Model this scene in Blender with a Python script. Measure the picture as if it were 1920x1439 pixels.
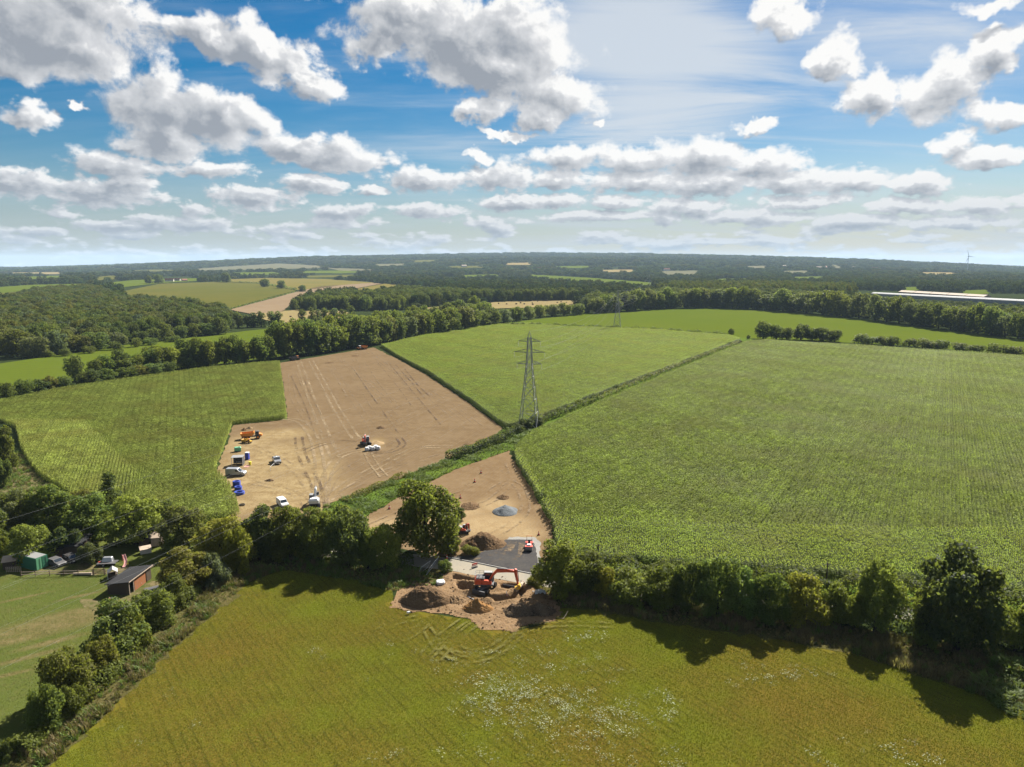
import bpy, bmesh, math, random
import numpy as np
from mathutils import Vector, Matrix

for _o in list(bpy.data.objects):
    bpy.data.objects.remove(_o)
SC = bpy.context.scene
COL = SC.collection
R = math.radians
HAZE = True
RNG = np.random.default_rng(7)
random.seed(7)

# ------------------------------------------------------------------ camera
FPX, CAM_H, Y_HOR = 1340.0, 60.0, 494.0          # focal length in photo pixels, drone height, level line
PITCH = math.atan((719.5 - Y_HOR) / FPX)
cam_d = bpy.data.cameras.new('camera')
cam = bpy.data.objects.new('camera', cam_d)
COL.objects.link(cam)
cam.location = (0, 0, CAM_H)
cam.rotation_euler = (math.pi / 2 - PITCH, 0, 0)
cam_d.sensor_width = 36.0
cam_d.lens = FPX / 1920.0 * 36.0
cam_d.clip_start = 0.5
cam_d.clip_end = 80000.0
SC.camera = cam

# ------------------------------------------------------------------ world, sun, exposure
SUN_AZ, SUN_EL = 31.0, 40.0                        # degrees right of the view axis, above the horizon
SKY_STRENGTH = 0.05
SUN_STRENGTH = 5.0
SC.view_settings.view_transform = 'Standard'
SC.view_settings.look = 'None'
SC.view_settings.gamma = 1.0
SC.view_settings.use_curve_mapping = False
SC.view_settings.exposure = 1.75
SC.render.engine = 'CYCLES'
SC.cycles.use_denoising = True
SC.cycles.max_bounces = 6
SC.cycles.diffuse_bounces = 4
SC.cycles.glossy_bounces = 2
SC.cycles.transmission_bounces = 4
SC.cycles.transparent_max_bounces = 8
SC.cycles.volume_bounces = 1
SC.cycles.volume_step_rate = 1.0
SC.cycles.use_adaptive_sampling = True
SC.cycles.adaptive_threshold = 0.01
SC.cycles.sample_clamp_indirect = 6.0

sun_d = bpy.data.lights.new('sun', 'SUN')
sun_d.energy = SUN_STRENGTH
sun_d.angle = R(0.53)
sun_d.color = (1.0, 0.95, 0.86)
sun = bpy.data.objects.new('sun', sun_d)
COL.objects.link(sun)
_sd = Vector((math.sin(R(SUN_AZ)) * math.cos(R(SUN_EL)), math.cos(R(SUN_AZ)) * math.cos(R(SUN_EL)), math.sin(R(SUN_EL))))
sun.rotation_euler = _sd.to_track_quat('Z', 'Y').to_euler()
sun.location = (0, 0, 500)


class NT:
    """small helper round a node tree"""
    def __init__(self, tree):
        self.t = tree

    def n(self, kind, **kw):
        nd = self.t.nodes.new(kind)
        for k, v in kw.items():
            if k == 'ins':
                for i, val in v.items():
                    self.set(nd, i, val)
            else:
                setattr(nd, k, v)
        return nd

    def set(self, nd, i, val):
        s = nd.inputs[i]
        if hasattr(val, 'is_output') or isinstance(val, bpy.types.NodeSocket):
            self.t.links.new(val, s)
        else:
            s.default_value = val

    def math(self, op, a, b=None, c=None, clamp=False):
        nd = self.n('ShaderNodeMath', operation=op, use_clamp=clamp)
        self.set(nd, 0, a)
        if b is not None:
            self.set(nd, 1, b)
        if c is not None:
            self.set(nd, 2, c)
        return nd.outputs[0]

    def mix(self, f, a, b, blend='MIX'):
        nd = self.n('ShaderNodeMix', data_type='RGBA', blend_type=blend)
        self.set(nd, 0, f)
        self.set(nd, 6, a if not isinstance(a, tuple) else (a + (1,))[:4])
        self.set(nd, 7, b if not isinstance(b, tuple) else (b + (1,))[:4])
        return nd.outputs[2]

    def ramp(self, f, stops, interp='LINEAR'):
        nd = self.n('ShaderNodeValToRGB')
        nd.color_ramp.interpolation = interp
        cr = nd.color_ramp
        while len(cr.elements) < len(stops):
            cr.elements.new(0.5)
        for e, (p, c) in zip(cr.elements, stops):
            e.position = p
            e.color = (c + (1,))[:4] if isinstance(c, tuple) else (c, c, c, 1)
        self.set(nd, 0, f)
        return nd.outputs[0]

    def noise(self, vec, scale, detail=4.0, rough=0.55, dist=0.0, dim='3D'):
        nd = self.n('ShaderNodeTexNoise', noise_dimensions=dim)
        if vec is not None:
            self.set(nd, 'Vector', vec)
        self.set(nd, 'Scale', scale)
        self.set(nd, 'Detail', detail)
        self.set(nd, 'Roughness', rough)
        self.set(nd, 'Distortion', dist)
        return nd.outputs[0]

    def smooth(self, x, lo, hi, a=0.0, b=1.0):
        nd = self.n('ShaderNodeMapRange', interpolation_type='SMOOTHSTEP')
        for i, v in enumerate((x, lo, hi, a, b)):
            self.set(nd, i, v)
        return nd.outputs[0]

    def xyz(self, x, y, z=0.0):
        nd = self.n('ShaderNodeCombineXYZ')
        for i, v in enumerate((x, y, z)):
            self.set(nd, i, v)
        return nd.outputs[0]


def px_dir(px, py):
    cx, cy = (px - 960) / FPX, -(py - 719.5) / FPX
    dy = math.cos(PITCH) + cy * math.sin(PITCH)
    dz = -math.sin(PITCH) + cy * math.cos(PITCH)
    n = math.sqrt(cx * cx + dy * dy + dz * dz)
    return cx / n, dy / n, dz / n


def px_azel(px, py):
    x, y, z = px_dir(px, py)
    return math.degrees(math.atan2(x, y)), math.degrees(math.asin(z))


# cumulus seen in the sky: photo position, half width, half height, tilt
CLOUDS = [
    (80, 50, 200, 105, 0), (150, 70, 110, 70, 0), (20, 115, 120, 50, 0), (190, 10, 110, 65, 0),
    (400, 78, 105, 34, 18), (500, 110, 115, 52, 20), (590, 150, 66, 36, 15),
    (320, 200, 105, 64, 0), (405, 225, 130, 58, 10), (310, 265, 95, 40, 0), (485, 230, 75, 32, 18),
    (620, 292, 120, 34, 4), (555, 275, 75, 28, 0), (215, 310, 95, 26, 5), (385, 316, 88, 18, 0),
    (45, 345, 95, 28, 0), (190, 362, 130, 26, 4), (245, 345, 55, 24, 0), (470, 371, 80, 24, 0), (585, 350, 72, 20, 0),
    (60, 225, 54, 21, 0), (150, 215, 20, 9, 0), (250, 268, 34, 16, 0),
    (860, 70, 225, 85, 12), (760, 60, 120, 50, 0), (900, 110, 160, 60, 10), (940, 60, 130, 70, 0), (960, 125, 150, 66, 20), (800, 25, 110, 50, 0), (1030, 165, 100, 46, 25), (1010, 218, 58, 30, 0), (735, 80, 85, 32, -10),
    (900, 205, 44, 31, 0), (960, 249, 52, 10, 0),
    (800, 337, 78, 24, 0), (930, 332, 75, 28, 0), (897, 294, 34, 11, 0), (695, 359, 27, 10, 0),
    (1060, 296, 92, 25, 0), (1190, 300, 90, 25, 0), (1320, 294, 100, 34, 0), (1440, 302, 75, 27, 0),
    (1045, 333, 70, 20, 0), (1200, 337, 112, 24, 0), (1335, 342, 130, 25, 0), (1480, 337, 95, 29, 0), (1600, 338, 85, 25, 0), (1725, 345, 75, 26, 0), (1745, 332, 38, 26, 0),
    (1040, 376, 72, 18, 0), (955, 381, 66, 16, 0), (1165, 381, 62, 16, 0), (1290, 386, 84, 15, 0), (1500, 377, 95, 16, 0), (1700, 386, 84, 17, 0), (1832, 386, 74, 16, 0),
    (1475, 22, 66, 42, 10), (1562, 100, 55, 42, 0), (1640, 182, 80, 44, 0), (1760, 170, 84, 56, 0), (1865, 88, 70, 38, -15), (1860, 8, 62, 20, 0),
    (1882, 214, 70, 30, 0), (1790, 265, 58, 20, 0), (1860, 292, 85, 22, 5), (1412, 235, 42, 13, 0), (1126, 231, 15, 10, 0),
    (230, 424, 120, 12, 0), (60, 435, 60, 9, 0), (640, 395, 60, 14, 0), (800, 398, 70, 14, 0), (380, 420, 70, 11, 0), (1400, 408, 110, 13, 0), (1600, 415, 120, 12, 0), (1130, 408, 120, 11, 0), (1790, 418, 120, 12, 0),
]


def cloud_group():
    g = bpy.data.node_groups.new('cloud_cover', 'ShaderNodeTree')
    g.interface.new_socket('Vector', in_out='INPUT', socket_type='NodeSocketVector')
    g.interface.new_socket('Cover', in_out='OUTPUT', socket_type='NodeSocketFloat')
    N = NT(g)
    gi = N.n('NodeGroupInput')
    go = N.n('NodeGroupOutput')
    vec = gi.outputs[0]                                   # (azimuth, elevation) in degrees
    sep = N.n('ShaderNodeSeparateXYZ', ins={0: vec})
    az, el = sep.outputs[0], sep.outputs[1]
    # detail coordinates: coarse overhead, finer and flatter towards the horizon, as a cloud deck seen edge-on
    lowm = N.smooth(el, 4.5, 10.5, 1.0, 0.0)
    dA = N.xyz(N.math('MULTIPLY', az, 0.060), N.math('MULTIPLY', el, 0.070), 0.0)
    dB = N.xyz(N.math('MULTIPLY', az, 0.13), N.math('MULTIPLY', el, 0.24), 0.0)
    warp = N.n('ShaderNodeTexNoise', noise_dimensions='2D')
    for k, val in (('Vector', dA), ('Scale', 4.5), ('Detail', 4.0), ('Roughness', 0.6)):
        N.set(warp, k, val)
    wv = N.n('ShaderNodeVectorMath', operation='SUBTRACT', ins={0: warp.outputs[1], 1: (0.5, 0.5, 0.5)})
    ws = N.n('ShaderNodeVectorMath', operation='MULTIPLY', ins={0: wv.outputs[0]})
    N.set(ws, 1, N.xyz(N.smooth(el, 3, 13, 2.6, 4.2), N.smooth(el, 3, 13, 0.9, 3.4)))
    pv = N.n('ShaderNodeVectorMath', operation='ADD', ins={0: vec, 1: ws.outputs[0]})
    acc = None
    ps = N.n('ShaderNodeSeparateXYZ', ins={0: pv.outputs[0]})
    for cx, cy, rx, ry, rot in CLOUDS:
        a, e = px_azel(cx, cy)
        a1, _ = px_azel(cx + rx, cy)
        a0, _ = px_azel(cx - rx, cy)
        _, e1u = px_azel(cx, cy - ry)
        _, e0u = px_azel(cx, cy + ry)
        # the running value rides along in z (scaled away) so that the masses are worked out one after the other
        pin = N.xyz(ps.outputs[0], ps.outputs[1], acc if acc is not None else 0.0)
        mp = N.n('ShaderNodeMapping', vector_type='TEXTURE', ins={0: pin, 1: (a, e, 0), 2: (0, 0, R(-rot)), 3: ((a1 - a0) / 2, (e1u - e0u) / 2, 1e6)})
        ln = N.n('ShaderNodeVectorMath', operation='LENGTH', ins={0: mp.outputs[0]})
        if acc is None:
            acc = ln.outputs[1]
        else:
            nd = N.n('ShaderNodeMath', operation='SMOOTH_MIN')
            N.set(nd, 0, acc); N.set(nd, 1, ln.outputs[1]); N.set(nd, 2, 0.25)
            acc = nd.outputs[0]
    blob = N.math('MULTIPLY_ADD', N.math('MINIMUM', acc, 2.5), -1.25, 1.42)
    # scattered fair-weather cumulus everywhere else (outside the frame as well)
    gen = N.noise(N.xyz(N.math('MULTIPLY', az, N.smooth(el, 2, 9, 0.085, 0.05)), N.math('MULTIPLY', el, N.smooth(el, 2, 9, 0.40, 0.075))), 2.4, 3.0, 0.5, 0.0, '2D')
    fr = N.smooth(N.math('ABSOLUTE', az), 38, 46, 0, 1)
    fe = N.smooth(el, 19.5, 25, 0, 1)
    out = N.math('MAXIMUM', fr, fe)
    low = N.smooth(el, 7.0, 3.0, 0, 1.0)
    genb = N.math('SUBTRACT', N.math('MULTIPLY', N.math('SUBTRACT', gen, N.smooth(el, 7.0, 3.0, 0.53, 0.475)), 4.5), N.math('MULTIPLY', N.math('SUBTRACT', 1.0, N.math('MAXIMUM', out, low)), 3.0))
    base = N.math('MAXIMUM', blob, genb)
    # puffs: billowed noise on top of the masses
    fs = []
    for dv in (dA, dB):
        f1 = N.noise(dv, 5.0, 8.0, 0.64, 0.15, '2D')
        vo = N.n('ShaderNodeTexVoronoi', voronoi_dimensions='2D', feature='F1')
        for k, val in (('Vector', dv), ('Scale', 10.0)):
            N.set(vo, k, val)
        fs.append(N.math('MULTIPLY_ADD', N.math('SUBTRACT', f1, 0.5), 1.85, N.math('MULTIPLY', N.math('SUBTRACT', 0.4, vo.outputs[0]), 0.42)))
    d = N.math('ADD', N.math('MULTIPLY', fs[0], N.math('SUBTRACT', 1.0, lowm)), N.math('MULTIPLY', fs[1], lowm))
    cov = N.math('ADD', base, d)
    g.links.new(cov, go.inputs[0])
    return g


def build_world():
    w = bpy.data.worlds.new('World')
    SC.world = w
    w.use_nodes = True
    t = w.node_tree
    t.nodes.clear()
    N = NT(t)
    outn = N.n('ShaderNodeOutputWorld')
    bg = N.n('ShaderNodeBackground')
    tc = N.n('ShaderNodeTexCoord')
    sep = N.n('ShaderNodeSeparateXYZ', ins={0: tc.outputs['Generated']})
    x, y, z = sep.outputs
    # the sky continues its horizon colour below the level line, behind the ground's far rim
    vec = N.xyz(x, y, N.math('MAXIMUM', z, 0.012))
    sky = N.n('ShaderNodeTexSky', sky_type='NISHITA')
    sky.sun_disc = False
    sky.sun_elevation = R(SUN_EL)
    sky.sun_rotation = R(SUN_AZ)
    sky.altitude = 100
    sky.air_density = 1.0
    sky.dust_density = 0.6
    sky.ozone_density = 2.5
    N.set(sky, 0, vec)
    hs = N.n('ShaderNodeHueSaturation', ins={0: 0.497, 1: 1.75, 2: 0.43, 4: sky.outputs[0]})
    az = N.math('MULTIPLY', N.math('ARCTAN2', x, y), 57.29578)
    el = N.math('MULTIPLY', N.math('ARCSINE', z), 57.29578)
    p = N.xyz(az, el, 0.0)
    g = cloud_group()
    c0 = N.n('ShaderNodeGroup', node_tree=g, ins={0: p})
    # a second look a little way towards the sun tells lit flanks from shaded ones
    sx = N.math('SUBTRACT', SUN_AZ, az)
    sy = N.math('SUBTRACT', SUN_EL, el)
    ln = N.math('SQRT', N.math('ADD', N.math('MULTIPLY', sx, sx), N.math('MULTIPLY', sy, sy)))
    stp = N.math('DIVIDE', N.math('MULTIPLY', N.math('ADD', N.math('MAXIMUM', el, 0.0), 4.0), 0.075), N.math('MAXIMUM', ln, 1.0))
    p2 = N.xyz(N.math('MULTIPLY_ADD', sx, stp, az), N.math('MULTIPLY_ADD', sy, stp, el), 0.0)
    c1 = N.n('ShaderNodeGroup', node_tree=g, ins={0: p2})
    cov, cov2 = c0.outputs[0], c1.outputs[0]
    alpha = N.smooth(cov, -0.10, 0.50)
    lit = N.math('ADD', N.math('MULTIPLY', N.math('SUBTRACT', cov, cov2), 0.85), 0.72)
    thick = N.smooth(cov, 0.30, 1.3, 0.0, 0.62)
    lit = N.math('SUBTRACT', lit, thick)
    near_sun = N.smooth(az, -45, 40, -0.12, 0.16)
    lit = N.math('ADD', lit, near_sun, clamp=True)
    CW = 5.6
    ccol = N.ramp(lit, [(0.0, (0.34 * CW, 0.37 * CW, 0.42 * CW)), (0.4, (0.56 * CW, 0.58 * CW, 0.61 * CW)), (0.75, (0.74 * CW, 0.75 * CW, 0.77 * CW)), (1.0, (1.04 * CW, 1.03 * CW, 1.01 * CW))])
    # high veil and streaks of cirrus
    dz = N.math('ADD', N.math('MAXIMUM', z, 0.0), 0.16)
    q = N.xyz(N.math('DIVIDE', x, dz), N.math('DIVIDE', y, dz), 0.0)
    mp = N.n('ShaderNodeMapping', ins={0: q, 2: (0, 0, R(25)), 3: (0.5, 1.9, 1)})
    ci = N.noise(mp.outputs[0], 1.6, 7.0, 0.62, 0.6)
    ci2 = N.noise(q, 0.55, 3.0, 0.5)
    va, ve = px_azel(1190, 90)
    vm = N.n('ShaderNodeMapping', vector_type='TEXTURE', ins={0: p, 1: (va, ve, 0), 2: (0, 0, R(-25)), 3: (12.5, 9.0, 1)})
    vl = N.n('ShaderNodeVectorMath', operation='LENGTH', ins={0: vm.outputs[0]})
    veil = N.math('SUBTRACT', 1.25, N.math('ADD', vl.outputs[1], N.math('MULTIPLY', N.math('SUBTRACT', ci, 0.5), -2.6)))
    veil = N.smooth(veil, 0.0, 0.95, 0.0, 0.85)
    right = N.smooth(az, -30, 25, 0.20, 0.95)
    cir = N.math('MULTIPLY', N.smooth(N.math('ADD', N.math('MULTIPLY', ci, 0.7), N.math('MULTIPLY', ci2, 0.5)), 0.50, 0.84), right)
    thin = N.math('MAXIMUM', veil, cir)
    c_thin = N.mix(thin, hs.outputs[0], (0.74 * CW, 0.79 * CW, 0.84 * CW))
    full = N.mix(alpha, c_thin, ccol)
    # far haze band low over the horizon
    hz = N.smooth(el, 8.0, 0.0, 0.0, 0.62)
    full = N.mix(hz, full, (0.36 * CW, 0.40 * CW, 0.445 * CW))
    N.set(bg, 0, full)
    bg.inputs[1].default_value = SKY_STRENGTH
    t.links.new(bg.outputs[0], outn.inputs[0])
    w.cycles.sampling_method = 'NONE'
    w.cycles.sample_map_resolution = 256


build_world()

# ------------------------------------------------------------------ survey helpers
def G(px, py, z=0.0):
    """place on the level plane z that the survey photograph shows at px, py"""
    dx, dy, dz = px_dir(px, py)
    t = (z - CAM_H) / dz
    return Vector((dx * t, dy * t, z))


def PXL(x, y, z):
    d = y * math.cos(PITCH) - (z - CAM_H) * math.sin(PITCH)
    v = y * math.sin(PITCH) + (z - CAM_H) * math.cos(PITCH)
    return 960 + FPX * x / d, 719.5 - FPX * v / d


def hgt_at(px, py, ytop):
    """height of something standing at px, py whose top is seen at ytop"""
    p = G(px, py)
    lo, hi = 0.0, 59.0
    for _ in range(30):
        m = (lo + hi) / 2
        if PXL(p.x, p.y, m)[1] > ytop:
            lo = m
        else:
            hi = m
    return lo


def inside(P, poly):
    """points (n,2) in polygon, as a mask"""
    P = np.asarray(P, float)
    q = np.asarray(poly, float)
    x, y = P[:, 0], P[:, 1]
    m = np.zeros(len(P), bool)
    j = len(q) - 1
    for i in range(len(q)):
        xi, yi, xj, yj = q[i, 0], q[i, 1], q[j, 0], q[j, 1]
        c = ((yi > y) != (yj > y))
        with np.errstate(divide='ignore', invalid='ignore'):
            m ^= c & (x < (xj - xi) * (y - yi) / (yj - yi + 1e-12) + xi)
        j = i
    return m


def ground_poly(pts):
    return [tuple(G(a, b)[:2]) for a, b in pts]


SKYLINE = [(-900, 503), (0, 503), (200, 498), (400, 491), (600, 483), (800, 479), (960, 477), (1200, 478), (1400, 482), (1600, 488), (1800, 496), (1920, 501), (2800, 503)]


def terrain(x, y):
    """land height: level near the site, rising to wooded hills far off"""
    x = np.asarray(x, float)
    y = np.asarray(y, float)
    d = np.hypot(x, y)
    px = 960 + FPX * np.where(y > 1, x / np.maximum(y, 1), np.sign(x) * 9)
    px = np.clip(px, -800, 2700)
    sk = np.interp(px, [a for a, _ in SKYLINE], [b for _, b in SKYLINE])
    amp = np.maximum(60 + (Y_HOR - sk) / FPX * 9000.0 - 8, 0)
    s = np.clip((d - 2000) / 7000.0, 0, 1)
    s = s * s * (3 - 2 * s)
    roll = 10 * np.sin(x / 900.0 + 1.0) * np.sin(d / 620.0) * np.clip((d - 2000) / 2500, 0, 1) * np.clip((9500 - d) / 1500, 0, 1)
    return amp * s + np.where(d < 12000, roll, 0) - np.clip(d - 9000, 0, None) ** 2 * 6e-7


# ------------------------------------------------------------------ mesh helpers
def add_mesh(name, V, F, mat=None, parent=None, smooth=False, link=True):
    V = np.asarray(V, np.float32).reshape(-1, 3)
    me = bpy.data.meshes.new(name)
    if isinstance(F, np.ndarray):
        n, k = F.shape
        me.vertices.add(len(V))
        me.vertices.foreach_set('co', V.ravel())
        me.loops.add(n * k)
        me.loops.foreach_set('vertex_index', F.astype(np.int32).ravel())
        me.polygons.add(n)
        me.polygons.foreach_set('loop_start', np.arange(0, n * k, k, dtype=np.int32))
        me.polygons.foreach_set('loop_total', np.full(n, k, dtype=np.int32))
        me.update(calc_edges=True)
    else:
        me.from_pydata([tuple(v) for v in V], [], F)
        me.update()
    if smooth:
        me.polygons.foreach_set('use_smooth', np.ones(len(me.polygons), bool))
    for m in (mat if isinstance(mat, (list, tuple)) else [mat]):
        if m is not None:
            me.materials.append(m)
    o = bpy.data.objects.new(name, me)
    if link:
        COL.objects.link(o)
    if parent is not None:
        o.parent = parent
    return o


def tag(o, label=None, cat=None, group=None, kind=None):
    for k, v in (('label', label), ('category', cat), ('group', group), ('kind', kind)):
        if v:
            o[k] = v
    return o


def thing(name, loc, rz, label, cat, group=None):
    o = bpy.data.objects.new(name, None)
    o.empty_display_size = 0.3
    COL.objects.link(o)
    o.location = loc
    o.rotation_euler = (0, 0, rz)
    return tag(o, label, cat, group)


def copy_tree(o, parent=None):
    c = o.copy()
    COL.objects.link(c)
    if parent is not None:
        c.parent = parent
    for ch in list(o.children):
        copy_tree(ch, c)
    return c


class MB:
    """collects simple solids into one mesh"""
    def __init__(self):
        self.V, self.F = [], []

    def add(self, V, F):
        n = len(self.V)
        self.V += [tuple(v) for v in V]
        self.F += [tuple(i + n for i in f) for f in F]
        return self

    def box(self, c, s, rot=None, taper=(1, 1), ch=0.0):
        """box at centre c, size s; taper shrinks the top; ch chamfers the upright and top edges"""
        x, y, z = s[0] / 2, s[1] / 2, s[2] / 2
        if ch > 0:
            def ring(xx, yy, zz, cc):
                return [(xx - cc, -yy, zz), (xx, -yy + cc, zz), (xx, yy - cc, zz), (xx - cc, yy, zz), (-xx + cc, yy, zz), (-xx, yy - cc, zz), (-xx, -yy + cc, zz), (-xx + cc, -yy, zz)]
            tx, ty = x * taper[0], y * taper[1]
            V = ring(x, y, -z, ch) + ring(tx, ty, z - ch, ch) + ring(tx - ch, ty - ch, z, ch * 0.6)
            F = [tuple(range(7, -1, -1)), tuple(range(16, 24))]
            for k in (0, 8):
                F += [(k + i, k + (i + 1) % 8, k + 8 + (i + 1) % 8, k + 8 + i) for i in range(8)]
        else:
            V = [(-x, -y, -z), (x, -y, -z), (x, y, -z), (-x, y, -z)]
            V += [(-x * taper[0], -y * taper[1], z), (x * taper[0], -y * taper[1], z), (x * taper[0], y * taper[1], z), (-x * taper[0], y * taper[1], z)]
            F = [(3, 2, 1, 0), (4, 5, 6, 7), (0, 1, 5, 4), (1, 2, 6, 5), (2, 3, 7, 6), (3, 0, 4, 7)]
        M = rot if rot is not None else Matrix.Identity(3)
        return self.add([M @ Vector(v) + Vector(c) for v in V], F)

    def tube(self, pts, r, n=8, caps=True):
        pts = [Vector(p) for p in pts]
        rs = r if isinstance(r, (list, tuple)) else [r] * len(pts)
        V, F = [], []
        for i, p in enumerate(pts):
            t = (pts[min(i + 1, len(pts) - 1)] - pts[max(i - 1, 0)]).normalized()
            a = t.cross(Vector((0, 0, 1)) if abs(t.z) < 0.95 else Vector((1, 0, 0))).normalized()
            b = t.cross(a)
            V += [p + (a * math.cos(2 * math.pi * k / n) + b * math.sin(2 * math.pi * k / n)) * rs[i] for k in range(n)]
        for i in range(len(pts) - 1):
            F += [(i * n + k, i * n + (k + 1) % n, (i + 1) * n + (k + 1) % n, (i + 1) * n + k) for k in range(n)]
        if caps:
            F += [tuple(range(n - 1, -1, -1)), tuple(range((len(pts) - 1) * n, len(pts) * n))]
        return self.add(V, F)

    def prism(self, prof, y0, y1, axis='y'):
        """profile of (x,z) points swept from y0 to y1"""
        n = len(prof)
        V = [(a, y0, b) for a, b in prof] + [(a, y1, b) for a, b in prof]
        F = [tuple(range(n)), tuple(range(2 * n - 1, n - 1, -1))]
        F += [(i, n + i, n + (i + 1) % n, (i + 1) % n) for i in range(n)]
        if axis == 'x':
            V = [(v[1], v[0], v[2]) for v in V]
            F = [f[::-1] for f in F]
        return self.add(V, F)

    def lathe(self, prof, c, n=16):
        """profile of (r,z) turned about the upright axis through c"""
        V = [(c[0] + r * math.cos(2 * math.pi * k / n), c[1] + r * math.sin(2 * math.pi * k / n), c[2] + z) for r, z in prof for k in range(n)]
        F = [(i * n + k, i * n + (k + 1) % n, (i + 1) * n + (k + 1) % n, (i + 1) * n + k) for i in range(len(prof) - 1) for k in range(n)]
        return self.add(V, F)

    def build(self, name, mat, parent=None, smooth=False):
        return add_mesh(name, self.V, self.F, mat, parent, smooth)


# ------------------------------------------------------------------ materials
def new_mat(name):
    m = bpy.data.materials.new(name)
    m.use_nodes = True
    m.node_tree.nodes.clear()
    N = NT(m.node_tree)
    out = N.n('ShaderNodeOutputMaterial')
    return m, N, out


def principled(N, out, col, rough=0.7, spec=0.3, metal=0.0, bump=None, bstr=0.5, bdist=0.05, trans=0.0, tcol=None):
    p = N.n('ShaderNodeBsdfPrincipled')
    N.set(p, 'Base Color', col if not isinstance(col, tuple) else (col + (1,))[:4])
    N.set(p, 'Roughness', rough)
    N.set(p, 'Specular IOR Level', spec)
    N.set(p, 'Metallic', metal)
    if bump is not None:
        b = N.n('ShaderNodeBump')
        b.inputs['Strength'].default_value = bstr
        b.inputs['Distance'].default_value = bdist
        N.set(b, 'Height', bump)
        N.set(p, 'Normal', b.outputs[0])
    sh = p.outputs[0]
    if trans > 0:
        tr = N.n('ShaderNodeBsdfTranslucent')
        N.set(tr, 0, tcol if tcol is not None else col)
        ms = N.n('ShaderNodeMixShader')
        ms.inputs[0].default_value = trans
        N.t.links.new(sh, ms.inputs[1])
        N.t.links.new(tr.outputs[0], ms.inputs[2])
        sh = ms.outputs[0]
    N.t.links.new(sh, out.inputs[0])
    return p


def wpos(N):
    return N.n('ShaderNodeNewGeometry').outputs['Position']


def paint(name, col, rough=0.45, spec=0.5, metal=0.0, dirt=0.25, dirtcol=(0.20, 0.15, 0.10), scale=3.0):
    """worn paint or plastic: a base colour with patchy dust"""
    col, dirtcol = tuple(q * 0.72 for q in col), tuple(q * 0.55 for q in dirtcol)
    m, N, out = new_mat(name)
    tc = N.n('ShaderNodeTexCoord').outputs['Object']
    n1 = N.noise(tc, scale, 5, 0.65)
    n2 = N.noise(tc, scale * 7, 3, 0.6)
    f = N.math('MULTIPLY', N.smooth(N.math('ADD', N.math('MULTIPLY', n1, 0.7), N.math('MULTIPLY', n2, 0.3)), 0.42, 0.72), dirt)
    c = N.mix(f, col, dirtcol)
    principled(N, out, c, N.math('MULTIPLY_ADD', n1, 0.3, rough - 0.1), spec, metal, n2, 0.15, 0.01)
    return m


def foliage(name, base=None, trans=0.50, vary=0.6, hue=(0.115, 0.115, 0.02), spec=0.12, wscale=0.09, glow=1.0, lines=None, tint=False):
    """leaf material; base None takes each object's own colour"""
    m, N, out = new_mat(name)
    oi = N.n('ShaderNodeObjectInfo')
    P = wpos(N)
    if base is None:
        col = oi.outputs['Color']
    else:
        rgb = N.n('ShaderNodeRGB')
        rgb.outputs[0].default_value = base + (1,)
        col = rgb.outputs[0]
    n1 = N.noise(P, 0.55, 3, 0.6)
    n2 = N.noise(P, wscale, 2, 0.5)
    isl = N.n('ShaderNodeNewGeometry').outputs['Random Per Island']
    v = N.math('MULTIPLY_ADD', N.math('SUBTRACT', isl, 0.5), vary * 1.3, N.math('MULTIPLY_ADD', N.math('SUBTRACT', n1, 0.5), vary * 1.6, 1.0))
    v = N.math('MULTIPLY', v, N.math('MULTIPLY_ADD', oi.outputs['Random'], 0.5, 0.75))
    vv = N.xyz(v, v, v)
    c = N.mix(1.0, col, vv, 'MULTIPLY')
    # every tree leans a little to warm or to blue green
    wn = N.n('ShaderNodeTexWhiteNoise', noise_dimensions='1D')
    N.set(wn, 'W', N.math('MULTIPLY', oi.outputs['Random'], 37.0))
    c = N.mix(1.0, c, N.mix(wn.outputs[0], (1.28, 1.06, 0.70), (0.80, 0.96, 1.20)), 'MULTIPLY') if tint else c
    hf = N.math('MULTIPLY', N.smooth(N.math('MULTIPLY_ADD', isl, 0.25, n2), 0.55, 0.9), 0.5)
    c = N.mix(hf, c, hue)
    if lines:
        ang, spc, dep = lines
        sp = N.n('ShaderNodeSeparateXYZ', ins={0: P})
        q = N.math('ADD', N.math('MULTIPLY', sp.outputs[0], math.cos(R(ang)) / spc), N.math('MULTIPLY', sp.outputs[1], -math.sin(R(ang)) / spc))
        q = N.math('ADD', q, N.math('MULTIPLY', n2, 0.4))
        fr = N.smooth(N.math('ABSOLUTE', N.math('SUBTRACT', N.math('FRACT', q), 0.5)), 0.38, 0.48)
        big = N.noise(P, 0.035, 3, 0.6)
        fr = N.math('MULTIPLY', N.math('MULTIPLY', fr, dep), N.smooth(big, 0.35, 0.6))
        c = N.mix(fr, c, (0.03, 0.028, 0.004))
    tcol = N.mix(0.45, c, tuple(min(q * glow, 0.6) for q in (0.17, 0.20, 0.018)))
    principled(N, out, c, 0.6, spec, 0.0, None, trans=trans, tcol=tcol)
    return m


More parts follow.
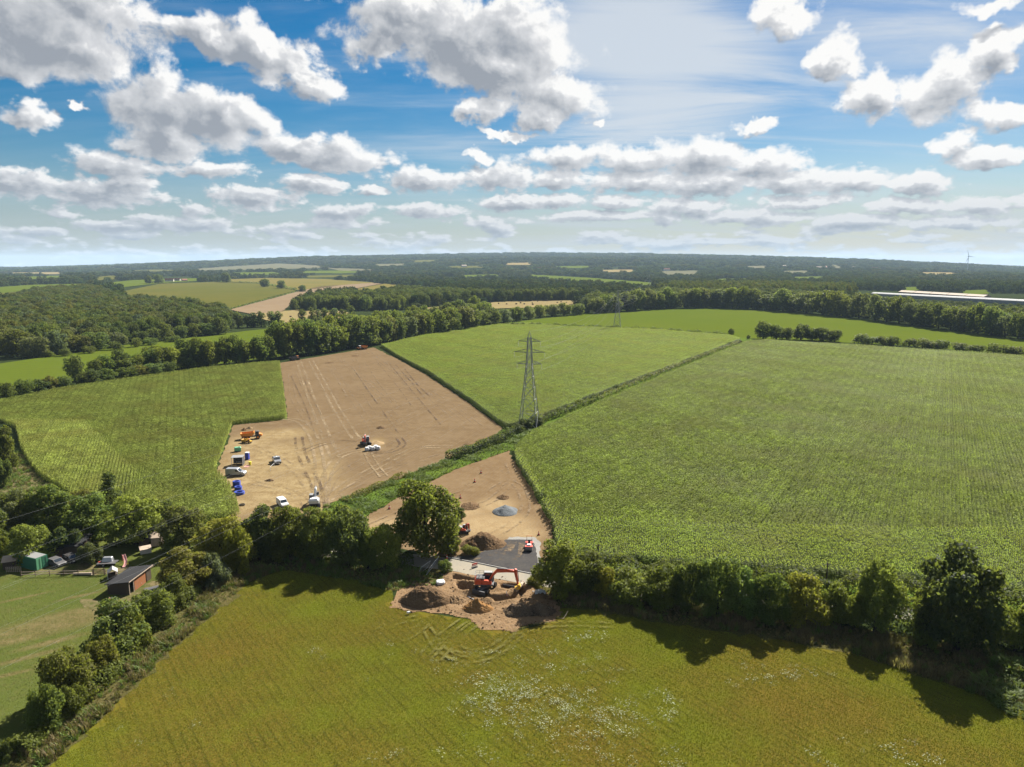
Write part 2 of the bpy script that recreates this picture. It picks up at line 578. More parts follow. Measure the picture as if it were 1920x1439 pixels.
def earth(name, c0, c1, c2, sc=0.12, fine=3.0, bstr=0.6, bdist=0.12, rough=0.9, lines=None, k=0.42, patches=None, alt=None):
    """soil, straw, gravel or turf seen from above: three colours mixed by world-space noise at several sizes;
    lines = (heading degrees, spacing m, depth, colour) adds the drill or wheel lines of the crop"""
    c0, c1, c2 = [tuple(q * k for q in c_) for c_ in (c0, c1, c2)]
    KF = k
    m, N, out = new_mat(name)
    P = wpos(N)
    a = N.noise(P, sc, 4, 0.6)
    b = N.noise(P, fine, 4, 0.65)
    k = N.noise(P, sc * 6, 4, 0.65)
    f1 = N.smooth(N.math('ADD', N.math('MULTIPLY', a, 0.65), N.math('MULTIPLY', k, 0.35)), 0.36, 0.64)
    c = N.mix(f1, c0, c1)
    f2 = N.smooth(N.math('ADD', N.math('MULTIPLY', b, 0.6), N.math('MULTIPLY', k, 0.4)), 0.46, 0.70)
    c = N.mix(N.math('MULTIPLY', f2, 0.75), c, c2)
    if lines:
        ang, spc, dep, lc = lines
        dx, dy = math.sin(R(ang)), math.cos(R(ang))
        sp = N.n('ShaderNodeSeparateXYZ', ins={0: P})
        s = N.math('ADD', N.math('MULTIPLY', sp.outputs[0], dy / spc), N.math('MULTIPLY', sp.outputs[1], -dx / spc))
        s = N.math('ADD', s, N.math('MULTIPLY', N.math('SUBTRACT', k, 0.5), 0.5))
        fr = N.math('ABSOLUTE', N.math('SUBTRACT', N.math('FRACT', s), 0.5))
        ln = N.smooth(fr, 0.36, 0.48)
        ln = N.math('MULTIPLY', N.math('MULTIPLY', ln, N.smooth(N.math('ADD', k, N.math('MULTIPLY', b, 0.5)), 0.6, 0.85)), dep)
        c = N.mix(ln, c, tuple(q * KF for q in lc))
    if patches:
        # places where the cover itself is another one: straw on soil, worn turf, sand
        d0, d1 = [tuple(q * KF for q in c_) for c_ in alt]
        acc = None
        for cx, cy, rx, ry, rot in patches:
            mp = N.n('ShaderNodeMapping', vector_type='TEXTURE', ins={0: P, 1: (cx, cy, 0), 2: (0, 0, rot), 3: (rx, ry, 1000.0)})
            ln = N.n('ShaderNodeVectorMath', operation='LENGTH', ins={0: mp.outputs[0]}).outputs[1]
            acc = ln if acc is None else N.math('MINIMUM', acc, ln)
        e = N.math('ADD', acc, N.math('ADD', N.math('MULTIPLY', N.math('SUBTRACT', k, 0.5), 1.1), N.math('MULTIPLY', N.math('SUBTRACT', b, 0.5), 0.5)))
        f3 = N.smooth(e, 1.45, 0.30, 0.0, 0.9)
        c = N.mix(f3, c, N.mix(N.smooth(N.math('ADD', N.math('MULTIPLY', b, 0.5), N.math('MULTIPLY', k, 0.5)), 0.40, 0.62), d0, d1))
    hgt = N.math('ADD', b, N.math('MULTIPLY', k, 1.5))
    principled(N, out, c, rough, 0.0, 0.0, hgt, bstr, bdist)
    return m


M = {}
M['leaf'] = foliage('leaf_foliage', trans=0.54, glow=1.15, tint=True)
M['bark'] = earth('bark', (0.10, 0.08, 0.06), (0.06, 0.05, 0.04), (0.14, 0.12, 0.09), 1.0, 8.0, 0.8, 0.03)
M['maize'] = foliage('maize_leaf', (0.195, 0.250, 0.024), 0.58, 1.5, (0.19, 0.175, 0.035), 0.12, 0.05, 1.5)  # light added in the leaf colour, offsetting shade along sunward rows
M['maize_mid'] = foliage('maize_leaf_middle', (0.100, 0.143, 0.020), 0.50, 1.5, (0.16, 0.15, 0.03), 0.12, 0.05, 1.3)  # darkened leaf colour evens out rows that catch more sun
M['maize_head'] = foliage('maize_leaf_headland', (0.115, 0.162, 0.020), 0.50, 1.5, (0.16, 0.15, 0.03), 0.12, 0.05, 1.3)  # shade put into the colour: headland rows catch more sun
M['maize_left'] = foliage('maize_leaf_dry', (0.245, 0.285, 0.060), 0.60, 1.3, (0.21, 0.17, 0.04), 0.12, 0.06, 1.45)  # pale leaf with light added in its colour against row shade
M['maize_soil'] = earth('maize_soil', (0.055, 0.08, 0.016), (0.07, 0.09, 0.02), (0.08, 0.075, 0.03), k=1.0)
M['grass_blade'] = foliage('grass_blade', (0.136, 0.158, 0.016), 0.48, 0.32, (0.155, 0.118, 0.018), 0.05, 0.035, 1.0, (-37, 1.35, 0.5))
M['green_blade'] = foliage('green_blade', (0.080, 0.132, 0.018), 0.40, 0.55, (0.10, 0.10, 0.025), 0.2, 0.06)
M['lawn_blade'] = foliage('lawn_blade', (0.070, 0.088, 0.018), 0.30, 0.3, (0.07, 0.065, 0.02), 0.1, 0.05)
M['dry_blade'] = foliage('dry_blade', (0.15, 0.112, 0.05), 0.35, 0.55, (0.09, 0.09, 0.025), 0.15, 0.12)
M['flower'] = foliage('white_umbel', (0.22, 0.24, 0.15), 0.3, 0.35, (0.20, 0.22, 0.12), 0.1)
M['ground'] = earth('woodland_ground', (0.022, 0.032, 0.012), (0.035, 0.048, 0.016), (0.04, 0.05, 0.02), 0.01, 0.2, 0.2, 0.3, k=0.7)
M['grassf'] = earth('meadow_grass', (0.098, 0.108, 0.010), (0.125, 0.085, 0.016), (0.075, 0.095, 0.010), 0.035, 2.2, 0.5, 0.15, 0.9, (-37, 1.35, 0.6, (0.03, 0.03, 0.006)), k=0.75)
_pl = []
for _a, _b, _rx, _ry, _r in ((120, 1170, 9, 3.0, 0.45), (60, 1180, 9, 1.6, 0.5), (110, 1165, 12, 2.2, 0.45), (30, 1200, 7, 1.6, 0.5), (140, 1150, 8, 1.8, 0.5), (185, 1150, 5, 2.6, 0.5), (95, 1205, 5, 1.0, 0.6), (45, 1235, 6, 0.8, 0.6), (20, 1265, 3, 0.6, 0.5), (150, 1118, 4, 0.6, 0.6), (40, 1122, 5, 0.5, 0.6)):
    _q = G(_a, _b)
    _pl.append((_q.x, _q.y, _rx, _ry, _r))
M['lawn'] = earth('mown_pasture', (0.130, 0.165, 0.036), (0.150, 0.172, 0.040), (0.18, 0.17, 0.06), 0.045, 1.2, 0.4, 0.06, k=0.42, patches=_pl, alt=((0.19, 0.165, 0.06), (0.30, 0.23, 0.11)))
M['lawnworn'] = earth('worn_lawn', (0.10, 0.13, 0.03), (0.27, 0.21, 0.11), (0.32, 0.25, 0.14), 0.16, 1.5, 0.4, 0.06)
_ps = []
for _a, _b, _rx, _ry in ((450, 900, 13, 26), (500, 860, 16, 24), (540, 920, 15, 20), (470, 830, 10, 18), (560, 870, 9, 16), (575, 950, 9, 9), (440, 950, 9, 8), (530, 815, 10, 10), (590, 900, 6, 20), (700, 834, 3.5, 9)):
    _q = G(_a, _b)
    _ps.append((_q.x, _q.y, _rx, _ry, 0.0))
M['soil'] = earth('bare_soil', (0.255, 0.172, 0.092), (0.310, 0.215, 0.120), (0.38, 0.275, 0.16), 0.05, 2.0, 0.7, 0.12, 0.95, (16, 1.1, 0.5, (0.44, 0.33, 0.20)), k=0.37, patches=_ps, alt=((0.38, 0.265, 0.130), (0.62, 0.475, 0.25)))
_py = []
for _a, _b, _rx, _ry in ((900, 985, 11, 9), (950, 985, 7, 8), (800, 985, 12, 8), (980, 1000, 5, 5), (860, 960, 8, 6), (740, 985, 9, 5), (930, 948, 5, 6)):
    _q = G(_a, _b)
    _py.append((_q.x, _q.y, _rx, _ry, 0.0))
M['soil_entry'] = earth('entrance_soil', (0.275, 0.180, 0.095), (0.33, 0.225, 0.122), (0.40, 0.285, 0.165), 0.07, 2.0, 0.7, 0.12, 0.95, (22, 0.95, 0.5, (0.43, 0.32, 0.20)), k=0.38, patches=_py, alt=((0.50, 0.35, 0.185), (0.60, 0.45, 0.25)))
M['sand'] = earth('sandy_subsoil', (0.44, 0.315, 0.175), (0.38, 0.26, 0.14), (0.50, 0.38, 0.23), 0.2, 2.5, 0.5, 0.08, k=0.5)
M['dig'] = earth('dug_earth', (0.38, 0.245, 0.135), (0.26, 0.165, 0.09), (0.50, 0.36, 0.22), 0.35, 3.0, 0.8, 0.15, k=0.45)
M['heap'] = earth('spoil_heap_earth', (0.24, 0.155, 0.088), (0.17, 0.108, 0.062), (0.33, 0.225, 0.135), 0.4, 3.5, 1.0, 0.25, k=0.55)
M['heap_orange'] = earth('orange_sand_heap', (0.40, 0.215, 0.085), (0.33, 0.18, 0.08), (0.44, 0.26, 0.12), 0.5, 4.0, 0.8, 0.12, k=0.5)
M['gravel'] = earth('blue_grey_gravel', (0.21, 0.225, 0.235), (0.16, 0.175, 0.185), (0.33, 0.345, 0.355), 0.6, 5.0, 1.0, 0.15, k=0.6)
M['stone'] = earth('crushed_stone', (0.40, 0.385, 0.35), (0.34, 0.32, 0.29), (0.48, 0.46, 0.43), 0.6, 4.0, 0.8, 0.08, k=0.5)
M['asphalt'] = earth('new_asphalt', (0.060, 0.058, 0.060), (0.085, 0.080, 0.076), (0.12, 0.105, 0.085), 0.25, 5.0, 0.4, 0.02, 0.85, k=0.62)
M['road'] = earth('dusty_road', (0.34, 0.30, 0.235), (0.285, 0.265, 0.225), (0.40, 0.345, 0.25), 0.25, 3.0, 0.3, 0.02, 0.9, k=0.62)
M['verge'] = earth('green_verge', (0.075, 0.125, 0.020), (0.10, 0.14, 0.022), (0.055, 0.085, 0.02), 0.12, 1.6, 0.8, 0.25, k=0.7)
M['rough'] = earth('rough_bank', (0.10, 0.10, 0.03), (0.15, 0.12, 0.05), (0.06, 0.08, 0.02), 0.12, 1.4, 0.8, 0.3, k=0.5)
M['brash'] = earth('brash_brown', (0.17, 0.125, 0.08), (0.13, 0.09, 0.06), (0.25, 0.19, 0.13), 0.6, 5.0, 1.0, 0.2, k=0.7)
M['far_green'] = earth('far_pasture', (0.165, 0.225, 0.025), (0.19, 0.24, 0.03), (0.15, 0.205, 0.026), 0.008, 0.25, 0.6, 0.4, k=0.34, lines=(62, 9, 0.35, (0.11, 0.15, 0.025)))
M['far_olive'] = earth('far_crop', (0.145, 0.15, 0.030), (0.18, 0.165, 0.036), (0.13, 0.145, 0.034), 0.006, 0.06, 0.3, 0.3, k=0.42)
M['far_ochre'] = earth('far_ripe_crop', (0.25, 0.20, 0.055), (0.20, 0.18, 0.045), (0.25, 0.20, 0.07), 0.006, 0.06, 0.3, 0.3, k=0.45)
M['far_brown'] = earth('far_ploughed', (0.36, 0.26, 0.16), (0.31, 0.22, 0.135), (0.38, 0.29, 0.19), 0.010, 0.06, 0.3, 0.3, 0.9, (62, 26, 0.5, (0.44, 0.35, 0.22)), k=0.42)
M['far_stubble'] = earth('far_stubble', (0.37, 0.30, 0.125), (0.33, 0.25, 0.13), (0.38, 0.30, 0.16), 0.012, 0.06, 0.3, 0.3, k=0.45)
M['far_grey'] = earth('far_grey_field', (0.20, 0.20, 0.11), (0.24, 0.22, 0.14), (0.20, 0.19, 0.12), 0.006, 0.05, 0.3, 0.3, k=0.42)


def track_mat(name, col, keep=0.5):
    m, N, out = new_mat(name)
    P = wpos(N)
    a = N.noise(P, 1.1, 5, 0.7)
    b = N.noise(P, 0.12, 3, 0.6)
    p = N.n('ShaderNodeBsdfPrincipled')
    N.set(p, 'Base Color', N.mix(a, col, tuple(c * 0.75 for c in col)))
    N.set(p, 'Roughness', 0.95)
    N.set(p, 'Specular IOR Level', 0.1)
    tr = N.n('ShaderNodeBsdfTransparent')
    ms = N.n('ShaderNodeMixShader')
    N.set(ms, 0, N.smooth(N.math('ADD', N.math('MULTIPLY', a, 0.5), N.math('MULTIPLY', b, 0.5)), keep - 0.12, keep + 0.12))
    N.t.links.new(tr.outputs[0], ms.inputs[1])
    N.t.links.new(p.outputs[0], ms.inputs[2])
    N.t.links.new(ms.outputs[0], out.inputs[0])
    return m


M['track'] = track_mat('dusty_wheel_track', (0.225, 0.165, 0.095), 0.52)
M['track_faint'] = track_mat('faint_wheel_track', (0.19, 0.135, 0.080), 0.57)
M['track_dark'] = track_mat('damp_wheel_track', (0.075, 0.047, 0.029), 0.54)
M['track_grass'] = track_mat('flattened_grass', (0.11, 0.10, 0.022), 0.56)

# ------------------------------------------------------------------ ground and far relief
PIT = [(852, 1081), (915, 1090), (985, 1097), (983, 1112), (968, 1121), (925, 1128), (880, 1119), (858, 1104)]
SITE = [(738, 1139), (748, 1112), (772, 1098), (800, 1096), (826, 1098), (834, 1078), (845, 1068), (900, 1079), (960, 1088), (1006, 1096), (1010, 1106), (1040, 1130), (1048, 1150), (1030, 1165), (975, 1172), (965, 1182), (905, 1178), (880, 1160), (835, 1150), (790, 1146)]
PIT_G, SITE_G = ground_poly(PIT), ground_poly(SITE)


def ground():
    az = np.concatenate([np.arange(-180, -60, 6.0), np.arange(-60, 60, 0.6), np.arange(60, 180.1, 6.0)])
    rr = [6.0]
    while rr[-1] < 26000:
        r = rr[-1]
        rr.append(r * (1.10 if r < 70 else 1.012 if r < 150 else 1.03))
    rr = np.array(rr)
    A, RR = np.meshgrid(np.radians(az), rr)
    X, Y = RR * np.sin(A), RR * np.cos(A)
    Z = terrain(X, Y)
    V = np.stack([X, Y, Z], -1).reshape(-1, 3)
    nr, na = RR.shape
    i, j = np.meshgrid(np.arange(nr - 1), np.arange(na - 1), indexing='ij')
    a = (i * na + j).ravel()
    F = np.stack([a, a + 1, a + na + 1, a + na], -1)[:, ::-1]
    ins = inside(V[:, :2], SITE_G)
    F = F[~ins[F].all(1)]
    V = np.vstack([V, [[0, 0, 0]]])
    o = add_mesh('ground', V, np.ascontiguousarray(F), M['ground'], smooth=True)
    tag(o, kind='structure')
    cap = [(len(V) - 1, k + 1, k) for k in range(na - 1)]
    me = o.data
    bm = bmesh.new(); bm.from_mesh(me); bm.verts.ensure_lookup_table()
    for c in cap:
        try:
            bm.faces.new([bm.verts[q] for q in c])
        except ValueError:
            pass
    bm.to_mesh(me); bm.free()


ground()


def rough_outline(pts, step, jit, rng):
    """polygon outline resampled and made uneven, as a mown or trodden edge is"""
    out = []
    n = len(pts)
    for i in range(n):
        a, b = Vector(pts[i]), Vector(pts[(i + 1) % n])
        k = max(1, int((b - a).length / step))
        k = min(k, 60)
        for q in range(k):
            p = a.lerp(b, q / k)
            out.append((p.x + rng.normal(0, jit) * (q > 0), p.y + rng.normal(0, jit) * (q > 0)))
    return out


def field(name, px_poly, z, mat, step=2.5, jit=0.25):
    from mathutils.geometry import tessellate_polygon
    rng = np.random.default_rng(len(px_poly) * 31 + int(abs(px_poly[0][0])))
    pts = rough_outline(ground_poly(px_poly), step, jit, rng) if jit else ground_poly(px_poly)
    V = [(x, y, z) for x, y in pts]
    T = tessellate_polygon([[Vector(v) for v in V]])
    o = add_mesh(name, V, [tuple(t) for t in T], M[mat])
    me = o.data
    if me.polygons and me.polygons[0].normal.z < 0:
        me.flip_normals()
    return tag(o, kind='structure')


def far_field(name, px_poly, mat, lift=0.35):
    """field on the distant relief: quads of a fan laid on the terrain"""
    q = np.array(px_poly, float)
    az = np.arange(math.atan2(q[:, 0].min() - 960, FPX) - 0.004, math.atan2(q[:, 0].max() - 960, FPX) + 0.006, 0.0012)
    # distances where the relief shows between the polygon's top and bottom
    ds = np.geomspace(500, 12500, 420)
    A, D = np.meshgrid(az, ds)
    X, Y = D * np.tan(A), D
    Z = terrain(X, Y)
    d = Y * math.cos(PITCH) - (Z - CAM_H) * math.sin(PITCH)
    v = Y * math.sin(PITCH) + (Z - CAM_H) * math.cos(PITCH)
    P = np.stack([960 + FPX * X / d, 719.5 - FPX * v / d], -1)
    ins = inside(P.reshape(-1, 2), q).reshape(P.shape[:2])
    cell = ins[:-1, :-1] & ins[1:, 1:] | ins[:-1, 1:] & ins[1:, :-1]
    na = len(az)
    i, j = np.nonzero(cell)
    if len(i) == 0:
        print('EMPTY far field', name, px_poly[0])
        return None
    a = i * na + j
    F = np.stack([a, a + 1, a + na + 1, a + na], -1)
    used, inv = np.unique(F, return_inverse=True)
    V = np.stack([X, Y, Z + lift + 0.0004 * Y], -1).reshape(-1, 3)[used]
    o = add_mesh(name, V, np.ascontiguousarray(inv.reshape(F.shape)[:, ::-1]), M[mat], smooth=True)
    if o.data.polygons[0].normal.z < 0:
        o.data.flip_normals()
    return tag(o, kind='structure')


# ------------------------------------------------------------------ near fields
MEADOW = [(-250, 1650), (60, 1460), (215, 1322), (330, 1207), (420, 1122), (470, 1088), (540, 1066), (640, 1076), (735, 1100), (738, 1139), (790, 1148), (880, 1162), (905, 1180), (965, 1184), (1030, 1168), (1046, 1140), (1120, 1140), (1200, 1158), (1400, 1185), (1600, 1222), (1760, 1275), (1840, 1300), (1960, 1345), (2400, 1480), (2700, 1800), (900, 1900)]
LAWN = [(-700, 1110), (0, 1078), (120, 1076), (300, 1050), (330, 1068), (300, 1120), (215, 1220), (110, 1320), (30, 1420), (-350, 1640), (-900, 1500)]
BARE = [(525, 681), (610, 667), (700, 652), (740, 671), (800, 704), (870, 750), (942, 803), (925, 824), (840, 863), (740, 902), (618, 944), (590, 975), (440, 985), (404, 886), (438, 797), (540, 787)]
MAIZE_MID = [(714, 651), (800, 631), (930, 611), (1000, 609), (1060, 616), (1200, 620), (1365, 631), (1388, 640), (1270, 687), (1150, 732), (1020, 785), (962, 804), (946, 803), (874, 750), (804, 703), (744, 670)]
MAIZE_RIGHT = [(1400, 644), (1440, 641), (1600, 651), (1780, 662), (1920, 673), (2300, 705), (2500, 1180), (1920, 1122), (1700, 1098), (1500, 1082), (1300, 1070), (1120, 1054), (1045, 1040), (1037, 990), (1022, 965), (992, 910), (967, 870), (965, 846), (1000, 815), (1150, 748), (1270, 697)]
MAIZE_LEFT = [(30, 805), (40, 845), (52, 868), (78, 898), (120, 925), (200, 975), (330, 990), (452, 970), (432, 920), (402, 886), (436, 797), (538, 787), (524, 682), (400, 694), (250, 712), (100, 738), (0, 758), (-300, 795), (-300, 830), (0, 790)]
ENTRY = [(682, 972), (740, 937), (850, 882), (955, 845), (967, 870), (992, 910), (1022, 965), (1037, 990), (1034, 1040), (1014, 1066), (990, 1062), (840, 1046), (800, 1040), (680, 1010)]
VERGE = [(612, 947), (740, 901), (840, 862), (925, 823), (944, 804), (1005, 806), (1002, 822), (965, 846), (955, 845), (850, 882), (740, 937), (682, 972), (640, 1000), (585, 985)]
FARCROP = [(946, 606), (1100, 588), (1200, 580), (1330, 578), (1450, 583), (1600, 597), (1800, 622), (1920, 637), (2200, 668), (2200, 690), (1920, 668), (1700, 648), (1440, 637), (1395, 634), (1365, 630), (1200, 618), (1060, 614)]
PASTURE = [(-300, 790), (0, 745), (100, 722), (250, 700), (400, 684), (525, 668), (610, 640), (700, 612), (660, 596), (560, 610), (480, 619), (400, 628), (330, 636), (250, 645), (180, 656), (100, 668), (0, 682), (-300, 715)]

field('meadow', MEADOW, 0.03, 'grassf')
field('pasture', LAWN, 0.03, 'lawn')
field('bare_field', BARE, 0.03, 'soil', 3, 0.35)
field('entry_ground', ENTRY, 0.03, 'soil_entry', 2.0, 0.3)
field('grass_verge', VERGE, 0.02, 'verge', 1.5, 0.4)
field('maize_ground', MAIZE_MID, 0.02, 'maize_soil')
field('maize_ground', MAIZE_RIGHT, 0.02, 'maize_soil')
field('maize_ground', MAIZE_LEFT, 0.02, 'maize_soil')
field('grass_verge', [(944, 804), (1005, 806), (1000, 820), (1150, 752), (1270, 700), (1400, 646), (1388, 638), (1270, 685), (1150, 730), (1020, 783)], 0.03, 'verge', 3, 0.3)
field('grass_verge', [(936, 612), (1000, 604), (1060, 611), (1200, 616), (1365, 627), (1410, 636), (1440, 641), (1390, 650), (1365, 634), (1200, 623), (1060, 619)], 0.03, 'verge', 6, 0.3)
field('grass_verge', [(1030, 1030), (1300, 1066), (1700, 1094), (1920, 1118), (2300, 1160), (2300, 1200), (1920, 1160), (1400, 1112), (1100, 1095)], 0.015, 'verge', 3, 0.3)
field('crop_field', FARCROP, 0.05, 'far_green', 20, 0.5)
field('valley_pasture', PASTURE, 0.05, 'far_green', 12, 0.8)
field('bank', [(530, 1070), (470, 1092), (380, 1170), (300, 1240), (215, 1328), (60, 1465), (-150, 1580), (-60, 1440), (60, 1385), (140, 1320), (215, 1240), (300, 1160), (380, 1090), (450, 1050), (540, 1030), (700, 1030), (835, 1066), (832, 1096), (770, 1100), (735, 1108), (640, 1084)], 0.06, 'rough', 1.5, 0.5)
field('bank', [(1008, 1098), (1100, 1105), (1300, 1130), (1500, 1160), (1700, 1195), (1920, 1225), (2200, 1280), (2300, 1460), (1960, 1350), (1840, 1305), (1760, 1280), (1600, 1227), (1400, 1190), (1200, 1163), (1120, 1145), (1045, 1142)], 0.06, 'rough', 1.5, 0.5)
field('garden', [(-200, 1085), (-200, 1010), (0, 980), (120, 950), (300, 975), (400, 985), (420, 1020), (360, 1080), (300, 1110), (200, 1080), (80, 1084)], 0.025, 'lawn', 2, 0.3)
field('yard', [(60, 1078), (90, 1052), (150, 1050), (175, 1060), (240, 1068), (235, 1075), (190, 1078)], 0.06, 'lawnworn', 1.5, 0.4)
field('worn_ground', [(180, 1150), (150, 1125), (200, 1122), (240, 1113), (285, 1090), (305, 1092), (275, 1110), (235, 1135), (205, 1145)], 0.06, 'lawnworn', 1.0, 0.4)
field('verge_edge', [(40, 850), (52, 868), (78, 898), (120, 925), (200, 975), (120, 955), (0, 985), (-100, 1000), (-100, 900), (0, 850)], 0.03, 'lawnworn', 2, 0.4)
field('road', [(560, 1026), (700, 1036), (775, 1040), (840, 1047), (1010, 1081), (1100, 1095), (1400, 1112), (1920, 1160), (2300, 1200), (2300, 1240), (1920, 1185), (1400, 1132), (1100, 1112), (1012, 1100), (920, 1085), (840, 1070), (770, 1062), (700, 1055), (560, 1045)], 0.075, 'road', 2, 0.08)
field('crushed_stone', [(905, 1035), (940, 1022), (955, 1008), (1000, 1008), (1014, 1018), (1012, 1050), (1025, 1084), (1008, 1078), (998, 1018)], 0.095, 'stone', 0.8, 0.15)
field('asphalt_entrance', [(845, 1045.5), (885, 1042), (915, 1033), (935, 1022), (948, 1013), (998, 1013), (1005, 1030), (1008, 1055), (1017, 1080), (930, 1062)], 0.115, 'asphalt', 0.8, 0.08)

FARS = [
    ('far_olive', [(222, 549), (300, 533), (400, 529.5), (480, 532), (556, 546), (500, 560), (430, 580), (330, 571), (250, 567)]),
    ('far_ochre', [(395, 526), (500, 522), (610, 524), (706, 531), (640, 536), (590, 543), (556, 545), (480, 531.5), (430, 530)]),
    ('far_brown', [(430, 582), (510, 561), (557, 548), (600, 538), (700, 531), (716, 533), (650, 545), (580, 553), (545, 572), (530, 586), (470, 590)]),
    ('far_ochre', [(650, 546), (720, 533), (815, 540), (810, 545), (740, 543), (690, 551)]),
    ('far_stubble', [(470, 591), (550, 582), (640, 584), (670, 592), (640, 600), (540, 607), (500, 602)]),
    ('far_stubble', [(770, 588), (800, 578), (880, 570), (960, 566), (1085, 563), (1080, 573), (1000, 578), (930, 580), (860, 586)]),
    ('far_green', [(930, 583), (1000, 579), (1080, 574), (1078, 582), (1000, 588), (935, 594)]),
    ('far_green', [(985, 515), (1040, 518), (1110, 522), (1226, 531), (1222, 543), (1180, 537), (1100, 530), (1010, 524)]),
    ('far_green', [(-60, 543), (60, 535), (190, 532), (150, 541), (0, 551), (-60, 556)]),
    ('far_olive', [(-60, 557), (60, 545), (150, 542), (110, 552), (0, 562), (-60, 568)]),
    ('far_green', [(185, 533), (250, 526), (380, 522), (370, 528), (300, 532), (230, 540)]),
    ('far_olive', [(172, 521), (215, 517), (225, 524), (185, 527)]),
    ('far_grey', [(355, 506), (420, 501), (520, 495), (590, 498), (620, 503), (560, 505), (460, 507), (390, 509)]),
    ('far_grey', [(610, 503), (680, 505), (715, 508), (640, 509)]),
    ('far_olive', [(905, 553), (935, 549), (940, 558), (910, 560)]),
    ('far_grey', [(1232, 509), (1310, 508), (1300, 517), (1250, 517)]),
    ('far_grey', [(1395, 500), (1440, 499), (1435, 504), (1398, 504)]),
    ('far_olive', [(770, 489), (820, 488), (815, 492), (775, 493)]),
    ('far_grey', [(1465, 509), (1520, 508), (1515, 513), (1470, 514)]),
    ('far_green', [(1690, 540), (1725, 538), (1722, 546), (1696, 547)]),
    ('far_green', [(1800, 546), (1850, 544), (1855, 552), (1812, 556)]),
    ('far_brown', [(1690, 547), (1760, 549), (1850, 557), (1850, 562), (1700, 552)]),
]
FARS += [
    ('far_stubble', [(20, 512), (110, 511), (120, 515), (30, 516)]),
    ('far_green', [(430, 512), (520, 511), (530, 516), (445, 517)]),
    ('far_grey', [(700, 496), (760, 495), (765, 500), (710, 500)]),
    ('far_green', [(1040, 500), (1105, 499), (1110, 504), (1050, 504)]),
    ('far_stubble', [(1120, 507), (1185, 506), (1190, 511), (1130, 512)]),
    ('far_green', [(1480, 520), (1545, 519), (1550, 525), (1490, 526)]),
    ('far_green', [(860, 517), (930, 515), (945, 520), (870, 522)]),
    ('far_olive', [(560, 518), (660, 516), (680, 520), (580, 522)]),
    ('far_grey', [(1553, 497), (1575, 498), (1580, 504), (1560, 504)]),
    ('far_green', [(560, 509), (640, 508), (700, 511), (640, 514), (570, 513)]),
    ('far_stubble', [(945, 494), (1000, 493), (1000, 498), (950, 498)]),
    ('far_olive', [(240, 508), (300, 506), (340, 508), (290, 512)]),
    ('far_green', [(30, 520), (110, 518), (140, 521), (60, 525)]),
    ('far_green', [(1330, 524), (1400, 523), (1420, 527), (1350, 529)]),
    ('far_stubble', [(1720, 511), (1790, 512), (1800, 516), (1730, 516)]),
    ('far_olive', [(840, 500), (900, 499), (910, 503), (850, 504)]),
]
for mt, poly in FARS:
    far_field('distant_field', poly, mt)

# ------------------------------------------------------------------ foliage shapes
def leaf_quads(P, Nrm, size, rng, bend=0.25, aspect=0.62):
    """one bent, pointed leaf spray (two triangles' worth of quad) at each place"""
    n = len(P)
    t = rng.normal(size=(n, 3))
    u = np.cross(Nrm, t)
    u /= np.linalg.norm(u, axis=1, keepdims=True) + 1e-9
    v = np.cross(Nrm, u)
    s = (size * rng.uniform(0.65, 1.35, n))[:, None]
    up = Nrm * s * bend
    V = np.stack([P - u * s, P - v * s * aspect + up, P + u * s, P + v * s * aspect + up], 1).reshape(-1, 3)
    F = np.arange(4 * n, dtype=np.int32).reshape(n, 4)
    return V, F


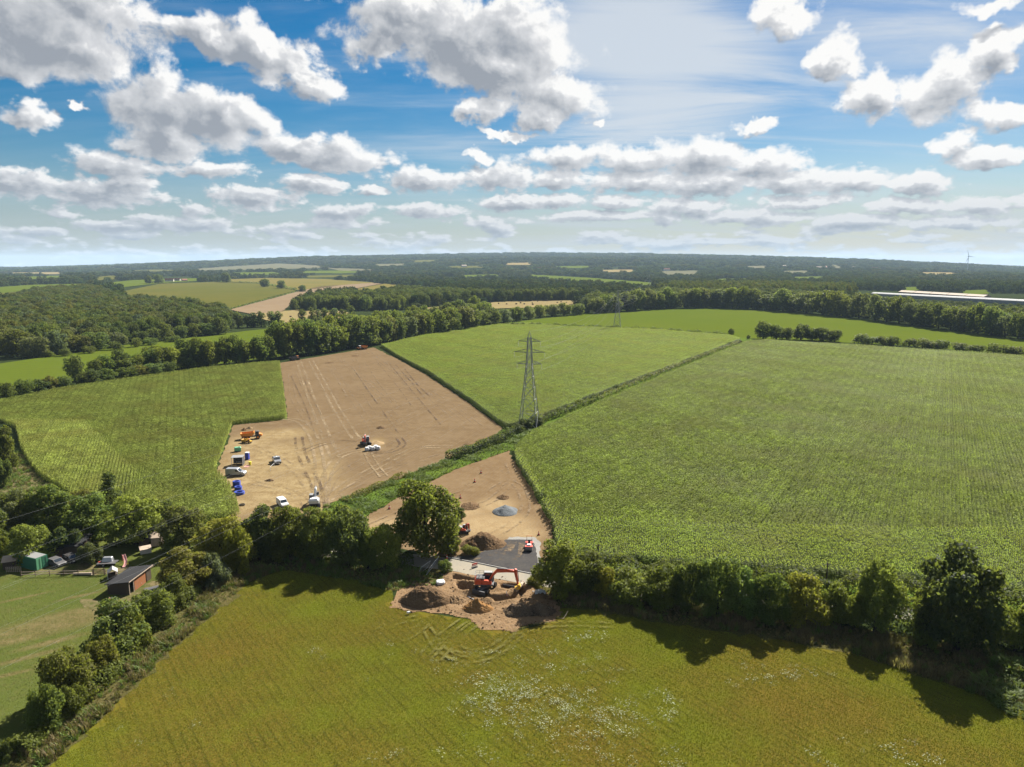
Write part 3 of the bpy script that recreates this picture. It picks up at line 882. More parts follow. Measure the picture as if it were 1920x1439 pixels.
def crown_points(rng, n, kind):
    """sample places and facing directions of leaf sprays for a crown of unit height"""
    lobes = []
    if kind == 'broad':
        k = rng.integers(22, 30)
        for q in range(k):
            a = q * 2.4 + rng.normal(0, 0.5)
            h = 0.14 + 0.72 * (q + 0.5) / k
            env = 0.40 * math.sin(math.pi * min(max((h + 0.06) / 1.04, 0), 1)) ** 0.55
            rr = env * math.sqrt(rng.uniform(0.35, 1.0))
            lobes.append((rr * math.cos(a), rr * math.sin(a), h + rng.normal(0, 0.03), rng.uniform(0.085, 0.17), 0.8))
        lobes.append((rng.normal(0, 0.05), rng.normal(0, 0.05), 0.84, 0.14, 0.9))
        lobes.append((0, 0, 0.50, 0.27, 1.1))
        lobes.append((0, 0, 0.26, 0.22, 0.8))
    elif kind == 'bush':
        k = rng.integers(16, 22)
        for _ in range(k):
            a = rng.uniform(0, 2 * math.pi)
            h = rng.uniform(0.12, 0.82)
            env = 0.46 * math.cos(max(h - 0.3, 0) * 1.6)
            rr = env * math.sqrt(rng.uniform(0.2, 1.0))
            lobes.append((rr * math.cos(a), rr * math.sin(a), h, rng.uniform(0.11, 0.22), 0.9))
        lobes.append((0, 0, 0.42, 0.34, 0.9))
    elif kind == 'tall':
        k = rng.integers(12, 16)
        for _ in range(k):
            a = rng.uniform(0, 2 * math.pi)
            h = rng.uniform(0.18, 0.92)
            rr = 0.15 * math.sqrt(rng.uniform(0.1, 1)) * (1.15 - h * 0.6)
            lobes.append((rr * math.cos(a), rr * math.sin(a), h, rng.uniform(0.08, 0.13), 1.2))
    elif kind == 'conifer':
        for q in range(13):
            h = 0.12 + 0.84 * q / 12
            w = 0.30 * (1 - h) + 0.02
            for _ in range(3):
                a = rng.uniform(0, 2 * math.pi)
                lobes.append((w * 0.7 * math.cos(a), w * 0.7 * math.sin(a), h, 0.06 + w * 0.3, 0.7))
    L = np.array(lobes)
    w = L[:, 3] ** 2
    idx = rng.choice(len(L), n * 2, p=w / w.sum())
    d = rng.normal(size=(n * 2, 3))
    d[:, 2] = d[:, 2] + 0.25
    d /= np.linalg.norm(d, axis=1, keepdims=True)
    r = L[idx, 3] * (1 - 0.32 * rng.random(n * 2) ** 2.0) * (1 + 0.15 * rng.normal(size=n * 2))
    P = L[idx, :3] + d * r[:, None] * np.stack([np.ones(n * 2), np.ones(n * 2), L[idx, 4]], -1)
    # drop sprays buried inside another mass
    D = np.linalg.norm((P[:, None, :] - L[None, :, :3]) / np.stack([np.ones(len(L)), np.ones(len(L)), L[:, 4]], -1)[None], axis=2) / L[None, :, 3]
    keep = (D.min(1) > 0.62) & (P[:, 2] > 0.02)
    P, d = P[keep][:n], d[keep][:n]
    P[:, 2] = P[:, 2] / P[:, 2].max()
    Nn = d * 0.8 + rng.normal(size=P.shape) * 0.6 + np.array([0, 0, 0.25])
    Nn /= np.linalg.norm(Nn, axis=1, keepdims=True)
    return P, Nn, L


def make_crown(name, kind, n, size, seed):
    rng = np.random.default_rng(seed)
    P, Nn, L = crown_points(rng, n, kind)
    V, F = leaf_quads(P, Nn, size, rng)
    o = add_mesh(name, V, F, M['leaf'], link=False)
    return o.data, L


def make_trunk(L, seed, r0=0.028):
    rng = np.random.default_rng(seed)
    m = MB()
    m.tube([(0, 0, -0.02), (0.004, 0, 0.14), (0.0, 0.008, 0.34), (0.01, 0, 0.62)], [r0 * 1.5, r0, r0 * 0.75, r0 * 0.25], 8)
    for k in rng.choice(len(L), min(7, len(L)), replace=False):
        x, y, z = L[k, :3]
        z0 = rng.uniform(0.16, 0.34)
        m.tube([(0, 0, z0), (x * 0.45, y * 0.45, z0 + (z - z0) * 0.5), (x * 0.95, y * 0.95, z)], [r0 * 0.6, r0 * 0.4, r0 * 0.12], 5)
    me = add_mesh('trunk', m.V, m.F, M['bark'], link=False).data
    return me


NEAR, MID, FAR = {}, {}, {}
for q in range(4):
    c, L = make_crown('crown', 'broad', 11000, 0.021, 10 + q)
    NEAR[('broad', q)] = (c, make_trunk(L, q))
for q in range(4):
    c, L = make_crown('foliage', 'bush', 7500, 0.028, 30 + q)
    NEAR[('bush', q)] = (c, make_trunk(L, q, 0.03))
c, L = make_crown('crown', 'conifer', 6000, 0.016, 60)
NEAR[('conifer', 0)] = (c, make_trunk(L, 3, 0.02))


def joined(name, kind, n, size, seed):
    c, L = make_crown(name, kind, n, size, seed)
    t = make_trunk(L, seed)
    nv = len(c.vertices)
    V = np.empty(nv * 3, np.float32); c.vertices.foreach_get('co', V)
    tv = [tuple(v.co) for v in t.vertices]
    F = [tuple(p.vertices) for p in c.polygons] + [tuple(i + nv for i in p.vertices) for p in t.polygons]
    o = add_mesh(name, np.vstack([V.reshape(-1, 3), np.array(tv)]), F, [M['leaf'], M['bark']], link=False)
    mi = np.zeros(len(o.data.polygons), np.int32); mi[len(c.polygons):] = 1
    o.data.polygons.foreach_set('material_index', mi)
    return o.data


for q in range(5):
    MID[('broad', q)] = joined('tree_mid', 'broad', 3000, 0.034, 100 + q)
for q in range(3):
    MID[('bush', q)] = joined('bush_mid', 'bush', 1400, 0.048, 120 + q)
for q in range(3):
    MID[('tall', q)] = joined('tall_mid', 'tall', 1500, 0.028, 140 + q)
for q in range(4):
    FAR[('broad', q)] = make_crown('tree_far', 'broad', 480, 0.066, 200 + q)[0]
for q in range(2):
    FAR[('conifer', q)] = make_crown('conifer_far', 'conifer', 320, 0.05, 220 + q)[0]
for q in range(2):
    FAR[('tall', q)] = make_crown('tall_far', 'tall', 420, 0.05, 230 + q)[0]

TONE = {
    'dark': (0.058, 0.085, 0.026), 'mid': (0.082, 0.116, 0.026), 'green': (0.098, 0.138, 0.026), 'light': (0.128, 0.16, 0.028),
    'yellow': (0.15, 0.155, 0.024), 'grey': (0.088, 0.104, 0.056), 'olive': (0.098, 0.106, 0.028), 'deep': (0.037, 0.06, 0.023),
    'brown': (0.1, 0.085, 0.05),
}
COUNT = {'near': 0, 'mid': 0}
LEAFTONE = {k: foliage('leaf_' + k, (v[0] * 0.62, v[1] * 0.72, v[2] * 1.0), 0.14, 0.7, (0.07, 0.08, 0.02), 0.0, tint=True) for k, v in TONE.items()}

LEAFWOOD = {k: foliage('wood_leaf_' + k, v, 0.34, 0.75, spec=0.05, tint=True) for k, v in TONE.items()}


def toned(me, tone, near=False):
    c = me.copy()
    c.materials[0] = (LEAFWOOD if near else LEAFTONE)[tone]
    return c


def tone_of(t, rng, j=0.12):
    c = TONE[t]
    k = 1 + rng.normal(0, j)
    return (c[0] * k * (1 + rng.normal(0, 0.06)), c[1] * k, c[2] * k, 1.0)


trng = np.random.default_rng(99)


def near_tree(px, py, ytop, wpx, kind, tone, label, cat=None, name=None, var=None, group=None):
    """a tree or bush of the near hedgerows, from the survey: foot at px, py, top at ytop, wpx pixels wide"""
    p = G(px, py)
    h = hgt_at(px, py, ytop)
    dist = p.y * math.cos(PITCH) + CAM_H * math.sin(PITCH)
    w = wpx / FPX * dist
    h = max(h, 1.0)
    keys = [k for k in NEAR if k[0] == kind]
    key = keys[var % len(keys)] if var is not None else keys[int(trng.integers(len(keys)))]
    crown, trunk = NEAR[key]
    nw = {'broad': 0.98, 'bush': 1.16, 'conifer': 0.62}[kind]
    sx = w / nw
    r = thing(name or ('bush' if kind == 'bush' else 'broadleaf_tree'), (p.x, p.y, 0), float(trng.uniform(0, 6.28)), label, cat or ('bush' if kind == 'bush' else 'tree'), group)
    r.scale = (sx, sx, h)
    c = bpy.data.objects.new('foliage' if kind == 'bush' else 'crown', crown)
    COL.objects.link(c); c.parent = r; c.color = tone_of(tone, trng)
    t = bpy.data.objects.new('trunk', trunk)
    COL.objects.link(t); t.parent = r
    COUNT['near'] += 1
    return r


def mid_tree(x, y, h, w, kind, tone, label, name='broadleaf_tree', cat='tree', group=None, z=0.0):
    src = MID if (kind in ('broad', 'bush', 'tall')) else FAR
    keys = [k for k in src if k[0] == kind]
    me = src[keys[int(trng.integers(len(keys)))]]
    o = bpy.data.objects.new(name, me)
    COL.objects.link(o)
    nw = {'broad': 0.98, 'bush': 1.16, 'tall': 0.50, 'conifer': 0.62}[kind]
    o.location = (x, y, z)
    o.rotation_euler = (0, 0, float(trng.uniform(0, 6.28)))
    o.scale = (w / nw, w / nw, h)
    o.color = tone_of(tone, trng)
    COUNT['mid'] += 1
    return tag(o, label, cat, group)


# ------------------------------------------------------------------ scatter of stuff
def scatter(name, pts, rot, scl, idx, protos, colors=None, label=None, cat=None):
    """one object of countless alike pieces: its vertices carry the pieces, instanced by geometry nodes"""
    pts = np.asarray(pts, np.float32)
    me = bpy.data.meshes.new(name)
    me.vertices.add(len(pts))
    me.vertices.foreach_set('co', pts.ravel())
    a = me.attributes.new('turn', 'FLOAT_VECTOR', 'POINT')
    rv = np.zeros((len(pts), 3), np.float32)
    if np.ndim(rot) == 2:
        rv[:] = rot
    else:
        rv[:, 2] = rot
    a.data.foreach_set('vector', rv.ravel())
    a = me.attributes.new('size', 'FLOAT_VECTOR', 'POINT')
    sv = np.asarray(scl, np.float32)
    sv = np.repeat(sv[:, None], 3, 1) if sv.ndim == 1 else sv
    a.data.foreach_set('vector', sv.ravel())
    a = me.attributes.new('pick', 'INT', 'POINT')
    a.data.foreach_set('value', np.asarray(idx, np.int32))
    o = bpy.data.objects.new(name, me)
    COL.objects.link(o)
    pc = bpy.data.collections.new(name + '_pieces')
    for k, (pm, colr) in enumerate(protos):
        po = bpy.data.objects.new('%s_%02d' % (name, k), pm)
        po.color = (colr + (1,))[:4] if colr else (1, 1, 1, 1)
        pc.objects.link(po)
    g = bpy.data.node_groups.new(name + '_nodes', 'GeometryNodeTree')
    g.interface.new_socket('Geometry', in_out='INPUT', socket_type='NodeSocketGeometry')
    g.interface.new_socket('Geometry', in_out='OUTPUT', socket_type='NodeSocketGeometry')
    gi, go = g.nodes.new('NodeGroupInput'), g.nodes.new('NodeGroupOutput')
    ip = g.nodes.new('GeometryNodeInstanceOnPoints')
    ci = g.nodes.new('GeometryNodeCollectionInfo')
    ci.inputs[0].default_value = pc
    ci.inputs['Separate Children'].default_value = True
    ci.inputs['Reset Children'].default_value = True
    ip.inputs['Pick Instance'].default_value = True
    for nm, ty, sock in (('turn', 'FLOAT_VECTOR', 'Rotation'), ('size', 'FLOAT_VECTOR', 'Scale'), ('pick', 'INT', 'Instance Index')):
        na = g.nodes.new('GeometryNodeInputNamedAttribute')
        na.data_type = ty
        na.inputs[0].default_value = nm
        s = [q for q in na.outputs if q.enabled and q.name == 'Attribute'][0]
        g.links.new(s, ip.inputs[sock])
    g.links.new(gi.outputs[0], ip.inputs['Points'])
    g.links.new(ci.outputs[0], ip.inputs['Instance'])
    g.links.new(ip.outputs[0], go.inputs[0])
    md = o.modifiers.new('pieces', 'NODES')
    md.node_group = g
    return tag(o, label, cat, None, 'stuff')


def poly_points(poly, spacing, rng, jit=0.5, ang=0.0):
    """jittered grid points inside a ground polygon; ang turns the grid"""
    q = np.asarray(poly, float)
    c, s = math.cos(ang), math.sin(ang)
    Q = np.stack([q[:, 0] * c + q[:, 1] * s, -q[:, 0] * s + q[:, 1] * c], -1)
    sx, sy = spacing if isinstance(spacing, tuple) else (spacing, spacing)
    gx = np.arange(Q[:, 0].min(), Q[:, 0].max() + sx, sx)
    gy = np.arange(Q[:, 1].min(), Q[:, 1].max() + sy, sy)
    X, Y = np.meshgrid(gx, gy)
    P = np.stack([X.ravel(), Y.ravel()], -1)
    P = P + rng.uniform(-jit, jit, P.shape) * np.array([sx, sy])
    W = np.stack([P[:, 0] * c - P[:, 1] * s, P[:, 0] * s + P[:, 1] * c], -1)
    m = inside(W, poly)
    return W[m]


# ------------------------------------------------------------------ maize
def maize_patch(w, l, rows, seed, h=2.2, plants=0.37):
    """a block of maize: rows along y, plants with arching leaves and a tassel"""
    rng = np.random.default_rng(seed)
    V, F = [], []

    def quad(a, b, c, d):
        n = len(V)
        V.extend([a, b, c, d]); F.append((n, n + 1, n + 2, n + 3))
    for r in range(rows):
        x0 = -w / 2 + (r + 0.5) * w / rows
        y = -l / 2 + plants / 2
        while y < l / 2:
            px, py = x0 + rng.normal(0, 0.05), y + rng.normal(0, 0.05)
            hh = h * rng.uniform(0.86, 1.06)
            a0 = rng.uniform(0, 2 * math.pi)
            for k in range(10):
                a = a0 + k * 2.4 + rng.normal(0, 0.4)
                z0 = hh * (0.34 + 0.58 * k / 8) + rng.normal(0, 0.05)
                ln = rng.uniform(0.46, 0.72) * (1 - 0.25 * (k / 8))
                ca, sa = math.cos(a), math.sin(a)
                wd = 0.105
                nx, ny = -sa * wd, ca * wd
                m = (px + ca * ln * 0.5, py + sa * ln * 0.5, z0 + 0.10)
                e = (px + ca * ln, py + sa * ln, z0 - 0.03 + rng.normal(0, 0.05))
                quad((px - nx * .5, py - ny * .5, z0), (px + nx * .5, py + ny * .5, z0), (m[0] + nx, m[1] + ny, m[2]), (m[0] - nx, m[1] - ny, m[2]))
                quad((m[0] - nx, m[1] - ny, m[2]), (m[0] + nx, m[1] + ny, m[2]), (e[0] + nx * .3, e[1] + ny * .3, e[2]), (e[0] - nx * .3, e[1] - ny * .3, e[2]))
            quad((px - 0.03, py, 0), (px + 0.03, py, 0), (px + 0.015, py, hh), (px - 0.015, py, hh))
            quad((px, py - 0.05, hh - 0.05), (px, py + 0.05, hh - 0.05), (px + 0.02, py + 0.09, hh + 0.22), (px - 0.02, py - 0.09, hh + 0.22))
            y += plants
    return np.array(V), np.array(F, np.int32)


ROW = 0.86


def maize_field(name, px_poly, ang, mat, label, headland=None, head_ang=0.0, head_mat='maize_head'):
    rng = np.random.default_rng(int(abs(ang) * 100) + 5)
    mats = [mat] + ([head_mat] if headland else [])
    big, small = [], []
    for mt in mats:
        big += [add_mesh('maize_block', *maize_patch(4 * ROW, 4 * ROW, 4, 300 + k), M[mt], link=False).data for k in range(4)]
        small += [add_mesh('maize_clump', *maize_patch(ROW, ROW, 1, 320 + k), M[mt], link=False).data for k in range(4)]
    nb = len(big)
    poly = np.array(ground_poly(px_poly))
    head = np.array(ground_poly(headland)) if headland else None
    S = 4 * ROW
    Pall, Rall, Iall = [], [], []

    def fill(poly_test, a, k0=0):
        c, s = math.cos(a), math.sin(a)
        Q = np.stack([poly[:, 0] * c + poly[:, 1] * s, -poly[:, 0] * s + poly[:, 1] * c], -1)
        gx = np.arange(Q[:, 0].min() - S, Q[:, 0].max() + S, S)
        gy = np.arange(Q[:, 1].min() - S, Q[:, 1].max() + S, S)
        X, Y = np.meshgrid(gx, gy)
        P = np.stack([X.ravel(), Y.ravel()], -1)

        def world(p):
            return np.stack([p[:, 0] * c - p[:, 1] * s, p[:, 0] * s + p[:, 1] * c], -1)
        cs = [poly_test(world(P + np.array(o) * S * 0.5)) for o in ((-1, -1), (1, -1), (1, 1), (-1, 1))]
        allin = cs[0] & cs[1] & cs[2] & cs[3]
        anyin = (cs[0] | cs[1] | cs[2] | cs[3]) & ~allin
        W = world(P[allin])
        Pall.append(W); Rall.append(a + math.pi * rng.integers(0, 2, len(W))); Iall.append(k0 + rng.integers(0, 4, len(W)))
        E = P[anyin]
        off = np.array([((i - 1.5) * ROW, (j - 1.5) * ROW) for i in range(4) for j in range(4)])
        E = (E[:, None, :] + off[None]).reshape(-1, 2)
        W = world(E)
        W = W[poly_test(W)]
        Pall.append(W); Rall.append(a + math.pi * rng.integers(0, 2, len(W))); Iall.append(nb + k0 + rng.integers(0, 4, len(W)))

    def view_ok(W):
        return (W[:, 1] > 40) & (np.abs(W[:, 0]) < 0.86 * W[:, 1] + 25)
    if head is not None:
        fill(lambda W: inside(W, poly) & ~inside(W, head) & view_ok(W), ang)
        fill(lambda W: inside(W, poly) & inside(W, head) & view_ok(W), head_ang, 4)
    else:
        fill(lambda W: inside(W, poly) & view_ok(W), ang)
    P = np.concatenate(Pall); Rr = np.concatenate(Rall); I = np.concatenate(Iall)
    P3 = np.concatenate([P, np.full((len(P), 1), 0.02)], 1)
    # gentle waves of taller and shorter crop
    hv = 1.0 + 0.10 * np.sin(P[:, 0] / 17 + 1.3) * np.sin(P[:, 1] / 23) + 0.05 * np.sin(P[:, 0] / 6.1 + P[:, 1] / 9.3) + rng.normal(0, 0.03, len(P))
    S3 = np.stack([np.ones(len(P)), np.ones(len(P)), hv], -1)
    print(name, len(P))
    return scatter(name, P3, Rr, S3, I, [(m, None) for m in big + small], label=label, cat='maize crop')


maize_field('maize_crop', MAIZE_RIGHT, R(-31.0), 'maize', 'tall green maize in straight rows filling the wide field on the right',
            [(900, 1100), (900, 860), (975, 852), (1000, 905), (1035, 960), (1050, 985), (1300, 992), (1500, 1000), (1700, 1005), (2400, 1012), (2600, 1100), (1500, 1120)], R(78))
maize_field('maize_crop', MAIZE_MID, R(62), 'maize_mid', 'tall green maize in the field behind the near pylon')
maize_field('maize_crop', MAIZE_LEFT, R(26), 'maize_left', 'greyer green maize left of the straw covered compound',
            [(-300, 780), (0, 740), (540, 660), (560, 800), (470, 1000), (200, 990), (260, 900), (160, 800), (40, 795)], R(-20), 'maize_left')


# ------------------------------------------------------------------ grass, banks, flowers
def tuft_mesh(name, n, spread, h, w, mat, seed, lean=0.35):
    rng = np.random.default_rng(seed)
    V, F = [], []
    for _ in range(n):
        r, a = spread * math.sqrt(rng.random()), rng.uniform(0, 6.28)
        x, y = r * math.cos(a), r * math.sin(a)
        b = rng.uniform(0, 6.28)
        lx, ly = math.cos(b) * lean * h * rng.uniform(0.3, 1.2), math.sin(b) * lean * h * rng.uniform(0.3, 1.2)
        nx, ny = -math.sin(b) * w, math.cos(b) * w
        hh = h * rng.uniform(0.6, 1.15)
        k = len(V)
        V += [(x - nx, y - ny, 0), (x + nx, y + ny, 0), (x + lx * .5 + nx * .8, y + ly * .5 + ny * .8, hh * .7), (x + lx * .5 - nx * .8, y + ly * .5 - ny * .8, hh * .7), (x + lx * 1.4, y + ly * 1.4, hh)]
        F += [(k, k + 1, k + 2, k + 3), (k + 3, k + 2, k + 4)]
    return add_mesh(name, V, F, M[mat], link=False).data


def square_patch(name, size, n, h, w, mat, seed, lean=1.0):
    rng = np.random.default_rng(seed)
    x = rng.uniform(-size / 2, size / 2, n); y = rng.uniform(-size / 2, size / 2, n)
    b = rng.uniform(0, 6.28, n); hh = h * rng.uniform(0.5, 1.2, n); ww = w * rng.uniform(0.7, 1.4, n)
    nx, ny = -np.sin(b) * ww, np.cos(b) * ww
    lx, ly = np.cos(b) * hh * lean, np.sin(b) * hh * lean
    z = np.zeros(n)
    V = np.stack([np.stack([x - nx, y - ny, z], -1), np.stack([x + nx, y + ny, z], -1), np.stack([x + nx * .5 + lx, y + ny * .5 + ly, hh], -1), np.stack([x - nx * .5 + lx, y - ny * .5 + ly, hh], -1)], 1).reshape(-1, 3)
    return add_mesh(name, V, np.arange(4 * n, dtype=np.int32).reshape(n, 4), M[mat], link=False).data


def in_view(P, m=0.80, pad=8):
    return (P[:, 1] > 52) & (np.abs(P[:, 0]) < m * P[:, 1] + pad)


g_rng = np.random.default_rng(41)
mg = ground_poly(MEADOW)
P = poly_points(mg, 3.0, g_rng, 0.0, R(37))
P = P[in_view(P)]
protos = [(square_patch('grass_patch', 3.0, 900, 0.07, 0.03, 'grass_blade', 500 + k), None) for k in range(4)]
scatter('meadow_grass', np.c_[P, np.full(len(P), 0.03)], R(37) + math.pi / 2 * g_rng.integers(0, 4, len(P)), np.ones(len(P)), g_rng.integers(0, 4, len(P)), protos, label='olive and rust tinted meadow grass in the foreground field', cat='grass')

# lawn: short sward
P = poly_points(ground_poly(LAWN), 3.0, g_rng, 0.0)
P = P[in_view(P)]
protos = [(square_patch('lawn_patch', 3.0, 420, 0.05, 0.035, 'lawn_blade', 520 + k), None) for k in range(3)]
scatter('lawn_grass', np.c_[P, np.full(len(P), 0.03)], math.pi / 2 * g_rng.integers(0, 4, len(P)), np.ones(len(P)), g_rng.integers(0, 3, len(P)), protos, label='short green grass of the paddock on the left', cat='grass')


def bank(name, px_poly, dens, protos, label, hs=(0.7, 1.3), cat='rough grass', avoid=None):
    P = poly_points(ground_poly(px_poly), dens, g_rng, 0.6)
    P = P[in_view(P, 0.8, 12)]
    if avoid is not None:
        P = P[~inside(P, avoid)]
    n = len(P)
    clump = np.clip(0.75 + 0.5 * np.sin(P[:, 0] / 2.3 + np.sin(P[:, 1] / 3.1) * 2) + g_rng.normal(0, 0.2, n), 0.35, 1.8)
    return scatter(name, np.c_[P, np.full(n, 0.05)], g_rng.uniform(0, 6.28, n), g_rng.uniform(*hs, n) * clump, g_rng.integers(0, len(protos), n), protos, label=label, cat=cat)


dry = [(tuft_mesh('dry_tuft', 26, 0.38, 0.85, 0.035, 'dry_blade', 540 + k), None) for k in range(3)]
grn = [(tuft_mesh('green_tuft', 26, 0.42, 0.65, 0.05, 'green_blade', 550 + k, 0.6), None) for k in range(3)]
BANK_L = [(530, 1068), (470, 1090), (380, 1168), (300, 1238), (215, 1325), (60, 1462), (-150, 1575), (-60, 1450), (80, 1390), (150, 1330), (235, 1255), (310, 1180), (400, 1105), (470, 1060)]
bank('bank_grass', BANK_L, 0.62, dry + grn[:2], 'dry and green rough grass on the bank left of the meadow')
BANK_M = [(470, 1085), (540, 1040), (700, 1052), (800, 1072), (832, 1080), (826, 1098), (772, 1100), (740, 1112), (640, 1086), (540, 1070)]
bank('bank_grass', BANK_M, 0.62, grn + dry[:1], 'rough grass under the hedge trees left of the dug earth')
BANK_R = [(1012, 1102), (1100, 1108), (1300, 1132), (1500, 1162), (1700, 1198), (1920, 1228), (2100, 1290), (1980, 1345), (1840, 1305), (1760, 1278), (1600, 1225), (1400, 1188), (1200, 1160), (1120, 1142), (1050, 1140), (1030, 1125)]
bank('bank_grass', BANK_R, 0.62, dry + dry + grn[:1], 'brown dry grass strip in front of the right hedge')
NETTLE = [(1815, 1300), (1850, 1252), (1920, 1235), (2100, 1290), (2050, 1420), (1960, 1375), (1880, 1335), (1845, 1300)]
nett = [(tuft_mesh('weed_clump', 40, 0.6, 0.9, 0.10, 'green_blade', 560 + k, 0.8), None) for k in range(3)]
bank('weed_bed', NETTLE, 0.8, nett, 'lush pale green weeds at the right edge of the meadow', (0.8, 1.5), 'weeds')
bank('verge_grass', VERGE, 0.75, grn, 'bright green grass strip between the bare field and the entrance', (0.6, 1.2))
bank('verge_grass', [(40, 850), (52, 868), (78, 898), (120, 925), (200, 975), (120, 965), (0, 985), (-30, 1000), (-30, 900), (0, 850)], 1.0, grn + dry[:1], 'rough grass corner between left maize and garden trees')

# white umbels
fl = []
for k in range(3):
    rng = np.random.default_rng(580 + k)
    n = 12
    P = np.c_[rng.normal(0, 0.30, n), rng.normal(0, 0.30, n), rng.uniform(0.16, 0.30, n)]
    V, F = leaf_quads(P, np.tile([0, -0.25, 1.0], (n, 1)), 0.055, rng, 0.1, 0.9)
    fl.append((add_mesh('umbel_clump', V, F, M['flower'], link=False).data, None))
FP = []
frng = np.random.default_rng(77)
for cx, cy, sx, sy, n in ((925, 1285, 40, 38, 130), (985, 1310, 28, 20, 80), (1070, 1330, 36, 18, 90), (1145, 1350, 45, 18, 70), (900, 1315, 30, 14, 36), (1020, 1250, 60, 22, 40), (1060, 1375, 80, 30, 60), (970, 1350, 60, 25, 34), (1470, 1265, 50, 12, 46), (1100, 1200, 20, 5, 14), (1240, 1310, 20, 8, 12), (1270, 1340, 20, 10, 9), (1100, 1260, 40, 20, 20), (760, 1240, 50, 20, 10), (350, 1350, 90, 60, 9), (740, 1420, 60, 14, 12), (1700, 1415, 40, 14, 14), (1570, 1390, 60, 20, 10), (1200, 1420, 150, 15, 16), (605, 1230, 12, 6, 6), (1250, 1440, 60, 10, 8)):
    for _ in range(int(n * 0.55) + 2):
        p = G(cx + frng.normal(0, sx), cy + frng.normal(0, sy))
        FP.append((p.x, p.y, 0.03))
FP = np.array(FP)
FP = FP[inside(FP[:, :2], mg) & ~inside(FP[:, :2], SITE_G)]
scatter('white_flowers', FP, frng.uniform(0, 6.28, len(FP)), frng.uniform(0.7, 1.8, len(FP)), frng.integers(0, 3, len(FP)), fl, label='white flower heads scattered in drifts over the meadow', cat='flowers')


# ------------------------------------------------------------------ hedges
def hedge(name, px_pts, width, height, n, size, tone, label, kind='trim', seed=0, group=None):
    rng = np.random.default_rng(700 + seed)
    W = np.array([G(a, b)[:2] for a, b in px_pts])
    seg = np.diff(W, axis=0)
    L = np.linalg.norm(seg, axis=1)
    cum = np.r_[0, np.cumsum(L)]
    s = rng.uniform(0, cum[-1], n)
    k = np.clip(np.searchsorted(cum, s) - 1, 0, len(L) - 1)
    base = W[k] + seg[k] * ((s - cum[k]) / L[k])[:, None]
    nrm = np.stack([-seg[k, 1], seg[k, 0]], -1) / L[k][:, None]
    lump = 1 + (0.10 if kind == 'trim' else 0.33) * (np.sin(s / 3.1 + seed) + np.sin(s / 1.37 + 2 * seed)) * 0.7 + rng.normal(0, 0.05, n)
    a = rng.uniform(-0.15, math.pi + 0.15, n)
    rr = 1 - 0.25 * rng.random(n) ** 2
    off = np.sign(np.cos(a)) * np.abs(np.cos(a)) ** 0.6 * width / 2 * lump * rr
    z = np.clip(np.abs(np.sin(a)) ** 0.6 * height * lump * rr, 0.05, None)
    P = np.c_[base + nrm * off[:, None], z]
    Nn = np.c_[nrm * np.cos(a)[:, None], np.sin(a)] + rng.normal(size=(n, 3)) * 0.5
    Nn /= np.linalg.norm(Nn, axis=1, keepdims=True)
    c = np.r_[W.mean(0), 0]
    V, F = leaf_quads(P - c, Nn, size, rng)
    o = add_mesh(name, V, F, M['leaf'])
    o.location = c
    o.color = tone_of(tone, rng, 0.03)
    return tag(o, label, 'hedge', group)


hedge('hedge', [(842, 863), (880, 851), (925, 834), (958, 819)], 3.4, 2.7, 4200, 0.26, 'deep', 'thick dark clipped hedge on the grass strip left of the near pylon', seed=1)
hedge('hedge', [(958, 816), (1000, 799), (1060, 775), (1120, 752)], 3.0, 2.4, 5200, 0.26, 'dark', 'lumpy hedge running up from the near pylon between two maize fields', 'wild', 2)
hedge('hedge', [(1120, 752), (1200, 718), (1290, 681), (1388, 644)], 2.6, 2.2, 6500, 0.30, 'grey', 'upper length of the hedge between two maize fields, ending by the far corner', 'wild', 3)
hedge('hedge', [(948, 611), (1000, 612), (1060, 614), (1130, 617), (1200, 620), (1290, 626), (1362, 631)], 3.2, 3.0, 5200, 0.5, 'dark', 'long low hedge behind the middle maize, passing the second pylon', 'wild', 4)
hedge('hedge', [(645, 942), (680, 928), (720, 908), (760, 892)], 2.2, 1.1, 1500, 0.2, 'olive', 'low scrubby growth along the green strip beside the bare field', 'wild', 5)
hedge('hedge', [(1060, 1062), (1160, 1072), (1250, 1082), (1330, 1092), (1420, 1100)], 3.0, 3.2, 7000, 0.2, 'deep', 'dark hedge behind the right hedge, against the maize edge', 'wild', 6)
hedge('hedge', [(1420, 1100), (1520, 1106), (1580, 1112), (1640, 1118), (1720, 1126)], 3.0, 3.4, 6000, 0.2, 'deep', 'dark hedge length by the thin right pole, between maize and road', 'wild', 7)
hedge('hedge', [(630, 1040), (680, 1052), (730, 1060), (770, 1066)], 3.0, 2.4, 3200, 0.2, 'deep', 'low dark hedge under the tree row left of the road', 'wild', 8)
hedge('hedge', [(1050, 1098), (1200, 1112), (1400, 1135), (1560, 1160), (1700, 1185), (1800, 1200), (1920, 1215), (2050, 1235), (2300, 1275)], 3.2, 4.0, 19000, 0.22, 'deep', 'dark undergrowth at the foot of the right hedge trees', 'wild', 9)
hedge('hedge', [(1720, 1126), (1880, 1145), (1960, 1155), (2050, 1165), (2300, 1195)], 3.0, 3.4, 8000, 0.2, 'deep', 'dark hedge beyond the big dark tree at the right border', 'wild', 10)
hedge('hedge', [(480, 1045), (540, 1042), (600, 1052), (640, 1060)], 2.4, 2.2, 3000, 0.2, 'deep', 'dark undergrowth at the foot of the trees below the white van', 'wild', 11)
hedge('hedge', [(30, 1425), (85, 1378), (140, 1328), (205, 1265), (260, 1205), (315, 1150), (370, 1110)], 3.4, 2.2, 9000, 0.2, 'mid', 'low green growth joining the paddock bushes along the bank', 'wild', 14)
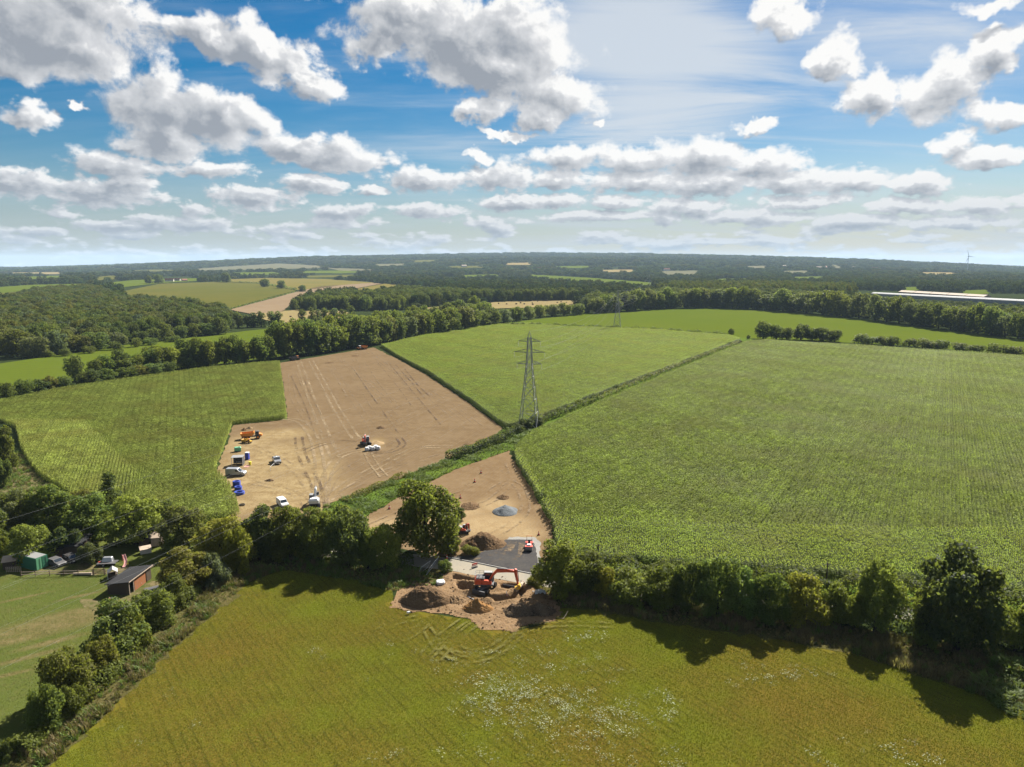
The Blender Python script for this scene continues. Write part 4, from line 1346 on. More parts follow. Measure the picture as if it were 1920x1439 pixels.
hedge('hedge', [(395, 529.5), (440, 530), (480, 532), (520, 538), (556, 545)], 8, 4, 900, 1.6, 'deep', 'dark hedge line with three round trees between far crop fields', 'wild', 12)
hedge('hedge', [(330, 572), (430, 581), (500, 562), (555, 548)], 3, 1.6, 800, 1.0, 'mid', 'thin hedge at the lower edge of the far olive field', 'wild', 13)

# ------------------------------------------------------------------ near trees and bushes, one by one
NT_LIST = [
    # foot px, foot py, top y, width px, kind, tone, label
    (800, 1042, 898, 132, 'broad', 'mid', 'big spreading oak beside the sandy yard, left of the brown heap'),
    (722, 1062, 980, 80, 'broad', 'light', 'yellowish tree left of the big oak, by the road end'),
    (655, 1060, 948, 92, 'broad', 'dark', 'dark rounded tree second left from the big oak'),
    (598, 1052, 950, 84, 'broad', 'mid', 'dark green tree just below the grey excavator boom'),
    (545, 1048, 946, 82, 'broad', 'mid', 'dense tree directly below the small white van'),
    (488, 1050, 950, 84, 'broad', 'dark', 'dark tree left below the white van, at the straw edge'),
    (570, 1046, 975, 50, 'broad', 'yellow', 'slim yellow green tree between dark trees below the white van'),
    (690, 1066, 990, 50, 'broad', 'green', 'narrow green tree squeezed between dark and yellowish trees'),
    (420, 1062, 965, 118, 'broad', 'yellow', 'broad pale yellow green tree at the bottom corner of the left maize'),
    (345, 1030, 948, 90, 'broad', 'olive', 'olive tree left of the pale yellow green tree, by the maize'),
    (445, 1075, 985, 60, 'bush', 'light', 'light green bush in front of the pale yellow green tree'),
    (350, 1108, 1030, 108, 'broad', 'olive', 'big olive bush tree right of the black roofed shed'),
    (405, 1098, 1035, 56, 'bush', 'grey', 'grey green bush right of the big olive bush tree'),
    (325, 1140, 1080, 62, 'bush', 'dark', 'dark bush below the big olive bush tree'),
    (285, 1170, 1106, 84, 'bush', 'mid', 'green bush right of the worn path, next below the shed'),
    (222, 1222, 1130, 116, 'bush', 'mid', 'large dark green bush in the middle of the paddock hedge'),
    (185, 1270, 1195, 70, 'bush', 'olive', 'olive bush just under the largest paddock hedge bush'),
    (125, 1318, 1212, 96, 'bush', 'olive', 'round olive tree bush at the paddock edge, lower left'),
    (88, 1372, 1282, 68, 'bush', 'mid', 'bush casting its shadow on the paddock, near the lower left corner'),
    (140, 1345, 1285, 60, 'bush', 'dark', 'low dark bush right of the round olive bush'),
    (255, 1215, 1150, 60, 'bush', 'mid', 'low bush right of the largest paddock hedge bush'),
    (6, 1425, 1385, 40, 'bush', 'deep', 'dark bush cut by the lower left frame edge'),
    (60, 1050, 978, 86, 'bush', 'yellow', 'round yellow green bush behind the green container'),
    (8, 1048, 1005, 30, 'bush', 'green', 'bright green bush at the left frame edge by the container'),
    (40, 1005, 920, 84, 'broad', 'grey', 'greyish garden tree at the upper left of the garden'),
    (95, 1000, 905, 100, 'broad', 'mid', 'tall green garden tree left of the dark conifer'),
    (150, 985, 920, 70, 'broad', 'olive', 'olive garden tree between the greyish tree and the conifer'),
    (210, 975, 885, 66, 'conifer', 'deep', 'single dark conifer rising above the garden trees'),
    (175, 1010, 925, 100, 'broad', 'light', 'broad light green tree above the dark garden shed roof'),
    (255, 1020, 930, 110, 'broad', 'light', 'broad light green tree above the small lawn'),
    (300, 1000, 935, 70, 'broad', 'dark', 'dark tree between the broad light green tree and the left maize'),
    (130, 1035, 985, 70, 'bush', 'deep', 'dark shrub left above the long garden shed'),
    (170, 1058, 1015, 44, 'bush', 'grey', 'grey leaved shrub right of the long dark garden shed'),
    (330, 1042, 995, 50, 'bush', 'light', 'bright climbing shrub right of the garden huts'),
    (290, 1012, 975, 60, 'bush', 'deep', 'dark shrub over the garden huts'),
    (10, 885, 800, 56, 'broad', 'dark', 'dark tree at the left frame edge beside the left maize'),
    (8, 915, 858, 42, 'bush', 'dark', 'dark round bush at the left frame edge below the dark tree'),
    (20, 980, 925, 56, 'broad', 'mid', 'green tree at the left frame edge above the power wire'),
    (-25, 1040, 940, 90, 'broad', 'dark', 'dark tree cut off by the left frame edge above the container'),
    (1050, 1115, 1012, 106, 'broad', 'mid', 'leafy tree at the left end of the right hedge, by the asphalt'),
    (1100, 1112, 1036, 80, 'broad', 'dark', 'dark tree second from the left in the right hedge'),
    (1130, 1118, 1058, 60, 'bush', 'yellow', 'yellowish bush in the right hedge near the left pole'),
    (1185, 1128, 1070, 92, 'bush', 'light', 'light green bush in the right hedge under the dark hedge gap'),
    (1245, 1140, 1062, 84, 'broad', 'mid', 'green tree third taller one along the right hedge'),
    (1290, 1150, 1045, 70, 'broad', 'dark', 'dark narrow tree left of the tallest mid hedge tree'),
    (1345, 1160, 1034, 96, 'broad', 'mid', 'tallest tree in the middle of the right hedge'),
    (1390, 1160, 1066, 70, 'broad', 'green', 'green tree just right of the tallest mid hedge tree'),
    (1440, 1168, 1068, 84, 'broad', 'green', 'leafy bright tree in the right hedge left of the yellow bush'),
    (1510, 1170, 1078, 92, 'bush', 'yellow', 'yellow green rounded bush left of the thin right pole'),
    (1560, 1172, 1096, 70, 'bush', 'yellow', 'yellowish bush right below the thin right pole'),
    (1640, 1185, 1050, 92, 'broad', 'light', 'airy light green tree left of the big dark tree'),
    (1600, 1180, 1105, 56, 'bush', 'light', 'small light bush left of the airy light green tree'),
    (1792, 1222, 1024, 176, 'broad', 'deep', 'big dark spreading tree at the right of the hedge'),
    (1740, 1210, 1110, 60, 'bush', 'mid', 'mid green bush at the foot of the big dark tree'),
    (1902, 1220, 1128, 84, 'bush', 'light', 'light bush at the right frame edge beside the big dark tree'),
    (1945, 1225, 1115, 80, 'broad', 'dark', 'dark tree cut by the right frame edge'),
    (842, 1040, 1005, 46, 'bush', 'olive', 'tall weeds between the big oak and the brown heap'),
    (880, 1040, 1022, 40, 'bush', 'yellow', 'yellowing weeds at the foot of the brown heap'),
    (862, 975, 952, 26, 'bush', 'dark', 'small dark bush right of the big oak on the bare ground'),
    (832, 1073, 1050, 30, 'bush', 'green', 'small green bush at the end of the wire mesh barrier'),
    (1005, 1098, 1080, 36, 'bush', 'yellow', 'low yellow green weeds right of the concrete pipe'),
    (985, 803, 785, 30, 'bush', 'deep', 'dark bush at the left foot of the near pylon'),
    (1006, 798, 780, 34, 'bush', 'deep', 'dark bush at the right foot of the near pylon'),
    (968, 808, 795, 24, 'bush', 'deep', 'dark bush left of the near pylon at the maize corner'),
]
for t in NT_LIST:
    near_tree(*t)

# ------------------------------------------------------------------ trees in rows and woods further off
ORD = ['first', 'second', 'third', 'fourth', 'fifth', 'sixth', 'seventh', 'eighth', 'ninth', 'tenth', 'eleventh', 'twelfth', 'thirteenth', 'fourteenth', 'fifteenth', 'sixteenth', 'seventeenth', 'eighteenth', 'nineteenth', 'twentieth', 'twenty first', 'twenty second', 'twenty third', 'twenty fourth', 'twenty fifth', 'twenty sixth', 'twenty seventh', 'twenty eighth', 'twenty ninth', 'thirtieth']


def row(px_pts, n, hpx, wpx, tones, what, where, group, kind='broad', back=0, name='broadleaf_tree', seed=1, cat=None):
    """n trees along a line of feet, hpx pixels tall, each counted from the left"""
    rng = np.random.default_rng(seed)
    q = np.array(px_pts, float)
    L = np.r_[0, np.cumsum(np.hypot(*np.diff(q, axis=0).T))]
    ss = (np.arange(n) + 0.5 + rng.uniform(-0.22, 0.22, n)) / n * L[-1]
    for i, s in enumerate(ss):
        px, py = np.interp(s, L, q[:, 0]), np.interp(s, L, q[:, 1])
        hp = np.interp(s / L[-1], np.linspace(0, 1, len(hpx)), hpx) * rng.uniform(0.8, 1.15)
        h = hgt_at(px, py, py - hp)
        p = G(px, py)
        w = wpx * rng.uniform(0.85, 1.3) / FPX * p.y
        tn = tones[int(rng.integers(len(tones)))]
        mid_tree(p.x, p.y, h, w, kind, tn, '%s %s from the left %s' % (ORD[i], what, where), name, cat or ('bush' if kind == 'bush' else 'tree'), group)


row([(5, 752), (100, 734), (180, 722), (330, 700)], 12, [34, 26, 30, 30], 34, ['mid', 'olive', 'dark'], 'low tree', 'along the far edge of the left maize', 'low trees along the far edge of the left maize', seed=11)
row([(130, 718), (200, 708), (310, 694), (400, 684)], 9, [48, 44, 46, 56], 40, ['mid', 'dark', 'green'], 'taller tree', 'behind the low trees of the left maize edge', 'taller trees behind the left maize edge', seed=12)
row([(225, 708), (330, 695), (430, 684), (518, 675)], 13, [36, 48, 56, 50], 38, ['mid', 'green', 'dark'], 'dense tree', 'beyond the left maize up to the bare field', 'dense trees beyond the left maize', seed=13)
row([(505, 674), (560, 668), (630, 658), (700, 646)], 10, [68, 62, 58, 52], 48, ['green', 'mid', 'mid', 'dark'], 'big tree', 'directly behind the top of the bare field', 'big trees directly behind the bare field', seed=14)
row([(540, 655), (620, 645), (700, 633), (800, 617)], 11, [52, 50, 46, 44], 44, ['mid', 'green', 'dark'], 'tree', 'in the second line behind the bare field', 'second line of trees behind the bare field', seed=15)
row([(705, 645), (770, 634), (850, 622), (930, 609)], 13, [50, 46, 44, 34], 38, ['dark', 'mid', 'mid', 'grey'], 'tree', 'behind the middle maize left of the near pylon', 'trees behind the middle maize', seed=16)
row([(720, 622), (800, 606), (880, 596), (915, 598)], 9, [40, 36, 34, 30], 36, ['mid', 'dark', 'green'], 'crown', 'in the line behind the middle maize trees', 'second line behind the middle maize trees', seed=17)
row([(440, 615), (480, 614), (530, 611)], 6, [30, 26, 28], 22, ['deep', 'dark'], 'dark slim tree', 'at the right end of the left wood', 'dark slim trees at the right end of the left wood', 'tall', seed=18)
row([(560, 608), (610, 602), (665, 598)], 7, [28, 24, 24], 20, ['dark', 'mid'], 'slim tree', 'standing on the pale stubble', 'slim trees on the pale stubble', 'tall', seed=19)
row([(1422, 636), (1448, 637), (1474, 637), (1512, 638), (1545, 640), (1580, 642)], 7, [32, 26, 30, 20], 32, ['deep', 'dark'], 'dark tree', 'in the hedge beyond the right maize', 'dark trees in the hedge beyond the right maize', seed=20)
row([(1600, 645), (1660, 648), (1720, 653), (1790, 658), (1850, 664), (1918, 670)], 14, [18, 20, 16, 22], 30, ['dark', 'deep', 'grey'], 'low bush', 'in the hedge behind the right maize', 'low bushy trees beyond the right maize', 'bush', name='bush', seed=21)
row([(1110, 588), (1170, 584), (1240, 579), (1330, 577), (1420, 580)], 17, [36, 42, 34, 40], 34, ['mid', 'dark', 'grey', 'green'], 'tree', 'lining the far side of the far green field, left half', 'trees lining the far green field, left half', seed=22)
row([(1430, 581), (1520, 588), (1620, 598), (1740, 614), (1830, 625), (1918, 637)], 20, [38, 46, 54, 52], 40, ['dark', 'grey', 'mid', 'deep'], 'tall tree', 'lining the far green field, right half', 'trees lining the far green field, right half', seed=23)
row([(935, 607), (1000, 597), (1020, 594), (1065, 592), (1090, 590)], 7, [34, 22, 26, 20], 32, ['dark', 'grey', 'mid'], 'tree', 'between the far bale field and the second pylon', 'trees between bale field and second pylon', seed=24)
row([(20, 668), (75, 670), (140, 660), (200, 655), (240, 646)], 6, [48, 44, 36, 28], 44, ['grey', 'mid', 'olive'], 'tree', 'standing at the near edge of the left wood', 'trees at the near edge of the left wood', seed=25)
row([(255, 645), (300, 640), (340, 634), (420, 626)], 7, [26, 30, 24, 34], 32, ['dark', 'mid'], 'tree', 'at the lower right edge of the left wood', 'trees at the lower right edge of the left wood', seed=26)
row([(30, 672), (120, 668), (190, 660), (330, 640), (350, 636)], 8, [14, 12, 16, 12], 26, ['olive', 'mid', 'dark'], 'low bush', 'below the left wood', 'low bushes below the left wood', 'bush', name='bush', seed=27)
for px, py, h, w, lab in ((425, 531, 20, 20, 'round lone tree left of three on the far crop hedge'), (496, 539, 17, 20, 'round lone tree in the middle of three on the far crop hedge'), (527, 542, 17, 19, 'round lone tree right of the middle one on the far crop hedge'), (567, 548, 14, 16, 'small lone tree at the top of the far ploughed strip'), (280, 533, 16, 15, 'small round tree left of the far red roofed farm'), (297, 532, 18, 20, 'dark tree beside the far red roofed farm'), (890, 591, 38, 27, 'single light green tree in front of the bale field'), (1371, 631, 16, 12, 'lone bush at the end of the low hedge, corner of middle maize'), (1403, 636, 8, 8, 'tiny bush between lone bush and dark hedge trees'), (917, 583, 16, 10, 'small pointed tree on the bale field edge'), (843, 588, 14, 9, 'thin tree at the left end of the bale field'), (1198, 573, 34, 22, 'grey green tree in front of the gap to the bright far field')):
    p = G(px, py)
    mid_tree(p.x, p.y, hgt_at(px, py, py - h), w / FPX * p.y, 'broad', 'light' if px == 890 else ('mid' if px == 1198 else 'dark'), lab, 'broadleaf_tree')

# woods: the front crowns are trees of their own, what lies behind reads as one mass
WOODS = [
    ('left_wood', [(-300, 690), (-300, 575), (0, 580), (70, 553), (170, 546), (235, 572), (330, 580), (430, 597), (432, 622), (330, 632), (240, 643), (180, 652), (60, 662), (0, 668)], 10.0, (13, 19), ['olive', 'mid', 'dark', 'grey'], 62),
    ('middle_wood', [(545, 584), (600, 566), (700, 561), (760, 552), (830, 558), (960, 564), (1085, 560), (1085, 564), (880, 568), (800, 576), (740, 584), (640, 583)], 13.0, (15, 21), ['dark', 'deep', 'mid'], 30),
    ('right_wood', [(1095, 588), (1110, 566), (1190, 578), (1260, 548), (1590, 572), (1620, 592), (1920, 616), (2250, 636), (2250, 668), (1918, 634), (1830, 622), (1740, 611), (1620, 595), (1520, 585), (1430, 578), (1330, 574), (1240, 576), (1170, 581)], 12.0, (15, 21), ['dark', 'grey', 'mid', 'deep'], 0),
]
wrng = np.random.default_rng(321)
STUFF = []
for nm, poly, sp, hr, tones, front in WOODS:
    P = poly_points(ground_poly(poly), sp, wrng, 0.42)
    P = P[(np.abs(P[:, 0]) < 0.85 * P[:, 1] + 20)]
    o = np.argsort(P[:, 1])
    P = P[o]
    for k, (x, y) in enumerate(P):
        h = wrng.uniform(*hr)
        if k < front:
            mid_tree(x, y, h, h * wrng.uniform(0.65, 0.95), 'broad', tones[int(wrng.integers(len(tones)))], 'broadleaf tree among the close front crowns of the %s' % nm.replace('_', ' '), group='front trees of the ' + nm.replace('_', ' '))
        else:
            STUFF.append((nm, x, y, h))
for x, y in poly_points(ground_poly([(1620, 562), (1650, 564), (2100, 592), (2100, 622), (1920, 614), (1620, 590)]), 10.0, wrng, 0.4):
    STUFF.append(('right_wood', x, y, wrng.uniform(5, 8.5)))
# tall plantation behind the far green field
PLANT = [(1225, 556), (1270, 546), (1450, 546), (1600, 552), (1606, 566), (1450, 562), (1300, 560)]
P = poly_points(ground_poly(PLANT), (9, 22), wrng, 0.35)
for x, y in P:
    STUFF.append(('tall_plantation', x, y, wrng.uniform(21, 26)))


def wood_stuff():
    tones = {'left_wood': ['olive', 'mid', 'dark', 'grey'], 'middle_wood': ['dark', 'deep', 'mid'], 'right_wood': ['dark', 'grey', 'mid'], 'tall_plantation': ['olive', 'mid']}
    labs = {'left_wood': 'dense broadleaf wood on the left beyond the valley pasture', 'middle_wood': 'dark belt of trees below the far stubble fields', 'right_wood': 'deep tree belt behind the far green field', 'tall_plantation': 'tall even plantation rising over the right tree belt'}
    for nm in labs:
        it = [s for s in STUFF if s[0] == nm]
        if not it:
            continue
        A = np.array([s[1:] for s in it])
        kind = 'tall' if nm == 'tall_plantation' else 'broad'
        src = MID
        keys = [k for k in src if k[0] == kind]
        protos, cols = [], tones[nm]
        for k in keys:
            for c in cols:
                protos.append((toned(src[k], c, True), None))
        n = len(A)
        w = A[:, 2] * wrng.uniform(0.7, 1.0, n) if kind == 'broad' else A[:, 2] * wrng.uniform(0.35, 0.5, n)
        nw = 0.98 if kind == 'broad' else 0.5
        scatter(nm, np.c_[A[:, :2], np.zeros(n)], wrng.uniform(0, 6.28, n), np.c_[w / nw, w / nw, A[:, 2]], wrng.integers(0, len(protos), n), protos, label=labs[nm], cat='woodland')


wood_stuff()

# distant woodland on the hills: spacing opens with distance
def far_woods():
    rng = np.random.default_rng(8)
    pts = []
    d = 930.0
    while d < 11500:
        sp = max(11.0, d * (0.0085 if d < 3500 else 0.0105))
        half = 0.80 * d + 60
        xs = np.arange(-half, half, sp)
        x = xs + rng.uniform(-0.45, 0.45, len(xs)) * sp
        y = d + rng.uniform(-0.5, 0.5, len(xs)) * sp * 2.0
        pts.append(np.c_[x, y, np.full(len(xs), sp)])
        d += sp * (1.6 if d < 3000 else 2.2)
    P = np.concatenate(pts)
    Z = terrain(P[:, 0], P[:, 1])
    X, Y = P[:, 0], P[:, 1]
    dd = Y * math.cos(PITCH) - (Z - CAM_H) * math.sin(PITCH)
    vv = Y * math.sin(PITCH) + (Z - CAM_H) * math.cos(PITCH)
    pp = np.stack([960 + FPX * X / dd, 719.5 - FPX * vv / dd], -1)
    keep = np.ones(len(P), bool)
    for mt, poly in FARS:
        keep &= ~inside(pp, np.array(poly, float))
        low = pp - np.c_[np.zeros(len(P)), 0.55 * 14.0 / Y * FPX]
        keep &= ~inside(low, np.array(poly, float))
    for q in (PASTURE, FARCROP, MAIZE_MID, MAIZE_RIGHT, MAIZE_LEFT, BARE, PLANT):
        keep &= ~inside(pp, np.array(q, float))
    for nm, poly, *_ in WOODS:
        keep &= ~inside(pp, np.array(poly, float))
    # open ground left of and below the far crops, and round the long white building
    for q in ([(640, 590), (720, 586), (900, 584), (1090, 573), (1100, 590), (935, 606), (880, 600), (700, 600)], [(1600, 545), (1930, 552), (2100, 600), (2100, 625), (1930, 620), (1610, 592)], [(225, 575), (330, 570), (440, 582), (540, 585), (660, 600), (440, 612), (420, 595), (300, 580)], [(300, 519), (360, 519), (360, 530), (300, 530)]):
        keep &= ~inside(pp, np.array(q, float))
    # glades: lots of small openings and meadow scraps on the hills
    gl = np.sin(P[:, 0] / 310 + 2) * np.sin(P[:, 1] / 430 + 1) + 0.5 * np.sin(P[:, 0] / 131 + P[:, 1] / 170)
    keep &= ~((gl > 1.12) & (P[:, 1] > 2300))
    P, Z = P[keep], Z[keep]
    n = len(P)
    cone = rng.random(n) < np.where(np.sin(P[:, 0] / 700 + P[:, 1] / 900) > 0.2, 0.35, 0.06)
    idx = np.where(cone, 0, 0)
    keysb = [k for k in FAR if k[0] == 'broad']
    keysc = [k for k in FAR if k[0] == 'conifer']
    cols = ['dark', 'mid', 'olive', 'deep', 'grey']
    protos = [(toned(FAR[k], c), None) for k in keysb for c in cols] + [(toned(FAR[k], 'deep'), None) for k in keysc]
    nb = len(keysb) * len(cols)
    # tone patches: whole stands share a tone
    tp = (np.floor((np.sin(P[:, 0] / 260 + 0.7) + np.sin(P[:, 1] / 340 + P[:, 0] / 900) + rng.normal(0, 0.45, n)) * 1.4 + 2.3)).astype(int).clip(0, 4)
    idx = rng.integers(0, len(keysb), n) * len(cols) + tp
    idx[cone] = nb + rng.integers(0, len(keysc), cone.sum())
    h = rng.uniform(8, 20, n) * np.where(P[:, 1] > 5000, 1.15, 1.0)
    w = P[:, 2] * rng.uniform(1.0, 1.5, n) / 0.98
    print('far woods', n)
    scatter('far_woodland', np.c_[P[:, 0], P[:, 1], Z - 0.5], rng.uniform(0, 6.28, n), np.c_[w, w, h], idx, protos, label='wooded hills reaching to the horizon', cat='woodland')


far_woods()

# ------------------------------------------------------------------ dug site and heaps
from mathutils import noise as mnoise


def poly_sd(P, poly):
    """distance to a polygon, negative inside"""
    q = np.asarray(poly, float)
    best = np.full(len(P), 1e9)
    for i in range(len(q)):
        a, b = q[i], q[(i + 1) % len(q)]
        ab = b - a
        t = np.clip(((P - a) @ ab) / (ab @ ab + 1e-9), 0, 1)
        best = np.minimum(best, np.linalg.norm(P - a - t[:, None] * ab, axis=1))
    return np.where(inside(P, q), -best, best)


def fbm(P, sc, seed=0):
    return np.array([mnoise.fractal(Vector((x * sc + seed, y * sc, seed * 1.7)), 1.0, 2.0, 4) for x, y in P])


TRENCHES = [
    ([(848, 1080), (895, 1091), (896, 1096), (850, 1086)], 1.1),
    ([(940, 1097), (978, 1101), (976, 1106), (940, 1104)], 1.2),
    ([(858, 1093), (886, 1098), (884, 1112), (864, 1107)], 1.3),
    ([(918, 1121), (955, 1118), (976, 1104), (990, 1106), (972, 1122), (930, 1130)], 1.2),
    ([(884, 1108), (905, 1116), (925, 1122), (918, 1126), (888, 1117)], 0.8),
]


def site():
    q = np.array(SITE_G)
    st = 0.32
    gx = np.arange(q[:, 0].min() - 1, q[:, 0].max() + 1, st)
    gy = np.arange(q[:, 1].min() - 1, q[:, 1].max() + 1, st)
    X, Y = np.meshgrid(gx, gy)
    P = np.stack([X.ravel(), Y.ravel()], -1)
    sd = poly_sd(P, SITE_G)
    n1 = fbm(P, 0.35, 3)
    z = 0.10 + 0.16 * np.clip(-sd / 1.2, 0, 1) * (0.4 + n1) + 0.05 * fbm(P, 1.6, 9)
    for tr, dep in TRENCHES:
        s = poly_sd(P, ground_poly(tr)) + 0.25 * n1
        k = np.clip(0.5 - s / 0.5, 0, 1)
        z -= dep * k * k * (3 - 2 * k)
        rim = np.exp(-((s - 0.7) / 0.5) ** 2) * 0.22
        z += rim * (1 + n1)
    road = poly_sd(P, ground_poly([(560, 1026), (700, 1036), (775, 1040), (840, 1047), (1010, 1081), (1100, 1095), (1100, 1112), (1012, 1100), (920, 1085), (840, 1070), (770, 1062), (560, 1045)]))
    z = np.where(road < 0.3, np.minimum(z, 0.03), z)
    z = np.where((sd > -0.5) & (sd < 0.9), np.minimum(z, 0.09), z)
    nx, ny = len(gx), len(gy)
    i, j = np.meshgrid(np.arange(ny - 1), np.arange(nx - 1), indexing='ij')
    a = (i * nx + j).ravel()
    F = np.stack([a, a + 1, a + nx + 1, a + nx], -1)
    edge = sd + 0.5 * fbm(P, 0.8, 5)
    F = F[(edge[F] < 0.25).any(1)]
    used, inv = np.unique(F, return_inverse=True)
    V = np.c_[P, z][used]
    o = tag(add_mesh('dug_ground', V, np.ascontiguousarray(inv.reshape(F.shape)), M['dig'], smooth=True), kind='structure')
    m = MB()
    rg = np.random.default_rng(5)
    for k in rg.choice(len(V), 420, replace=False):
        s = rg.uniform(0.06, 0.24) * (1.8 if rg.random() < 0.08 else 1)
        m.box((V[k, 0] + rg.normal(0, .2), V[k, 1] + rg.normal(0, .2), V[k, 2] + s * 0.1), (s * 1.4, s, s * 0.8), Matrix.Rotation(rg.uniform(0, 3), 3, 'Z') @ Matrix.Rotation(rg.uniform(-.6, .6), 3, 'X'), (0.55, 0.65))
    tag(m.build('clods', M['heap'], o), kind='stuff')


site()


def heap(name, px, py, wpx, dep, h, mat, label, yaw=0.0, seed=0, rough=0.35, flat=0.0, cat='heap'):
    p = G(px, py)
    D = p.y * math.cos(PITCH) + CAM_H * math.sin(PITCH)
    a, b = wpx / 2 / FPX * D, dep / 2
    V, F = [], []
    nr, na = 28, 76
    for i in range(nr + 1):
        t = i / nr
        for k in range(na):
            th = 2 * math.pi * k / na
            w = 1 + 0.16 * mnoise.noise(Vector((math.cos(th) * 1.3 + seed, math.sin(th) * 1.3, 0.5)))
            x, y = a * t * math.cos(th) * w, b * t * math.sin(th) * w
            pr = max(0.0, 1 - t)
            pr = min(pr * (1 + flat), 1.0)
            prof = pr ** 0.95 if flat else pr ** 0.85
            nz = mnoise.fractal(Vector((x * 0.55 + seed * 3, y * 0.55, seed)), 1.0, 2.0, 5)
            rid = 1 - abs(mnoise.noise(Vector((x * 0.35 + seed, y * 0.35, seed + 4.0))))
            z = h * prof * (0.72 + 0.36 * rid) + rough * nz * min(1, prof * 2.5) + rough * 0.45 * mnoise.fractal(Vector((x * 2.6, y * 2.6 + seed, seed)), 1.0, 2.0, 3) * min(1, prof * 4)
            V.append((x, y, max(z, -0.02) if i < nr else -0.05))
    for i in range(nr):
        F += [(i * na + k, (i + 1) * na + k, (i + 1) * na + (k + 1) % na, i * na + (k + 1) % na) for k in range(na)]
    o = add_mesh(name, V, F, M[mat], smooth=True)
    o.location = (p.x, p.y, 0.05)
    o.rotation_euler = (0, 0, yaw)
    if mat in ('heap', 'heap_orange', 'brash'):
        rng = np.random.default_rng(seed + 50)
        m = MB()
        for _ in range(70):
            t, th = math.sqrt(rng.random()) * 1.02, rng.uniform(0, 6.28)
            s = rng.uniform(0.06, 0.2) * (1.5 if rng.random() < 0.1 else 1)
            x, y = a * t * math.cos(th), b * t * math.sin(th)
            m.box((x, y, max(h * (1 - t) * 0.9, 0) + s * 0.2), (s * 1.3, s, s * 0.8), Matrix.Rotation(rng.uniform(0, 3), 3, 'Z') @ Matrix.Rotation(rng.uniform(-.5, .5), 3, 'X'), (0.6, 0.7))
        tag(m.build('clods', M[mat], o), kind='stuff')
    return tag(o, label, cat)


heap('spoil_heap', 797, 1129, 106, 6.0, 2.5, 'heap', 'big brown spoil heap at the left of the dug ground', seed=1, flat=0.5)
heap('sand_heap', 895, 1143, 62, 3.8, 1.9, 'heap_orange', 'orange sand heap in front of the large red excavator', seed=2)
heap('spoil_heap', 852, 1128, 50, 3.2, 1.0, 'dig', 'low tan heap between the big spoil heap and the orange sand heap', seed=3)
heap('spoil_heap', 905, 1022, 86, 7.0, 2.3, 'heap', 'brown earth heap beside the new asphalt entrance', seed=4, flat=0.35)
heap('gravel_heap', 947, 960, 50, 7.0, 1.6, 'gravel', 'blue grey gravel heap on the sandy yard', seed=5, rough=0.12)
heap('spoil_heap', 943, 934, 24, 3.5, 0.8, 'heap', 'small dark earth heap just behind the gravel heap', seed=6, rough=0.2)
heap('spoil_heap', 882, 950, 36, 6.0, 0.9, 'heap', 'low dark earth heap right of the big oak', seed=7, rough=0.2)
heap('spoil_heap', 714, 803, 18, 3.0, 0.7, 'heap', 'small dark heap behind the red boomed excavator on the bare field', seed=8, rough=0.15)
heap('sand_heap', 706, 832, 30, 6.0, 0.7, 'sand', 'flat yellow sand heap beside the white bags', seed=9, rough=0.1)
heap('spoil_heap', 505, 902, 16, 1.6, 0.5, 'heap', 'small earth heap in the middle of the straw compound', seed=10, rough=0.15)
heap('spoil_heap', 458, 807, 10, 2.2, 0.9, 'heap', 'small dark earth heap behind the orange dumper', seed=12, rough=0.15)
heap('sand_heap', 468, 804, 12, 2.0, 0.7, 'sand', 'small pale sand heap behind the orange dumper', seed=13, rough=0.1)
heap('spoil_heap', 666, 668, 14, 5.0, 0.4, 'heap', 'low dark earth streak below the yellow truck on the bare field', seed=14, rough=0.1)
heap('spoil_heap', 618, 681, 18, 4.0, 0.4, 'heap', 'low dark earth streak at the top of the bare field', seed=15, rough=0.1)


def brash(px, py, wpx, dep, h, label, seed):
    o = heap('brash_heap', px, py, wpx, dep, h, 'brash', label, seed=seed, rough=0.4)
    p = G(px, py)
    D = p.y * math.cos(PITCH) + CAM_H * math.sin(PITCH)
    a, b = wpx / 2 / FPX * D, dep / 2
    rng = np.random.default_rng(seed)
    m = MB()
    for _ in range(420):
        t, th = math.sqrt(rng.random()) * 0.95, rng.uniform(0, 6.28)
        x, y, z = a * t * math.cos(th), b * t * math.sin(th), h * (1 - t) * 0.95
        d = Vector((rng.normal(), rng.normal(), rng.normal() * 0.6 + 0.25)).normalized() * rng.uniform(0.4, 1.1)
        q = Vector((x, y, z))
        m.tube([q - d * 0.5, q, q + d * 0.5 + Vector((rng.normal(0, .1), rng.normal(0, .1), 0))], [0.025, 0.02, 0.008], 3, False)
    tag(m.build('twigs', M['bark'], o), kind='stuff')
    return o


brash(974, 1150, 66, 4.2, 1.7, 'tangled brown brash heap nearest the orange sand heap', 21)
brash(1012, 1148, 64, 4.0, 1.6, 'tangled brown brash heap at the right end of the dug ground', 22)


